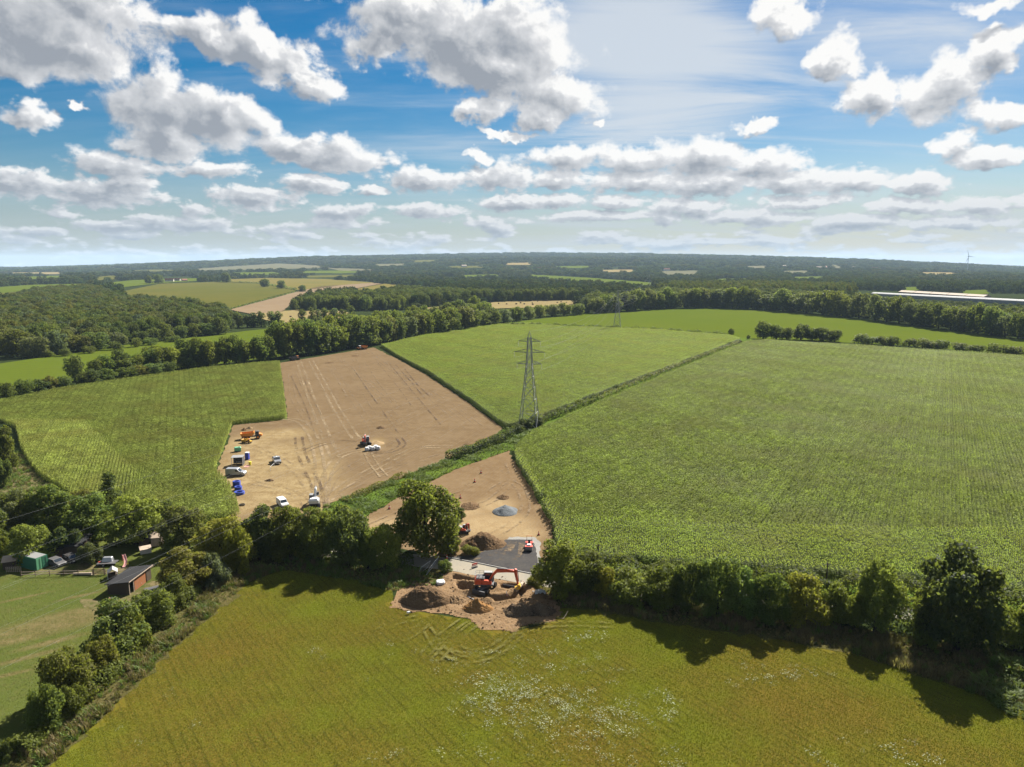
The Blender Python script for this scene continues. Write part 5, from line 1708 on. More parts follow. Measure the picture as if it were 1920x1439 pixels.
# ------------------------------------------------------------------ wheel tracks
def ribbon(name, px_pts, width, z, mat, off=0.0, parent=None):
    W = [G(a, b) for a, b in px_pts]
    # Catmull-Rom through the surveyed places
    P = []
    for i in range(len(W) - 1):
        p0, p1, p2, p3 = W[max(i - 1, 0)], W[i], W[i + 1], W[min(i + 2, len(W) - 1)]
        n = max(3, int((p2 - p1).length / 2.5))
        for k in range(n):
            t = k / n
            P.append(0.5 * ((2 * p1) + (p2 - p0) * t + (2 * p0 - 5 * p1 + 4 * p2 - p3) * t * t + (3 * p1 - p0 - 3 * p2 + p3) * t ** 3))
    P.append(W[-1])
    V, F = [], []
    for i, p in enumerate(P):
        t = (P[min(i + 1, len(P) - 1)] - P[max(i - 1, 0)])
        t.z = 0
        t.normalize()
        nrm = Vector((-t.y, t.x, 0))
        c = p + nrm * off
        w = width / 2 * (1 + 0.25 * math.sin(i * 1.7 + off * 5) * math.sin(i * 0.6))
        V += [tuple(c - nrm * w)[:2] + (z,), tuple(c + nrm * w)[:2] + (z,)]
        if i:
            F.append((2 * i - 2, 2 * i, 2 * i + 1, 2 * i - 1))
    o = add_mesh(name, V, F, M[mat], parent)
    if o.data.polygons[0].normal.z < 0:
        o.data.flip_normals()
    return tag(o, kind='structure')


_zt = [0.065]


def pair(px_pts, width=0.7, gauge=2.2, mat='track', name='wheel_track'):
    for s in (-1, 1):
        _zt[0] += 0.003
        ribbon(name, px_pts, width, _zt[0], mat, s * gauge / 2)


pair([(560, 678), (572, 712), (584, 748), (600, 790), (616, 830), (630, 862)], 1.0, 2.6)
pair([(583, 677), (600, 708), (617, 740), (632, 768), (655, 805), (668, 822)], 0.9, 2.6)
pair([(632, 668), (655, 690), (680, 715), (700, 740), (730, 770), (760, 800)], 0.6, 2.4, 'track_faint')
pair([(652, 664), (668, 680), (672, 700), (700, 722), (740, 756)], 0.6, 2.4, 'track_faint')
pair([(690, 660), (730, 690), (775, 720), (830, 765), (880, 805)], 0.6, 2.6, 'track_faint')
pair([(610, 676), (630, 700), (655, 740), (690, 790), (700, 812)], 0.5, 2.4, 'track_faint')
pair([(700, 662), (760, 705), (830, 750), (900, 800)], 0.5, 2.2, 'track_faint')
pair([(603, 955), (602, 920), (600, 880), (596, 850), (585, 815), (560, 790), (520, 785)], 1.0, 2.6)
pair([(606, 950), (608, 915), (618, 880), (640, 855), (680, 845)], 0.9, 2.4)
pair([(600, 955), (592, 910), (578, 880), (565, 850), (560, 820)], 0.9, 2.4, 'track_dark')
pair([(608, 945), (640, 915), (700, 880), (760, 850), (790, 840), (850, 838)], 0.8, 2.4)
pair([(565, 850), (600, 835), (640, 828), (680, 832)], 0.7, 2.2, 'track_dark')
pair([(690, 850), (730, 848), (755, 835), (748, 822)], 0.7, 2.0, 'track_dark')
pair([(630, 930), (690, 900), (760, 872), (840, 850), (900, 825)], 0.7, 2.4, 'track_faint')
pair([(600, 950), (625, 900), (655, 870), (690, 855), (740, 870), (800, 872)], 0.6, 2.4, 'track_faint')
pair([(690, 850), (700, 870), (720, 895)], 0.6, 2.2, 'track')
pair([(640, 862), (660, 890), (690, 905)], 0.6, 2.2, 'track_faint')
pair([(545, 700), (548, 740), (570, 780), (590, 800)], 0.5, 2.2, 'track_faint')
pair([(596, 945), (570, 900), (540, 870), (500, 850), (470, 835)], 0.8, 2.2, 'track_faint')
pair([(585, 960), (560, 930), (520, 915), (470, 905)], 0.8, 2.2, 'track_faint')
pair([(880, 952), (920, 940), (960, 900), (955, 870)], 0.7, 2.2, 'track_faint')
pair([(925, 1005), (960, 985), (985, 955), (975, 915), (950, 905), (925, 920)], 0.7, 2.2, 'track_faint')
pair([(700, 985), (790, 945), (870, 915), (940, 880)], 0.6, 2.2, 'track_faint')
for q, wd in (([(925, 1056), (950, 1036), (962, 1017)], 1.7), ([(955, 1062), (975, 1040), (978, 1018)], 1.2), ([(880, 1050), (915, 1044), (940, 1030)], 1.0)):
    _zt[0] += 0.003
    ribbon('dirt_streak', q, wd, 0.125 + _zt[0] * 0.05, 'track_faint')
tr = random.Random(5)
for k in range(26):
    x0 = 545 + k * 12.5 + tr.uniform(-4, 4)
    y0 = 684 - (x0 - 545) * 0.10 + tr.uniform(0, 30)
    sl = 0.42 + (x0 - 545) / 330 * 0.75
    ln = tr.uniform(40, 120)
    pts = [(x0, y0), (x0 + ln * sl * .5 + tr.uniform(-3, 3), y0 + ln * .5), (x0 + ln * sl, y0 + ln)]
    pts = [q for q in pts if inside([tuple(G(*q)[:2])], ground_poly(BARE))[0]]
    if len(pts) >= 2:
        _zt[0] += 0.002
        ribbon('wheel_track', pts, tr.uniform(0.25, 0.6), _zt[0], tr.choice(['track_faint', 'track_faint', 'track_dark']))
for pts in ([(795, 1232), (830, 1195), (870, 1165)], [(818, 1240), (850, 1205), (890, 1172)], [(850, 1215), (880, 1225), (920, 1220), (955, 1195), (960, 1180)], [(800, 1180), (830, 1222), (880, 1240), (935, 1225), (975, 1190)], [(960, 1190), (1020, 1175), (1090, 1172), (1150, 1175)], [(700, 1195), (740, 1170), (790, 1160)], [(690, 1180), (730, 1190), (760, 1200), (800, 1170)]):
    pair(pts, 0.55, 1.5, 'track_grass')

# ------------------------------------------------------------------ kerb
def kerb():
    a, b = G(838, 1046), G(1018, 1081.5)
    L = (b - a).length
    r = thing('kerb', (a.x, a.y, 0), math.atan2(b.y - a.y, b.x - a.x), 'pale concrete kerb line between dusty road and new asphalt', 'kerb')
    n = int(L / 0.915)
    proto = MB().box((0.4575, 0, 0.11), (0.90, 0.17, 0.26), ch=0.02)
    me = add_mesh('kerbstone', proto.V, proto.F, M_CONC, link=False).data
    for k in range(n):
        o = bpy.data.objects.new('kerbstone', me)
        COL.objects.link(o)
        o.parent = r
        o.location = (k * 0.915, random.uniform(-0.01, 0.01), random.uniform(-0.01, 0.01))


M_CONC = paint('pale_concrete', (0.52, 0.50, 0.46), 0.8, 0.2)
kerb()

# ------------------------------------------------------------------ machines
MT = {
    'red': paint('red_orange_paint', (0.62, 0.075, 0.020), 0.4, 0.5),
    'orange': paint('orange_paint', (0.68, 0.22, 0.015), 0.4, 0.5, 0, 0.2),
    'yellow': paint('yellow_paint', (0.70, 0.40, 0.03), 0.4, 0.5),
    'white': paint('white_paint', (0.72, 0.72, 0.71), 0.4, 0.5, 0, 0.15),
    'silver': paint('silver_paint', (0.42, 0.43, 0.45), 0.3, 0.6, 0.5, 0.12),
    'grey': paint('dark_grey_steel', (0.09, 0.09, 0.095), 0.55, 0.4, 0.2, 0.5),
    'lgrey': paint('light_grey_steel', (0.30, 0.30, 0.30), 0.5, 0.4, 0.3, 0.3),
    'black': paint('black_rubber', (0.025, 0.025, 0.027), 0.85, 0.2, 0, 0.4),
    'green': paint('container_green', (0.035, 0.20, 0.11), 0.5, 0.4, 0, 0.35),
    'lgreen': paint('tank_green', (0.16, 0.46, 0.25), 0.45, 0.4, 0, 0.15),
    'blue': paint('blue_pipe', (0.02, 0.05, 0.36), 0.4, 0.5, 0, 0.1),
    'wood': paint('orange_boards', (0.31, 0.12, 0.05), 0.7, 0.2, 0, 0.2),
    'dwood': paint('dark_boards', (0.075, 0.052, 0.036), 0.8, 0.2, 0, 0.3),
    'felt': paint('black_roof_felt', (0.022, 0.022, 0.024), 0.85, 0.2, 0, 0.35, (0.07, 0.065, 0.06)),
    'tile': paint('red_roof_tiles', (0.30, 0.11, 0.07), 0.8, 0.2, 0, 0.3),
    'brick': paint('house_wall', (0.42, 0.30, 0.22), 0.85, 0.2, 0, 0.3),
    'render': paint('pale_house_wall', (0.62, 0.58, 0.50), 0.85, 0.2, 0, 0.2),
    'bag': paint('white_bag', (0.66, 0.66, 0.66), 0.7, 0.2, 0, 0.35, (0.42, 0.38, 0.32), 1.2),
    'clay': paint('concrete_pipe', (0.48, 0.38, 0.29), 0.8, 0.2, 0, 0.4),
    'steel': paint('galvanised_steel', (0.23, 0.235, 0.24), 0.55, 0.3, 0.2, 0.35, (0.16, 0.15, 0.14)),
    'sunlit_steel': paint('sunlit_galvanised_steel', (0.42, 0.43, 0.44), 0.5, 0.3, 0.1, 0.2),  # lighter than the legs: sunlit look of the bracing put into the colour
    'sheet': paint('pale_roof_sheet', (0.34, 0.345, 0.35), 0.7, 0.15, 0, 0.3),
    'wire': paint('aluminium_wire', (0.26, 0.27, 0.28), 0.8, 0.1, 0, 0.1),
    'conered': paint('cone_red', (0.60, 0.05, 0.02), 0.5, 0.4, 0, 0.1),
    'signyel': paint('sign_yellow', (0.68, 0.56, 0.02), 0.5, 0.4, 0, 0.1),
    'pink': paint('faded_pink', (0.58, 0.30, 0.27), 0.8, 0.2),
    'purple': paint('purple_plastic', (0.18, 0.09, 0.33), 0.5, 0.4),
    'teal': paint('teal_cloth', (0.30, 0.52, 0.50), 0.8, 0.2),
}
_m, _N, _o = new_mat('dark_glass')
principled(_N, _o, (0.02, 0.025, 0.03), 0.08, 0.8)
MT['glass'] = _m
_m, _N, _o = new_mat('lamp_glass')
principled(_N, _o, (0.6, 0.6, 0.55), 0.15, 0.6)
MT['lamp'] = _m
_m, _N, _o = new_mat('red_lamp')
principled(_N, _o, (0.35, 0.01, 0.01), 0.2, 0.6)
MT['redlamp'] = _m


def yaw_px(a, b):
    p, q = G(*a), G(*b)
    return math.atan2(q.y - p.y, q.x - p.x)


def wheel(parent, c, r, w, rim='lgrey', name='wheel'):
    m = MB()
    m.tube([(c[0], c[1] - w / 2, c[2]), (c[0], c[1] - w / 2 + 0.04, c[2]), (c[0], c[1] + w / 2 - 0.04, c[2]), (c[0], c[1] + w / 2, c[2])], [r * 0.9, r, r, r * 0.9], 18)
    o = m.build(name, MT['black'], parent)
    m = MB()
    m.tube([(c[0], c[1] - w / 2 - 0.02, c[2]), (c[0], c[1] + w / 2 + 0.02, c[2])], r * 0.55, 12)
    m.build('rim', MT[rim], o)
    return o


def slab(m, pts, w, y=0.0):
    """side profile of a box beam along pts [(x,z,depth)] swept across width w"""
    top = [(x, z + d / 2) for x, z, d in pts]
    bot = [(x, z - d / 2) for x, z, d in pts][::-1]
    return m.prism(top + bot, y - w / 2, y + w / 2)


def excavator(name, label, loc, yaw, col, boom, wheeled=False, chassis_yaw=0.0, s=1.0, bucket='grey', deck='lgrey', cw=None, boomcol=None, rails=False):
    r = thing(name, loc, yaw, label, 'excavator')
    r.scale = (s, s, s)
    boomcol = boomcol or col
    cr = Matrix.Rotation(chassis_yaw, 4, 'Z')

    def turned(o):
        o.matrix_local = cr
        return o
    if wheeled:
        m = MB(); m.box((0, 0, 0.85), (4.6, 1.0, 0.5), ch=0.08); m.box((0, 0, 1.15), (1.6, 1.5, 0.2)); m.box((1.5, 0, 0.62), (0.35, 2.0, 0.3)); m.box((-1.5, 0, 0.62), (0.35, 2.0, 0.3))
        turned(m.build('undercarriage', MT['grey'], r))
        for x in (-1.5, 1.5):
            for y in (-1.05, 1.05):
                turned(wheel(r, (x, y, 0.55), 0.55, 0.5, 'grey'))
        m = MB(); m.prism([(-2.75, 0.15), (-2.45, 0.1), (-2.55, 0.9), (-2.85, 0.95)], -1.3, 1.3)
        m.box((-2.2, 0.6, 0.55), (0.6, 0.15, 0.2)); m.box((-2.2, -0.6, 0.55), (0.6, 0.15, 0.2))
        turned(m.build('blade', MT['grey'], r))
        z0 = 1.28
    else:
        for y in (-0.95, 0.95):
            m = MB()
            prof = []
            for k in range(9):
                a = math.pi / 2 + math.pi * k / 8
                prof.append((-1.45 + 0.42 * math.cos(a), 0.42 + 0.42 * math.sin(a)))
            for k in range(9):
                a = -math.pi / 2 + math.pi * k / 8
                prof.append((1.45 + 0.42 * math.cos(a), 0.42 + 0.42 * math.sin(a)))
            m.prism(prof, y - 0.3, y + 0.3)
            o = turned(m.build('track', MT['black'], r))
            m = MB(); m.box((0, y, 0.42), (2.6, 0.66, 0.36), ch=0.05)
            m.build('track_frame', MT['grey'], o)
        m = MB(); m.box((0, 0, 0.6), (1.5, 1.3, 0.4)); m.tube([(0, 0, 0.75), (0, 0, 0.95)], 0.6, 16)
        turned(m.build('undercarriage', MT['grey'], r))
        z0 = 0.95
    m = MB(); m.box((-0.2, 0, z0 + 0.12), (3.4, 2.4, 0.24), ch=0.1)
    m.build('deck_plate', MT['grey'], r)
    m = MB(); m.box((-1.35, 0, z0 + 0.72), (1.35, 2.45, 1.0), ch=0.22)
    m.build('counterweight', MT[cw or col], r)
    m = MB(); m.box((-0.1, -0.78, z0 + 0.62), (1.3, 0.85, 0.76), ch=0.1); m.box((0.85, -0.85, z0 + 0.5), (0.6, 0.65, 0.52), ch=0.08)
    m.build('side_body', MT[col], r)
    m = MB(); m.box((-0.95, 0.0, z0 + 1.27), (1.6, 1.9, 0.16), ch=0.05); m.box((-0.4, -0.4, z0 + 1.36), (0.5, 0.5, 0.12)); m.tube([(-1.2, -0.5, z0 + 1.3), (-1.2, -0.5, z0 + 1.75)], 0.07, 8)
    m.build('engine_hood', MT[deck], r)
    # cab on the left side
    m = MB(); m.prism([(-0.35, z0 + 0.24), (1.45, z0 + 0.24), (1.5, z0 + 0.9), (1.2, z0 + 1.85), (-0.35, z0 + 1.9)], 0.3, 1.2)
    c = m.build('cab', MT['grey'], r)
    m = MB(); m.prism([(-0.2, z0 + 0.85), (1.38, z0 + 0.85), (1.1, z0 + 1.75), (-0.2, z0 + 1.78)], 0.285, 1.215)
    m.build('side_window', MT['glass'], c)
    m = MB(); m.prism([(1.49, z0 + 0.6), (1.53, z0 + 0.92), (1.24, z0 + 1.8), (1.21, z0 + 1.8), (1.47, z0 + 0.92)], 0.36, 1.14)
    m.build('windscreen', MT['glass'], c)
    m = MB(); m.box((0.42, 0.75, z0 + 1.92), (1.5, 0.86, 0.06), ch=0.02)
    m.build('cab_roof', MT['lgrey'], c)
    if rails:
        m = MB()
        for x in (-1.95, -1.2, -0.5):
            for y in (-1.15, 1.15):
                m.tube([(x, y, z0 + 1.2), (x, y, z0 + 2.0)], 0.025, 5)
        for y in (-1.15, 1.15):
            for z in (1.6, 2.0):
                m.tube([(-1.95, y, z0 + z), (-0.5, y, z0 + z)], 0.025, 5)
        for z in (1.6, 2.0):
            m.tube([(-1.95, -1.15, z0 + z), (-1.95, 1.15, z0 + z)], 0.025, 5)
        m.build('handrail', MT['lgrey'], r)
    # boom: list of (x,z) above deck: pivot, knee, boom end, stick end
    pv, kn, be, se = [(a, b + z0) for a, b in boom]
    m = MB(); slab(m, [(pv[0], pv[1], 0.42), ((pv[0] + kn[0]) / 2 - 0.05, (pv[1] + kn[1]) / 2 + 0.1, 0.58), (kn[0], kn[1], 0.66), ((kn[0] + be[0]) / 2, (kn[1] + be[1]) / 2 + 0.08, 0.52), (be[0], be[1], 0.36)], 0.46, -0.1)
    bo = m.build('boom', MT[boomcol], r)
    m = MB()
    for y in (-0.42, 0.22):
        m.tube([(pv[0] + 0.45, y, pv[1] - 0.25), (kn[0] * 0.6 + pv[0] * 0.4, y, kn[1] * 0.62 + pv[1] * 0.38 - 0.15)], [0.10, 0.07], 8)
    m.build('boom_ram', MT['lgrey'], bo)
    m = MB(); m.tube([(kn[0], -0.1, kn[1] + 0.45), (be[0] - 0.3, -0.1, be[1] + 0.42)], [0.10, 0.07], 8)
    m.build('stick_ram', MT['lgrey'], bo)
    dx, dz = se[0] - be[0], se[1] - be[1]
    m = MB(); slab(m, [(be[0] - dx * 0.15, be[1] - dz * 0.15 + 0.05, 0.34), (be[0], be[1], 0.6), (se[0], se[1], 0.3)] if abs(dx) > abs(dz) else [(be[0] - 0.02, be[1], 0.75)], 0.36, -0.1) if abs(dx) > abs(dz) else m.prism([(be[0] - 0.32, be[1] + 0.05), (be[0] - 0.1, be[1] + 0.5), (be[0] + 0.28, be[1] + 0.42), (be[0] + 0.34, be[1] - 0.5), (se[0] + 0.16, se[1]), (se[0] - 0.16, se[1])], -0.28, 0.08)
    st = m.build('stick', MT[boomcol], r)
    m = MB(); m.tube([(be[0] + 0.38, -0.1, be[1] + 0.3), (se[0] * 0.75 + be[0] * 0.25 + 0.26, -0.1, se[1] * 0.75 + be[1] * 0.25)], [0.08, 0.06], 8)
    m.build('bucket_ram', MT['lgrey'], st)
    x, z = se
    m = MB(); m.prism([(x - 0.2, z + 0.1), (x + 0.25, z + 0.15), (x + 0.5, z - 0.25), (x + 0.35, z - 0.7), (x - 0.15, z - 0.85), (x - 0.62, z - 0.62), (x - 0.2, z - 0.5), (x - 0.05, z - 0.2)], -0.65, 0.45)
    m.build('bucket', MT[bucket], r)
    return r


p = G(911, 1107)
cy = yaw_px((915, 1115), (940, 1094))
uy = yaw_px((905, 1106), (972, 1107))
excavator('wheeled_excavator', 'large red orange wheeled excavator working in the dug ground', (p.x, p.y, 0.12), uy, 'red', [(0.55, 0.55), (2.1, 2.55), (5.5, 2.45), (6.0, -0.1)], True, cy - uy, 1.0, 'yellow', 'grey', rails=True)
p = G(686, 834)
excavator('tracked_excavator', 'dark excavator with upright red boom beside white bags on the bare field', (p.x, p.y, 0.08), yaw_px((686, 834), (684, 845)), 'red', [(0.5, 0.6), (1.2, 2.4), (2.6, 2.2), (2.9, 0.4)], False, 0.5, 1.0, boomcol='red', cw='red')
p = G(869, 1000)
excavator('tracked_excavator', 'small red excavator half hidden right of the big oak', (p.x, p.y, 0.08), yaw_px((866, 1000), (880, 1001)), 'red', [(0.5, 0.4), (0.9, 2.2), (1.9, 2.4), (2.2, 0.4)], False, 0.3, 0.62)
p = G(590, 949)
excavator('tracked_excavator', 'pale grey excavator with long white boom at the lower field corner', (p.x, p.y, 0.08), yaw_px((591, 950), (599, 920)), 'lgrey', [(0.5, 0.4), (2.2, 2.5), (4.2, 2.3), (5.6, 0.7)], False, 0.2, 1.0, 'heapbrown' if 'heapbrown' in MT else 'grey', 'white', 'white', 'white')


def dump_truck(name, label, loc, yaw, col, cabcol, s=1.0, cat='dump truck'):
    r = thing(name, loc, yaw, label, cat)
    r.scale = (s, s, s)
    m = MB(); m.box((0, 0, 0.85), (6.4, 0.9, 0.35), ch=0.05); m.build('chassis', MT['grey'], r)
    for x in (2.2, -1.1, -2.5):
        for y in (-1.05, 1.05):
            wheel(r, (x, y, 0.65), 0.65, 0.5, col)
    m = MB()
    m.prism([(-3.6, 2.1), (-3.1, 1.15), (0.3, 1.15), (0.9, 1.7), (0.9, 2.6), (0.75, 2.6), (0.7, 1.85), (0.2, 1.4), (-2.95, 1.4), (-3.45, 2.15)], -1.25, 1.25)
    for y in (-1.3, 1.3):
        m.prism([(-3.6, 2.1), (-3.1, 1.15), (0.3, 1.15), (0.9, 1.7), (0.9, 2.6), (0.2, 2.35)], y - 0.06, y + 0.06)
    m.build('hopper', MT[col], r)
    m = MB(); m.box((1.9, 0, 1.9), (1.3, 1.5, 1.3), taper=(0.85, 0.85), ch=0.08)
    c = m.build('cab', MT[cabcol], r)
    m = MB(); m.box((1.9, 0, 2.12), (1.26, 1.52, 0.6), taper=(0.9, 0.9))
    m.build('window', MT['glass'], c)
    m = MB(); m.box((1.9, 0, 2.58), (1.25, 1.4, 0.07), ch=0.02); m.build('cab_roof', MT[cabcol], c)
    m = MB(); m.prism([(2.4, 1.0), (3.5, 1.0), (3.45, 1.55), (2.55, 1.8)], -0.8, 0.8); m.build('bonnet', MT[col], r)
    return r


p = G(472, 823)
dump_truck('dump_truck', 'large orange dumper parked at the top of the straw compound', (p.x, p.y, 0.06), yaw_px((455, 822), (492, 820)), 'orange', 'grey', 1.0)
p = G(463, 831)
dump_truck('dump_truck', 'smaller yellow dumper parked in front of the large orange dumper', (p.x, p.y, 0.06), yaw_px((455, 830), (472, 832)), 'yellow', 'orange', 0.55)
p = G(679, 656)
dump_truck('dump_truck', 'yellow truck with white cab at the top right of the bare field', (p.x, p.y, 0.06), yaw_px((692, 655), (668, 658)), 'orange', 'white', 1.15)
p = G(553, 676)
dump_truck('dump_truck', 'dark dumper with orange front in the shade at the top left of the bare field', (p.x, p.y, 0.06), yaw_px((540, 677), (566, 674)), 'grey', 'orange', 1.0)


def van(name, label, loc, yaw, col, kind='van', s=1.0, cat=None):
    """side profiles run nose to +x"""
    r = thing(name, loc, yaw, label, cat or kind)
    r.scale = (s, s, s)
    if kind == 'van':
        L, W, H, wb = 5.0, 1.9, 2.0, 1.6
        body = [(-2.5, 0.35), (2.45, 0.35), (2.5, 0.85), (2.3, 1.05), (1.35, 1.25), (0.65, 1.9), (0.3, 2.0), (-2.35, 2.0), (-2.5, 1.85)]
        ws = [(1.42, 1.23), (0.72, 1.86), (0.66, 1.83), (1.34, 1.2)]
        sw = [(1.2, 1.22), (0.62, 1.75), (0.1, 1.75), (0.1, 1.22)]
    elif kind == 'car':
        L, W, H, wb = 4.2, 1.75, 1.45, 1.3
        body = [(-2.05, 0.3), (2.05, 0.3), (2.1, 0.7), (1.95, 0.85), (1.0, 0.98), (0.35, 1.42), (-1.3, 1.45), (-1.95, 1.0), (-2.1, 0.8)]
        ws = [(1.02, 1.0), (0.42, 1.40), (0.36, 1.36), (0.95, 0.96)]
        sw = [(0.8, 0.98), (0.3, 1.34), (-1.2, 1.36), (-1.55, 1.0)]
    else:
        L, W, H, wb = 5.2, 1.85, 1.75, 1.6
        body = [(-2.55, 0.5), (2.45, 0.5), (2.5, 0.95), (2.3, 1.1), (1.2, 1.18), (0.6, 1.75), (-0.55, 1.78), (-0.65, 1.1), (-2.55, 1.1)]
        ws = [(1.26, 1.18), (0.67, 1.73), (0.61, 1.7), (1.18, 1.14)]
        sw = [(1.0, 1.16), (0.55, 1.65), (-0.5, 1.66), (-0.5, 1.16)]
    m = MB(); m.prism(body, -W / 2, W / 2)
    n0 = len(m.V)
    # tumblehome: upper half leans in
    m.V = [(x, y * (1 - 0.16 * max(0, (z - H * 0.55)) / H), z) for x, y, z in m.V]
    m.build('body', MT[col], r)
    m = MB(); m.prism(ws, -W * 0.42, W * 0.42); m.build('windscreen', MT['glass'], r)
    for y in (-1, 1):
        m = MB(); m.prism(sw, y * W / 2 * 0.955 - 0.03, y * W / 2 * 0.955 + 0.03); m.build('side_window', MT['glass'], r)
        m = MB(); m.box((L / 2 - 0.06, y * W * 0.36, 0.85 if kind != 'car' else 0.68), (0.14, 0.32, 0.16)); m.build('headlight', MT['lamp'], r)
        m = MB(); m.box((-L / 2 + 0.03, y * W * 0.44, 0.95 if kind != 'car' else 0.8), (0.1, 0.14, 0.3)); m.build('tail_light', MT['redlamp'], r)
        for x in (-wb, wb):
            wheel(r, (x * 0.95, y * (W / 2 - 0.10), 0.33), 0.33, 0.24)
    if kind == 'van':
        m = MB(); m.box((-2.5, 0, 1.45), (0.05, 1.4, 0.5)); m.build('rear_window', MT['glass'], r)
        m = MB(); m.box((2.47, 0, 0.5), (0.12, 1.8, 0.22), ch=0.03); m.build('bumper', MT['grey'], r)
    if kind == 'pickup':
        m = MB(); m.box((-1.6, 0, 1.22), (1.85, 1.7, 0.28), taper=(0.9, 0.85), ch=0.05); m.build('load_cover', MT['grey'], r)
        m = MB(); m.box((0.0, 0, 1.82), (0.9, 0.4, 0.09)); m.build('light_bar', MT['lamp'], r)
        m = MB(); m.box((2.5, 0, 0.62), (0.14, 1.8, 0.26), ch=0.03); m.build('bumper', MT['grey'], r)
    return r


p = G(443, 892)
van('parked_van', 'silver van parked sideways left in the straw compound', (p.x, p.y, 0.06), yaw_px((430, 893), (460, 893)), 'silver', 'van', 1.08)
p = G(530, 949)
van('parked_van', 'small white van parked above the hedge trees, nose to the lower right', (p.x, p.y, 0.06), yaw_px((524, 941), (538, 952)), 'white', 'van', 0.92)
p = G(519, 868)
van('parked_pickup', 'grey pickup with dark load cover in the middle of the compound', (p.x, p.y, 0.06), yaw_px((514, 858), (524, 873)), 'silver', 'pickup', 1.05, 'pickup')
p = G(106, 1060)
van('parked_car', 'dark car parked right beside the green container', (p.x, p.y, 0.03), yaw_px((95, 1058), (115, 1064)), 'grey', 'car', 1.0)
p = G(134, 1053)
van('parked_car', 'dark car under the long garden shed roof', (p.x, p.y, 0.03), yaw_px((125, 1049), (145, 1056)), 'black', 'car', 1.0)


def shelter():
    p = G(448, 872)
    r = thing('site_shelter', (p.x, p.y, 0.06), yaw_px((440, 872), (461, 871)), 'open shelter with grey sheet roof in the straw compound', 'shelter')
    m = MB(); m.prism([(-1.9, 2.55), (1.5, 2.55), (1.5, 2.63), (-1.9, 2.63)], -1.5, 1.5)
    for k in range(9):
        m.box((-1.8 + k * 0.4, 0, 2.65), (0.06, 3.0, 0.05))
    m.build('roof', MT['lgrey'], r)
    for x in (-1.75, 1.35):
        for y in (-1.35, 1.35):
            m = MB(); m.box((x, y, 1.27), (0.12, 0.12, 2.54)); m.build('post', MT['white'], r)
    m = MB(); m.box((-0.2, 1.45, 1.2), (3.0, 0.06, 2.3)); m.box((1.42, 0.2, 1.2), (0.06, 2.4, 2.3)); m.build('side_sheet', MT['grey'], r)
    m = MB(); m.box((-0.1, 0.5, 0.75), (1.5, 0.6, 0.06)); m.box((-0.8, 0.5, 0.36), (0.06, 0.5, 0.72)); m.box((0.6, 0.5, 0.36), (0.06, 0.5, 0.72)); m.build('table', MT['white'], r)


shelter()
p = G(464, 862)
r = thing('portable_toilet', (p.x, p.y, 0.06), yaw_px((460, 862), (470, 862)), 'blue cabin with white roof edge right of the grey shelter', 'portable toilet')
MB().box((0, 0, 1.1), (1.1, 1.2, 2.1), ch=0.05).build('body', MT['blue'], r)
MB().box((0, 0, 2.2), (1.2, 1.3, 0.14), taper=(0.85, 0.85)).build('roof', MT['bag'], r)
MB().box((0.1, -0.62, 1.0), (0.75, 0.04, 1.8)).build('door', MT['blue'], r)
p = G(469, 873)
r = thing('waste_bin', (p.x, p.y, 0.06), 0.1, 'yellow wheeled bin standing right of the shelter', 'bin')
MB().box((0, 0, 0.55), (0.55, 0.6, 0.95), taper=(1.25, 1.25)).build('body', MT['signyel'], r)
MB().box((0, 0, 1.06), (0.75, 0.8, 0.08), ch=0.02).build('lid', MT['signyel'], r)
MB().tube([(-0.28, 0.28, 0.12), (0.28, 0.28, 0.12)], 0.11, 8).build('wheel', MT['black'], r)
p = G(463, 875)
tag(MB().box((0, 0, 0.03), (1.3, 2.2, 0.05)).build('ground_mat', MT['pink']), 'faded pink mat on the straw between shelter and yellow bin', 'mat').location = (p.x, p.y, 0.06)

p = G(446, 847)
r = thing('fuel_tank', (p.x, p.y, 0.06), yaw_px((440, 847), (452, 846)), 'bright green fuel tank on skids above the grey shelter', 'tank')
MB().box((0, 0, 0.85), (2.1, 1.3, 1.2), ch=0.14).build('tank_body', MT['lgreen'], r)
MB().box((0, -0.45, 0.12), (2.0, 0.15, 0.22)).build('skid', MT['grey'], r)
MB().box((0, 0.45, 0.12), (2.0, 0.15, 0.22)).build('skid', MT['grey'], r)
MB().box((0.6, 0, 1.5), (0.5, 0.5, 0.12), ch=0.03).build('hatch', MT['lgreen'], r)


def coil(px, py, layers, rad, label, lean=0.0):
    p = G(px, py)
    r = thing('pipe_coil', (p.x, p.y, 0.06), 0.3, label, 'pipe coil', 'blue pipe coils on the straw')
    for k in range(layers):
        m = MB()
        for ring in range(3):
            rr = rad * (1 - 0.14 * ring)
            n = 26
            pts = [(rr * math.cos(2 * math.pi * i / n), rr * math.sin(2 * math.pi * i / n), 0.13 + k * 0.24) for i in range(n + 1)]
            m.tube(pts, 0.11, 6, False)
        m.build('pipe_turn', MT['blue'], r)
    m = MB(); m.tube([(0, 0, 0.02), (0, 0, 0.1)], rad * 0.5, 12); m.build('core', MT['grey'], r)


coil(444, 912, 6, 0.95, 'tallest stack of coiled blue pipe, nearest the silver van')
coil(447, 919, 4, 0.9, 'middle stack of coiled blue pipe')
coil(449, 927, 3, 1.25, 'widest and lowest stack of coiled blue pipe')
p = G(454, 948)
m = MB(); m.tube([(0.6 * math.cos(a), 0.6 * math.sin(a), 0.15) for a in np.linspace(0, 6.283, 20)], 0.14, 7, False)
o = m.build('old_tyre', MT['black']); o.location = (p.x, p.y, 0.06); tag(o, 'dark tyre lying on straw near the lower left of the compound', 'tyre')
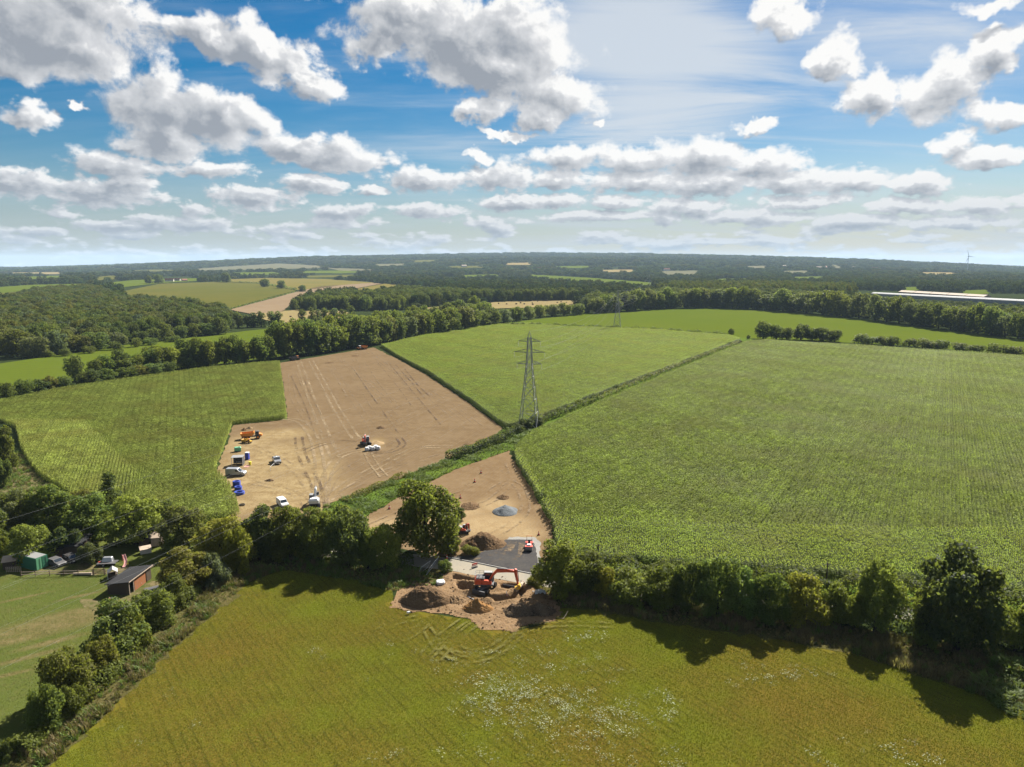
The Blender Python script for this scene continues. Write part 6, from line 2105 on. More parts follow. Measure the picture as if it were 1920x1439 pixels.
# light mast with barrier line beside the pickup
p = G(507, 884)
r = thing('gate_barrier', (p.x, p.y, 0.06), 0, 'thin pale post and rail barrier left of the grey pickup', 'barrier')
MB().tube([(0, 0, 0), (0, 0, 1.4)], 0.05, 6).build('post', MT['bag'], r)
MB().tube([(-0.2, 4.0, 0), (-0.2, 4.0, 1.3)], 0.05, 6).build('post', MT['bag'], r)
MB().tube([(0, 0, 1.3), (-0.2, 4.0, 1.2)], 0.04, 6).build('rail', MT['bag'], r)
MB().tube([(-0.2, 4.0, 1.25), (1.6, 4.3, 1.1)], 0.04, 6).build('rail', MT['bag'], r)


def bulk_bag(px, py, s, label, yaw, group='white bags on the bare field', mat='bag'):
    p = G(px, py)
    r = thing('bulk_bag', (p.x, p.y, 0.06), yaw, label, 'bulk bag', group)
    rng = random.Random(int(px * 7))
    V, F = [], []
    prof = [(0.0, 0.0), (0.46, 0.0), (0.54, 0.25), (0.55, 0.6), (0.48, 0.85), (0.30, 0.92), (0.12, 0.86), (0.0, 0.9)]
    n = 14
    for rr, z in prof:
        for k in range(n):
            a = 2 * math.pi * k / n
            q = 1 / max(abs(math.cos(a)), abs(math.sin(a))) ** 0.7
            j = 1 + rng.uniform(-0.07, 0.07)
            V.append((rr * q * j * math.cos(a), rr * q * j * math.sin(a), z * (1 + rng.uniform(-0.06, 0.06))))
    for i in range(len(prof) - 1):
        F += [(i * n + k, i * n + (k + 1) % n, (i + 1) * n + (k + 1) % n, (i + 1) * n + k) for k in range(n)]
    b = add_mesh('bag_body', V, F, MT[mat], r, True)
    m = MB()
    for sx, sy in ((-1, -1), (1, -1), (1, 1), (-1, 1)):
        m.tube([(sx * 0.4, sy * 0.4, 0.8), (sx * 0.36, sy * 0.42, 1.05), (sx * 0.25, sy * 0.42, 0.85)], 0.03, 5)
    m.build('loops', MT['lgrey'], r)
    r.scale = (s, s, s * (1.0 if group else 0.5))


bulk_bag(688, 846, 1.3, 'white bulk bag at the left end beside the dark excavator', 0.2)
bulk_bag(693, 844, 1.4, 'white bulk bag second from the left beside the dark excavator', 0.9)
bulk_bag(699, 845, 1.3, 'white bulk bag in the middle of the bag row on bare field', 0.4)
bulk_bag(704, 843, 1.45, 'white bulk bag second from the right in the bag row', 1.3)
bulk_bag(709, 844, 1.3, 'white bulk bag at the right end by the yellow sand', 0.1)
p = G(826, 1095)
o = bulk_bag(826, 1096, 1.5, 'white bag with orange edge on the grass above the spoil heap', 0.3, None)


def rubble(px, py, n, sx, sy, mat, label, seed):
    p = G(px, py)
    rng = random.Random(seed)
    m = MB()
    for _ in range(n):
        x, y = rng.gauss(0, sx), rng.gauss(0, sy)
        s = rng.uniform(0.15, 0.36)
        m.box((x, y, s * 0.35 + max(0, 0.25 - abs(x) * 0.1)), (s * 1.3, s, s * 0.8), Matrix.Rotation(rng.uniform(0, 3), 3, 'Z') @ Matrix.Rotation(rng.uniform(-.6, .6), 3, 'Y'), (0.7, 0.75))
    o = m.build('rubble_pile', MT[mat])
    o.location = (p.x, p.y, 0.08)
    return tag(o, label, 'rubble')


rubble(1010, 1113, 46, 0.55, 0.3, 'bag', 'pale grey stone rubble at the left foot of the right hedge', 3)
rubble(851, 1037, 8, 0.25, 0.2, 'bag', 'few white stones by the road edge left of the asphalt', 4)
o = rubble(767, 1152, 5, 0.15, 0.12, 'bag', 'small white lump on the grass below the big spoil heap', 5)
rubble(852, 1008, 9, 0.5, 0.4, 'bag', 'pale stones behind the weeds left of the brown heap', 6)


def cone(px, py, label, s=1.0):
    p = G(px, py)
    r = thing('traffic_cone', (p.x, p.y, 0.1), random.uniform(0, 1), label, 'traffic cone', 'red traffic cones on the site')
    MB().box((0, 0, 0.03), (0.55, 0.55, 0.06)).build('foot', MT['black'], r)
    MB().lathe([(0.22, 0.06), (0.15, 0.36)], (0, 0, 0), 12).build('cone_body', MT['conered'], r)
    MB().lathe([(0.15, 0.36), (0.11, 0.56)], (0, 0, 0), 12).build('white_band', MT['white'], r)
    MB().lathe([(0.11, 0.56), (0.04, 0.88), (0.0, 0.88)], (0, 0, 0), 12).build('cone_tip', MT['conered'], r)
    r.scale = (s, s, s)


cone(838, 1049, 'red and white cone at the road edge, left end of the kerb', 1.1)
cone(902, 888, 'red cone farthest up the entrance ground', 1.2)
cone(890, 905, 'red cone second farthest up the entrance ground', 1.2)
cone(863, 935, 'red cone just right of the oak crown, farther one', 1.2)
cone(855, 943, 'orange cone touching the oak crown on its right', 1.2)
cone(730, 955, 'red cone alone left of the big oak', 1.2)
cone(1010, 1004, 'red cone behind the paving machine', 1.0)


def small_bits():
    p = G(820, 1047)
    r = thing('road_sign', (p.x, p.y, 0.1), 0.6, 'yellow sign board lying on the shaded road end', 'road sign')
    MB().box((0, 0, 0.12), (1.1, 0.8, 0.04), Matrix.Rotation(0.12, 3, 'X')).build('board', MT['signyel'], r)
    MB().tube([(-0.4, -0.3, 0.02), (-0.4, 0.35, 0.05)], 0.025, 5).build('leg', MT['lgrey'], r)
    p = G(890, 1065)
    r = thing('road_barrier', (p.x, p.y, 0.08), yaw_px((884, 1066), (897, 1062)), 'red and white barrier board standing on the dusty road', 'barrier')
    MB().box((0, 0, 0.75), (1.3, 0.06, 0.26)).build('red_board', MT['conered'], r)
    MB().box((0, 0, 0.45), (1.3, 0.05, 0.2)).build('white_board', MT['pink'], r)
    for x in (-0.5, 0.5):
        MB().tube([(x, -0.3, 0), (x, 0, 0.95), (x, 0.3, 0)], 0.03, 5).build('leg', MT['lgrey'], r)
    MB().box((0, 0, 0.06), (1.2, 0.5, 0.1)).build('foot', MT['black'], r)
    # wire mesh panels beside the hedge end
    for k, (a, b, lab) in enumerate((((783, 1079), (801, 1066), 'grey wire mesh fence panel fallen toward the hedge, left one'), ((798, 1081), (816, 1058), 'pale wire mesh fence panel, right one by the road end'))):
        p, q = G(*a), G(*b)
        L = (q - p).length
        r = thing('fence_panel', (p.x, p.y, 0.06), math.atan2(q.y - p.y, q.x - p.x), lab, 'fence panel', 'wire mesh panels')
        r.rotation_euler[0] = 0.45
        m = MB(); m.tube([(0, 0, 0.05), (L, 0, 0.05), (L, 0, 1.9), (0, 0, 1.9), (0, 0, 0.05)], 0.03, 5); m.build('panel_frame', MT['white'], r)
        m = MB()
        for i in range(1, int(L / 0.22)):
            m.tube([(i * 0.22, 0, 0.06), (i * 0.22, 0, 1.88)], 0.006, 3)
        for i in range(1, 8):
            m.tube([(0.02, 0, i * 0.24), (L - 0.02, 0, i * 0.24)], 0.006, 3)
        tag(m.build('mesh_wires', MT['steel'], r), kind='stuff')
    p = G(833, 1066)
    r = thing('marker_post', (p.x, p.y, 0.06), 0, 'yellow marker post leaning at the road edge', 'post')
    m = MB(); m.tube([(0, 0, 0), (-0.35, 0.1, 1.6)], 0.05, 6); m.build('post_shaft', MT['signyel'], r)
    # pipes
    p, q = G(967, 1107, 0.3), G(981, 1093, 0.3)
    for k in range(3):
        a, b = p.lerp(q, k / 3 + 0.01), p.lerp(q, (k + 1) / 3 - 0.01)
        m = MB(); m.tube([(0, 0, 0), tuple(b - a)], 0.38, 16); m.tube([tuple((b - a) * 0.86), tuple(b - a)], 0.44, 16)
        o = m.build('concrete_pipe', MT['clay']); o.location = a
        tag(o, ('nearest', 'middle', 'farthest')[k] + ' length of buff concrete pipe beside the excavator stick', 'pipe', 'buff concrete pipes by the trench')
    p, q = G(943, 1098, 0.15), G(968, 1102, 0.15)
    m = MB(); m.tube([(0, 0, 0), tuple(q - p)], 0.28, 14)
    o = m.build('drain_pipe', MT['black']); o.location = p; tag(o, 'black drain pipe lying in the trench under the excavator stick', 'pipe')
    p, q = G(877, 1119, 0.25), G(888, 1124, 0.25)
    m = MB(); m.tube([(0, 0, 0), tuple(q - p)], 0.08, 8)
    o = m.build('plank', MT['bag']); o.location = p; tag(o, 'short white pole lying at the left edge of the pit', 'pole')
    p = G(949, 1118)
    r = thing('marker_post', (p.x, p.y, 0.1), 0, 'short red and white stake by the front trench', 'stake')
    MB().tube([(0.2, -0.3, 0.0), (0.1, -0.1, 0.45)], 0.07, 6).build('red_end', MT['pink'], r)
    MB().tube([(0.1, -0.1, 0.45), (0, 0, 0.8)], 0.07, 6).build('white_end', MT['bag'], r)
    # branch on the meadow
    p = G(1056, 1162)
    m = MB(); m.tube([(0, 0, 0.1), (0.5, 0.6, 0.5), (0.9, 1.2, 0.9)], [0.05, 0.04, 0.02], 5); m.tube([(0.1, 0.1, 0.1), (-1.2, 0.2, 0.15)], [0.04, 0.015], 5)
    o = m.build('cut_branch', MT['clay']); o.location = (p.x, p.y, 0.05); tag(o, 'pale cut branch lying on the meadow right of the brash heaps', 'branch')


small_bits()


def paver():
    p = G(992, 1030)
    yaw = yaw_px((993, 1016), (991, 1031))
    r = thing('road_roller', (p.x, p.y, 0.12), yaw, 'small red road roller with roll bar at the top of the new asphalt', 'road roller')
    m = MB(); m.box((-0.2, 0, 0.75), (2.3, 1.1, 0.5), ch=0.08); m.build('body', MT['red'], r)
    m = MB(); m.box((0.75, 0, 1.1), (0.9, 0.9, 0.4), ch=0.1); m.build('bonnet', MT['bag'], r)
    for x in (-1.05, 1.15):
        m = MB(); m.tube([(x, -0.75, 0.5), (x, 0.75, 0.5)], 0.5, 18); m.build('drum', MT['lgrey'], r)
        m = MB(); m.box((x, 0, 1.03), (0.9, 1.6, 0.08)); m.build('mudguard', MT['conered'], r)
    m = MB(); m.box((-0.4, 0, 1.2), (0.5, 0.5, 0.15)); m.box((-0.62, 0, 1.45), (0.12, 0.5, 0.5)); m.build('seat', MT['black'], r)
    m = MB(); m.tube([(-0.9, -0.55, 1.0), (-0.9, -0.55, 2.5), (-0.9, 0.55, 2.5), (-0.9, 0.55, 1.0)], 0.05, 6); m.build('roll_bar', MT['conered'], r)
    m = MB(); m.tube([(0.2, 0, 1.1), (0.05, 0, 1.5)], 0.03, 5); m.tube([(0.05 + 0.18 * math.cos(a), 0.18 * math.sin(a), 1.5) for a in np.linspace(0, 6.28, 12)], 0.02, 4, False); m.build('steering_wheel', MT['black'], r)


paver()

# ------------------------------------------------------------------ pylons and wires
def make_pylon(px, py, yaw, label, s=1.0):
    p = G(px, py)
    r = thing('pylon', (p.x, p.y, 0), yaw, label, 'pylon', 'steel pylons of one power line')
    lv = [(0, 3.4), (5.5, 2.85), (10.5, 2.3), (15, 1.85), (19, 1.45), (22, 1.15), (23.5, 1.05), (27.8, 0.85), (31.8, 0.68), (33.5, 0.55)]
    for sx in (-1, 1):
        for sy in (-1, 1):
            m = MB()
            for (z0, w0), (z1, w1) in zip(lv, lv[1:]):
                m.tube([(sx * w0, sy * w0, z0), (sx * w1, sy * w1, z1)], 0.11, 4)
            m.tube([(sx * 0.55, sy * 0.55, 33.5), (0, 0, 35.6)], 0.07, 4)
            m.build('leg', MT['steel'], r)
    m = MB()
    for (z0, w0), (z1, w1) in zip(lv, lv[1:]):
        c = [(-1, -1), (1, -1), (1, 1), (-1, 1)]
        for k in range(4):
            a, b = c[k], c[(k + 1) % 4]
            m.tube([(a[0] * w0, a[1] * w0, z0), (b[0] * w1, b[1] * w1, z1)], 0.08, 4)
            m.tube([(b[0] * w0, b[1] * w0, z0), (a[0] * w1, a[1] * w1, z1)], 0.08, 4)
            if z0 > 0:
                m.tube([(a[0] * w0, a[1] * w0, z0), (b[0] * w0, b[1] * w0, z0)], 0.05, 4)
    tag(m.build('bracing', MT['sunlit_steel'], r), kind='stuff')
    for z, ln, w in ((23.5, 4.6, 1.05), (27.8, 5.7, 0.85), (31.8, 4.1, 0.68)):
        for s_ in (-1, 1):
            m = MB()
            tip = (s_ * ln, 0, z + 0.15)
            for y in (-w, w):
                m.tube([(s_ * w, y, z), tip], 0.09, 4)
                m.tube([(s_ * w * 0.9, y * 0.9, z + 1.25), tip], 0.065, 4)
            for t in (0.3, 0.55, 0.78):
                q = (s_ * (w + (ln - w) * t), w * (1 - t), z + 0.15 * t)
                q2 = (q[0], -q[1], q[2])
                m.tube([q, q2], 0.05, 4)
                m.tube([q, (q[0], 0, z + 1.25 * (1 - t) + 0.1)], 0.05, 4)
            a = m.build('cross_arm', MT['steel'], r)
            m = MB()
            for k in range(6):
                m.lathe([(0.03, 0), (0.14, 0.02), (0.03, 0.12)], (tip[0], 0, tip[2] - 0.35 - k * 0.28), 8)
            m.tube([(tip[0], 0, tip[2]), (tip[0], 0, tip[2] - 2.0)], 0.03, 5)
            m.build('insulator', MT['lgrey'], a)
    return r


P1, P2, P3 = G(992, 800), G(1157, 617), G(1217, 548)
u = (P1 - P2).normalized()
a6 = R(-6)
u0 = Vector((u.x * math.cos(a6) - u.y * math.sin(a6), u.x * math.sin(a6) + u.y * math.cos(a6), 0))
P0 = P1 + u0 * 260
yl = math.atan2(u.y, u.x) + math.pi / 2
make_pylon(992, 800, yl, 'tall steel lattice pylon nearest the camera between the maize fields')
make_pylon(1157, 617, yl, 'second steel pylon standing in the low hedge beyond the middle maize')
make_pylon(1217, 548, yl, 'faint third pylon far off before the bright distant field')


def wires():
    M_W = MT['wire']
    names = {(4.1, 31.8): 'upper', (5.7, 27.8): 'middle', (4.6, 23.5): 'lower'}
    spans = [(P1, P0, 5.0, 'span toward the lower left over garden and compound', 0.006), (P2, P1, 8.0, 'span between the two nearer pylons', 0.018), (P3, P2, 10.0, 'span beyond the second pylon', 0.03)]
    for A, B, sag, where, rad in spans:
        d = (B - A).normalized()
        side = Vector((-d.y, d.x, 0))
        for (off, z), nm in list(names.items()) + [((0, 35.6), 'top earth')]:
            for s_ in ((-1, 1) if off else (0,)):
                m = MB()
                pts = []
                for k in range(33):
                    t = k / 32
                    q = A.lerp(B, t) + side * off * s_
                    pts.append(q + Vector((0, 0, z - (2.0 if off else 0) - sag * 4 * t * (1 - t))) - A)
                m.tube(pts, rad, 4)
                o = m.build('power_wire', M_W)
                o.location = A
                lr = {-1: 'left ', 1: 'right ', 0: ''}[-s_ if d.y < 0 else s_]
                tag(o, '%s%s power wire of the %s' % (lr, nm, where), 'power wire', 'wires of the power line')


wires()


def wood_pole(px, py, ytop, label):
    p = G(px, py)
    h = hgt_at(px, py, ytop)
    r = thing('telegraph_pole', (p.x, p.y, 0), 0.2, label, 'pole')
    MB().tube([(0, 0, 0), (0, 0, h)], [0.15, 0.10], 8).build('shaft', MT['dwood'], r)
    MB().box((0, 0, h - 0.4), (1.2, 0.1, 0.1)).build('cross_bar', MT['dwood'], r)


wood_pole(1121, 1060, 1020, 'thin dark pole behind the left part of the right hedge')
wood_pole(1549, 1094, 1055, 'thin dark pole behind the yellow green bushes of the right hedge')

# ------------------------------------------------------------------ garden buildings
def boards(parent, c0, c1, h, n, mat, thick=0.04, name='board', upright=False):
    """n boards, each a piece, between ground points c0 and c1, up to height h (h may be a pair)"""
    a, b = Vector(c0), Vector(c1)
    L = (b - a).length
    ang = math.atan2(b.y - a.y, b.x - a.x)
    h0, h1 = h if isinstance(h, tuple) else (h, h)
    m = MB()
    if upright:
        w = L / n
        m.box((w / 2, 0, 0.5), (w - 0.02, thick, 1.0))
    else:
        w = h0 / n
        m.box((L / 2, 0, w / 2), (L, thick, w - 0.015))
    me = add_mesh(name, m.V, m.F, MT[mat], link=False).data
    for k in range(n):
        o = bpy.data.objects.new(name, me)
        COL.objects.link(o)
        o.parent = parent
        o.rotation_euler = (0, 0, ang)
        if upright:
            q = a.lerp(b, k / n)
            o.location = (q.x, q.y, random.uniform(0, 0.01))
            o.scale = (1, 1, h0 + (h1 - h0) * (k + 0.5) / n)
        else:
            o.location = (a.x, a.y, k * w + 0.01)


def black_shed():
    A, B, C_ = G(203, 1115), G(233, 1124), G(275, 1092)     # front left, front right, far right feet
    r = thing('timber_shed', (A.x, A.y, 0), 0, 'long timber shed with black felt roof and orange boarded side', 'shed')
    b, c = B - A, C_ - A
    side = (C_ - B)
    L = side.length
    d = side.normalized()
    w = b - d * b.dot(d)
    W = w.length
    wn = w.normalized()
    # local frame: x along the long side, y across (towards the viewer's right)
    r.rotation_euler = (0, 0, math.atan2(d.y, d.x))
    r.location = (A.x, A.y, 0.04)
    sy = -1 if (d.x * wn.y - d.y * wn.x) < 0 else 1
    W = max(W, 2.6)
    H0, H1 = 2.0, 2.45
    boards(r, (0, 0, 0), (L, 0, 0), H0, 9, 'dwood')
    boards(r, (0, 0.06 * sy, 0), (0, (W - 0.06) * sy, 0), (H0, H1), 12, 'dwood', upright=True)
    boards(r, (L, 0.06 * sy, 0), (L, (W - 0.06) * sy, 0), (H0, H1), 12, 'dwood', upright=True)
    boards(r, (L * 0.24, W * sy, 0), (L * 0.74, W * sy, 0), H1, 11, 'wood')
    boards(r, (L * 0.78, W * sy, 0), (L, W * sy, 0), H1, 11, 'dwood')
    for x in (0.08, L * 0.2):
        m = MB(); m.box((x, W * sy, H1 / 2), (0.12, 0.12, H1)); m.build('post', MT['clay'], r)
    m = MB()
    sl = (H1 - H0 + 0.1) / W
    y0, y1 = -0.35 * sy, (W + 0.35) * sy
    V = [(-0.35, y0, H0 - 0.05), (L + 0.35, y0, H0 - 0.05), (L + 0.35, y1, H1 + 0.12), (-0.35, y1, H1 + 0.12)]
    V += [(x, y, z + 0.10) for x, y, z in V]
    F = [(0, 1, 2, 3), (7, 6, 5, 4), (0, 4, 5, 1), (1, 5, 6, 2), (2, 6, 7, 3), (3, 7, 4, 0)]
    rf = add_mesh('roof', V, F, MT['felt'], r)
    for k in range(1, 9):
        x = -0.35 + (L + 0.7) * k / 9
        mm = MB(); mm.add([(x - 0.03, y0, H0 + 0.055), (x + 0.03, y0, H0 + 0.055), (x + 0.03, y1, H1 + 0.225), (x - 0.03, y1, H1 + 0.225), (x - 0.03, y0, H0 + 0.03), (x + 0.03, y0, H0 + 0.03), (x + 0.03, y1, H1 + 0.2), (x - 0.03, y1, H1 + 0.2)], [(0, 1, 2, 3), (0, 4, 5, 1), (2, 6, 7, 3), (1, 5, 6, 2), (3, 7, 4, 0)])
        mm.build('felt_seam', MT['felt'], rf)
    m = MB(); m.box((L / 2, y1, H1 + 0.16), (L + 0.74, 0.05, 0.16)); m.build('fascia', MT['clay'], rf)


black_shed()


def container():
    A, B, C_ = G(31, 1062), G(69, 1071), G(84, 1058)
    d = (B - A).normalized()
    L = (B - A).length
    r = thing('storage_container', (A.x, A.y, 0.04), math.atan2(d.y, d.x), 'green storage container with open door in the garden', 'container')
    H, W = 2.5, 2.3
    m = MB(); m.box((L / 2, W / 2, H / 2), (L - 0.05, W - 0.05, H - 0.04)); m.build('body', MT['green'], r)
    n = int(L / 0.28)
    rib = MB().box((0, -0.02, H / 2), (0.14, 0.07, H - 0.3), ch=0.02)
    me = add_mesh('wall_rib', rib.V, rib.F, MT['green'], link=False).data
    for k in range(n):
        o = bpy.data.objects.new('wall_rib', me); COL.objects.link(o); o.parent = r; o.location = (0.2 + k * (L - 0.3) / n, 0.0, 0)
    m = MB()
    for z in (0.08, H - 0.08):
        m.box((L / 2, 0, z), (L, 0.12, 0.14)); m.box((L / 2, W, z), (L, 0.12, 0.14))
    for x in (0.02, L - 0.02):
        for y in (0, W):
            m.box((x, y, H / 2), (0.12, 0.12, H))
    m.build('frame', MT['green'], r)
    m = MB(); m.box((L / 2, W / 2, H + 0.02), (L - 0.1, W - 0.1, 0.04)); m.build('roof', MT['lgrey'], r)
    for k, y in enumerate((0.55, W - 0.55)):
        m = MB(); m.box((L + 0.05, y, H / 2), (0.06, W / 2 - 0.1, H - 0.2)); dd = m.build('door', MT['lgreen'] if k == 0 else MT['green'], r)
        m = MB(); m.tube([(L + 0.1, y + 0.2, 0.2), (L + 0.1, y + 0.2, H - 0.2)], 0.02, 5); m.build('lock_bar', MT['lgrey'], dd)


container()


def simple_shed(name, a, b, depth, h, hr, label, wall='dwood', roof='felt', over=0.3, flat=False, cat='shed', n=10):
    A, B = G(*a), G(*b)
    d = (B - A).normalized()
    L = (B - A).length
    r = thing(name, (A.x, A.y, 0.03), math.atan2(d.y, d.x), label, cat)
    boards(r, (0, 0, 0), (L, 0, 0), h, n, wall)
    boards(r, (0, depth, 0), (L, depth, 0), h, n, wall)
    boards(r, (0, 0.05, 0), (0, depth - 0.05, 0), h, n, wall)
    boards(r, (L, 0.05, 0), (L, depth - 0.05, 0), h, n, wall)
    m = MB()
    if flat:
        m.prism([(-over, h), (depth + over, h + hr), (depth + over, h + hr + 0.1), (-over, h + 0.1)], -over, L + over, 'x')
    else:
        m.prism([(-over, h - 0.1), (depth / 2, h + hr), (depth + over, h - 0.1), (depth + over, h), (depth / 2, h + hr + 0.1), (-over, h)], -over, L + over, 'x')
    m.build('roof', MT[roof], r)
    m = MB(); m.box((L * 0.5, -0.06, h * 0.43), (0.9, 0.05, h * 0.8)); dd = m.build('door', MT[wall], r)
    MB().box((L * 0.5 + 0.35, -0.1, h * 0.45), (0.05, 0.05, 0.14)).build('handle', MT['lgrey'], dd)
    return r


simple_shed('garden_shed', (103, 1044), (152, 1042), 5.0, 2.0, 0.7, 'long dark garden shed with low roof behind the parked cars', flat=True)
simple_shed('garden_hut', (262, 1030), (280, 1027), 3.0, 2.1, 0.7, 'dark garden hut with white framed window under the trees')
simple_shed('garden_hut', (284, 1026), (304, 1024), 3.0, 2.0, 0.7, 'brown roofed garden hut right of the dark hut', 'clay', 'clay')
simple_shed('hen_house', (264, 1041), (284, 1037), 1.3, 0.9, 0.35, 'low pale hen house with buff roof on the small lawn', 'render', 'clay', 0.12, True, 'hen house', 4)
simple_shed('lean_to', (6, 1070), (32, 1066), 2.0, 1.6, 0.5, 'weathered brown lean-to left of the green container', 'dwood', 'clay', 0.2, True)
simple_shed('low_shed', (88, 1050), (118, 1046), 2.2, 1.8, 0.2, 'low dark roofed store between container and long shed', 'dwood', 'felt', 0.25, True)


def garden_things():
    p = G(212, 1083)
    r = thing('greenhouse_frame', (p.x, p.y, 0.04), 0.5, 'small pale greenhouse box behind the black roofed shed', 'greenhouse')
    m = MB(); m.prism([(-0.9, 1.2), (0.0, 1.9), (0.9, 1.2), (0.9, 1.27), (0, 1.98), (-0.9, 1.27)], -1.0, 1.0); m.build('roof', MT['lgrey'], r)
    for x in (-0.85, 0.85):
        for y in (-0.95, 0.95):
            MB().box((x, y, 0.6), (0.07, 0.07, 1.2)).build('post', MT['white'], r)
    MB().box((0, 0, 0.4), (1.6, 1.8, 0.8)).build('base', MT['dwood'], r)
    # field gate
    a, b = G(176, 1079), G(196, 1078)
    L = (b - a).length
    r = thing('field_gate', (a.x, a.y, 0.04), math.atan2(b.y - a.y, b.x - a.x), 'brown five bar gate between paddock and garden yard', 'gate')
    for k in range(5):
        MB().box((L / 2, 0, 0.25 + k * 0.22), (L, 0.04, 0.09)).build('bar', MT['dwood'], r)
    for x in (0, L):
        MB().box((x, 0, 0.65), (0.14, 0.14, 1.35)).build('post', MT['dwood'], r)
    m = MB(); m.tube([(0.05, -0.03, 0.25), (L - 0.05, -0.03, 1.13)], 0.035, 4); m.build('brace', MT['dwood'], r)
    # paddock rail fence runs
    for a, b, lab in (((40, 1082), (120, 1080), 'grey rail fence left along the top of the paddock'), ((120, 1080), (174, 1079), 'grey rail fence between log pile and brown gate'), ((198, 1078), (240, 1074), 'brown rail fence from gate to black roofed shed')):
        A, B = G(*a), G(*b)
        L = (B - A).length
        r = thing('rail_fence', (A.x, A.y, 0.04), math.atan2(B.y - A.y, B.x - A.x), lab, 'fence')
        n = max(2, int(L / 2.4))
        for k in range(n + 1):
            MB().box((L * k / n, 0, 0.6), (0.1, 0.1, 1.2)).build('post', MT['dwood'], r)
        for z in (0.45, 0.95):
            for k in range(n):
                MB().box((L * (k + 0.5) / n, -0.06, z), (L / n - 0.03, 0.04, 0.1)).build('rail', MT['clay'], r)
    # lattice fence at the left
    A, B = G(12, 1074), G(40, 1073)
    L = (B - A).length
    r = thing('lattice_fence', (A.x, A.y, 0.04), math.atan2(B.y - A.y, B.x - A.x), 'dark lattice fence below the lean-to at the far left', 'fence')
    for k in range(9):
        MB().box((L * k / 8, 0, 0.55), (0.06, 0.05, 1.1)).build('lath', MT['clay'], r)
    for z in (0.15, 0.45, 0.75, 1.05):
        MB().box((L / 2, 0.04, z), (L, 0.03, 0.06)).build('rail', MT['clay'], r)
    # log
    p = G(156, 1079)
    m = MB(); m.tube([(-1.9, 0, 0.25), (1.7, 0.1, 0.22)], [0.2, 0.28], 10)
    o = m.build('felled_log', MT['clay']); o.location = (p.x, p.y, 0.05); tag(o, 'felled log lying on the paddock edge left of the gate', 'log')
    # dark trailer bed with grey lid
    p = G(202, 1060)
    r = thing('garden_trailer', (p.x, p.y, 0.05), 0.1, 'dark flat trailer with grey lid on the garden yard', 'trailer')
    MB().box((0, 0, 0.55), (3.6, 1.8, 0.12)).build('bed', MT['grey'], r)
    MB().box((-0.2, 0.7, 1.0), (2.0, 1.2, 0.8), taper=(0.85, 0.7), ch=0.08).build('lid', MT['silver'], r)
    wheel(r, (-0.4, -0.95, 0.3), 0.3, 0.2); wheel(r, (-0.4, 0.95, 0.3), 0.3, 0.2)
    MB().tube([(1.8, 0, 0.5), (2.7, 0, 0.45)], 0.04, 5).build('drawbar', MT['grey'], r)
    p = G(187, 1060)
    r = thing('play_ride', (p.x, p.y, 0.05), 0.4, 'bright red toy ride left of the dark trailer', 'toy')
    MB().box((0, 0, 0.45), (0.9, 0.5, 0.5), taper=(0.6, 0.8), ch=0.08).build('body', MT['conered'], r)
    wheel(r, (-0.3, -0.25, 0.18), 0.18, 0.1, 'white'); wheel(r, (0.3, -0.25, 0.18), 0.18, 0.1, 'white'); wheel(r, (-0.3, 0.25, 0.18), 0.18, 0.1, 'white'); wheel(r, (0.3, 0.25, 0.18), 0.18, 0.1, 'white')
    # curved play slide
    p = G(231, 1061)
    r = thing('play_slide', (p.x, p.y, 0.05), -1.2, 'curved orange and white play slide on the small lawn', 'slide')
    V, F = [], []
    for k in range(11):
        t = k / 10
        x, z = -1.6 + 2.9 * t, 0.12 + 1.5 * (1 - t) ** 1.5
        y = 0.5 * math.sin(t * 2.5)
        V += [(x, y - 0.3, z + 0.15), (x, y - 0.25, z), (x, y + 0.25, z), (x, y + 0.3, z + 0.15)]
        if k:
            b_ = 4 * (k - 1)
            F += [(b_ + i, b_ + i + 1, b_ + i + 5, b_ + i + 4) for i in range(3)]
    o = add_mesh('chute', V, F, MT['pink'], r)
    sm = o.modifiers.new('thick', 'SOLIDIFY'); sm.thickness = 0.05
    for y in (-0.28, 0.28):
        MB().tube([(-1.95, y, 0), (-1.6, y, 1.75)], 0.04, 6).build('ladder_rail', MT['conered'], r)
    for k in range(4):
        MB().tube([(-1.9 + k * 0.07, -0.28, 0.3 + k * 0.36), (-1.9 + k * 0.07, 0.28, 0.3 + k * 0.36)], 0.03, 5).build('rung', MT['white'], r)
    p = G(239, 1061)
    m = MB(); m.lathe([(0.0, 0.0), (0.2, 0.06), (0.28, 0.28), (0.2, 0.5), (0.0, 0.56)], (0, 0, 0), 12)
    o = m.build('play_ball', MT['signyel']); o.location = (p.x, p.y, 0.04); tag(o, 'yellow green ball beside the play slide', 'ball')
    # things leaning on the shed
    for k, (px, py, mt, lab) in enumerate(((254, 1105, 'blue', 'blue plastic tub against the orange shed wall'), (257, 1103, 'purple', 'purple plastic tub against the orange shed wall'), (262, 1099, 'bag', 'pale crate against the orange shed wall'))):
        p = G(px, py)
        r = thing('storage_tub', (p.x, p.y, 0.05), 0.5 + k, lab, 'tub')
        MB().box((0, 0, 0.28), (0.6, 0.45, 0.5), taper=(1.15, 1.15)).build('tub_body', MT[mt], r)
        MB().box((0, 0, 0.55), (0.74, 0.56, 0.06), ch=0.02).build('rim', MT[mt], r)
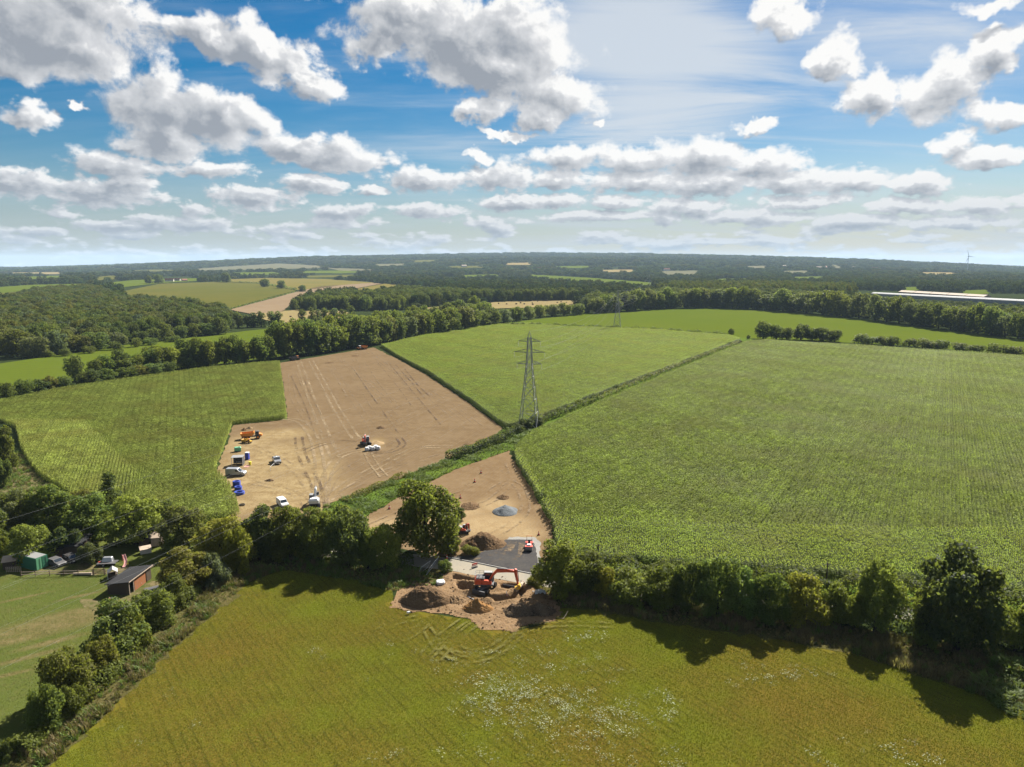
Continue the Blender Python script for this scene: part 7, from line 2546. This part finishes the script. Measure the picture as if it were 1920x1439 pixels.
    for k, (px, py, mt, lab) in enumerate(((206, 1127, 'pink', 'pink feed sack lying left below the black roofed shed'), (211, 1126, 'bag', 'white feed sack in the middle below the black roofed shed'), (216, 1125, 'teal', 'teal feed sack lying right below the black roofed shed'))):
        p = G(px, py)
        m = MB(); m.box((0, 0, 0.3), (0.7, 0.5, 0.6), Matrix.Rotation(k * 0.7, 3, 'Z') @ Matrix.Rotation(0.3, 3, 'X'), (0.6, 0.7), ch=0.12)
        o = m.build('feed_sack', MT[mt]); o.location = (p.x, p.y, 0.06); tag(o, lab, 'sack')
    p = G(285, 1107)
    o = MB().box((0, 0, 0.2), (2.6, 1.6, 0.3), Matrix.Rotation(0.6, 3, 'Z'), (0.95, 0.9)).build('covered_stack', MT['grey']); o.location = (p.x, p.y, 0.06); tag(o, 'dark sheet covered stack right of the worn path', 'covered stack')
    p = G(276, 1066)
    m = MB()
    rg = random.Random(4)
    for _ in range(14):
        m.tube([(rg.uniform(-1, 1), rg.uniform(-0.5, 0.5), rg.uniform(0.1, 0.5)), (rg.uniform(-1.2, 1.6), rg.uniform(-0.5, 0.5), rg.uniform(0.1, 0.6))], 0.06, 5)
    o = m.build('branch_pile', MT['clay']); o.location = (p.x, p.y, 0.04); tag(o, 'pile of poles and branches at the edge of the small lawn', 'branch pile')


garden_things()

# ------------------------------------------------------------------ far buildings, turbine, bales
def house(px, py, L, W, h, hr, yaw, label, wall='render', roof='tile', z=0.0, cat='house', group=None, nwin=4):
    dx, dy, dz = px_dir(px, py)
    p = Vector((0, 0, 0))
    for q in np.geomspace(300, 11000, 900):
        if CAM_H + dz / dy * q <= float(terrain(dx / dy * q, q)):
            p = Vector((dx / dy * q, q, 0))
            break
    t = float(terrain(p.x, p.y))
    r = thing('farm_house', (p.x, p.y, t), yaw, label, cat, group)
    m = MB(); m.box((0, 0, h / 2), (L, W, h))
    m.prism([(-W / 2, h), (W / 2, h), (0, h + hr)], -L / 2, L / 2, 'x')
    m.build('wall', MT[wall], r)
    m = MB(); m.prism([(-W / 2 - 0.4, h - 0.2), (0, h + hr + 0.08), (W / 2 + 0.4, h - 0.2), (W / 2 + 0.4, h + 0.1), (0, h + hr + 0.4), (-W / 2 - 0.4, h + 0.1)], -L / 2 - 0.4, L / 2 + 0.4, 'x')
    rf = m.build('roof', MT[roof], r)
    MB().box((L * 0.3, 0, h + hr + 0.6), (0.9, 0.9, 1.6)).build('chimney', MT['brick'], rf)
    for k in range(nwin):
        x = -L / 2 + L * (k + 0.5) / nwin
        MB().box((x, -W / 2 - 0.02, h * 0.62), (1.1, 0.08, 1.3)).build('window', MT['glass'], r)
    return r


house(318, 529, 26, 9, 6, 5, 0.15, 'red roofed farmhouse, left block of the far farm')
house(333, 527.5, 22, 9, 5, 4.5, -0.2, 'white gabled house in the middle of the far farm', 'render')
house(346, 528, 16, 8, 4, 4, 0.9, 'red roofed barn at the right of the far farm', 'brick')
house(1108, 520, 30, 10, 6, 5, 0.1, 'red brick house at the edge of the bright far field', 'brick')
house(1120, 518, 22, 10, 6, 5, -0.3, 'pale house beside the red brick house far off', 'render')
house(1132, 518, 26, 10, 5, 5, 0.2, 'low red roofed barn right of the far pale house', 'brick')
house(805, 515, 18, 8, 5, 5, 0.3, 'small pale house among trees above the dark tree belt', 'render')
house(1398, 513, 16, 8, 5, 5, 0.3, 'small white house far off between woods on the right', 'render')

for k, (px, py, yw) in enumerate(((1535, 505, 0.2), (1548, 504.5, 1.0), (1602, 505, 0.4), (1640, 506.5, -0.3), (1470, 503, 0.6), (1250, 509, 0.1), (870, 502, 0.5), (1010, 507, -0.4))):
    house(px, py, 30, 14, 9, 6, yw, 'small pale house far off among the wooded hills', 'render', 'tile' if k % 2 else 'clay', group='far houses among the wooded hills', nwin=3)


def polytunnel():
    A, B = G(1638, 556), G(2010, 577)
    d = (B - A).normalized()
    L = (B - A).length
    r = thing('glasshouse_row', (A.x, A.y, 0), math.atan2(d.y, d.x), 'very long low white roofed glasshouse on the right', 'glasshouse')
    n = 14
    W, h = 12.0, 5.5
    prof = [(-W / 2, 0), (W / 2, 0), (W / 2, h), (W / 4, h + 1.6), (0, h + 2.1), (-W / 4, h + 1.6), (-W / 2, h)]
    base = MB(); base.prism([(-W / 2, 0), (W / 2, 0), (W / 2, h), (-W / 2, h)], 0, L / n - 0.4, 'x')
    mw = add_mesh('bay_wall', base.V, base.F, MT['lgrey'], link=False).data
    rf = MB(); rf.prism([(-W / 2 - 0.2, h), (W / 2 + 0.2, h), (W / 4, h + 1.6), (0, h + 2.1), (-W / 4, h + 1.6)], 0.0, L / n - 0.25, 'x')
    mr = add_mesh('bay_roof', rf.V, rf.F, MT['sheet'], link=False).data
    for k in range(n):
        for me, nm in ((mw, 'bay_wall'), (mr, 'bay_roof')):
            o = bpy.data.objects.new(nm, me); COL.objects.link(o); o.parent = r
            o.location = (k * L / n, 0, 0)
    A, B = G(1690, 551), G(1852, 561)
    d = (B - A).normalized()
    L = (B - A).length
    r = thing('long_barn', (A.x, A.y, 0), math.atan2(d.y, d.x), 'long brown roofed barns behind the white glasshouse', 'barn')
    for k in range(5):
        m = MB(); m.box((L * (k + .5) / 5, 0, 2), (L / 5 - 2, 14, 4)); m.build('wall', MT['brick'], r)
        m = MB(); m.prism([(-7.5, 3.9), (7.5, 3.9), (0, 7)], L * k / 5 + 0.6, L * (k + 1) / 5 - 0.6, 'x'); m.build('roof', MT['clay'], r)


polytunnel()


def turbine():
    d = 4300.0
    x = (1803 - 960) / FPX * d
    z = float(terrain(x, d))
    hub = CAM_H + (Y_HOR - 481.5) / FPX * d
    r = thing('wind_turbine', (x, d, z), 0.25, 'white three bladed wind turbine on the right horizon', 'wind turbine')
    h = hub - z
    MB().tube([(0, 0, 0), (0, 0, h)], [2.2, 1.3], 12).build('tower', MT['white'], r)
    MB().box((0, 1.5, h + 0.5), (3.2, 8, 3.4), ch=0.6).build('nacelle', MT['white'], r)
    MB().lathe([(1.6, -1.2), (1.2, 1.2), (0.0, 2.0)], (0, -3.5, h), 10).build('hub', MT['white'], r)
    for a in (115, -5, 240):
        m = MB()
        ca, sa = math.cos(R(a)), math.sin(R(a))
        pts = [(ca * t * 44, -3.5, h + sa * t * 44) for t in (0, 0.15, 0.5, 0.8, 1.0)]
        m.tube(pts, [0.9, 1.7, 1.2, 0.7, 0.25], 6)
        m.build('blade', MT['white'], r)


turbine()


def bales():
    rng = random.Random(12)
    m = MB(); m.tube([(-0.75, 0, 0.75), (0.75, 0, 0.75)], 0.75, 14)
    me = add_mesh('hay_bale', m.V, m.F, M['brash'], link=False).data
    spots = [(838, 583), (850, 581), (866, 578), (908, 572), (920, 569), (935, 571), (950, 572), (968, 572), (976, 570), (983, 572), (998, 566), (998, 570), (999, 573), (1008, 567), (1026, 566), (1045, 569), (1052, 568), (1058, 571), (1062, 569), (1080, 565), (785, 586), (800, 584), (640, 592), (655, 594), (520, 597), (545, 596), (600, 590)]
    names = ['round hay bale on the pale stubble beyond the middle maize']
    for k, (px, py) in enumerate(spots):
        p = G(px, py)
        o = bpy.data.objects.new('hay_bale', me); COL.objects.link(o)
        o.location = (p.x, p.y, 0.5); o.rotation_euler = (0, 0, rng.uniform(0, 3))
        s = rng.uniform(1.0, 1.5)
        o.scale = (s, s, s)
        tag(o, 'dark round hay bale scattered on the pale far stubble field', 'hay bale', 'hay bales on the far stubble')


bales()


# ------------------------------------------------------------------ air
def haze():
    m, N, out = new_mat('haze_air')
    v = N.n('ShaderNodeVolumePrincipled')
    v.inputs['Color'].default_value = (0.55, 0.73, 0.95, 1)
    v.inputs['Density'].default_value = 3.4e-5
    v.inputs['Anisotropy'].default_value = 0.0
    N.t.links.new(v.outputs[0], out.inputs['Volume'])
    S = 27500.0
    z0, z1 = -320.0, 330.0
    mb = MB().box((0, 0, (z0 + z1) / 2), (2 * S, 2 * S, z1 - z0))
    o = mb.build('haze', m)
    tag(o, kind='stuff')


if HAZE:
    haze()
print('counts', COUNT, len(bpy.data.objects))
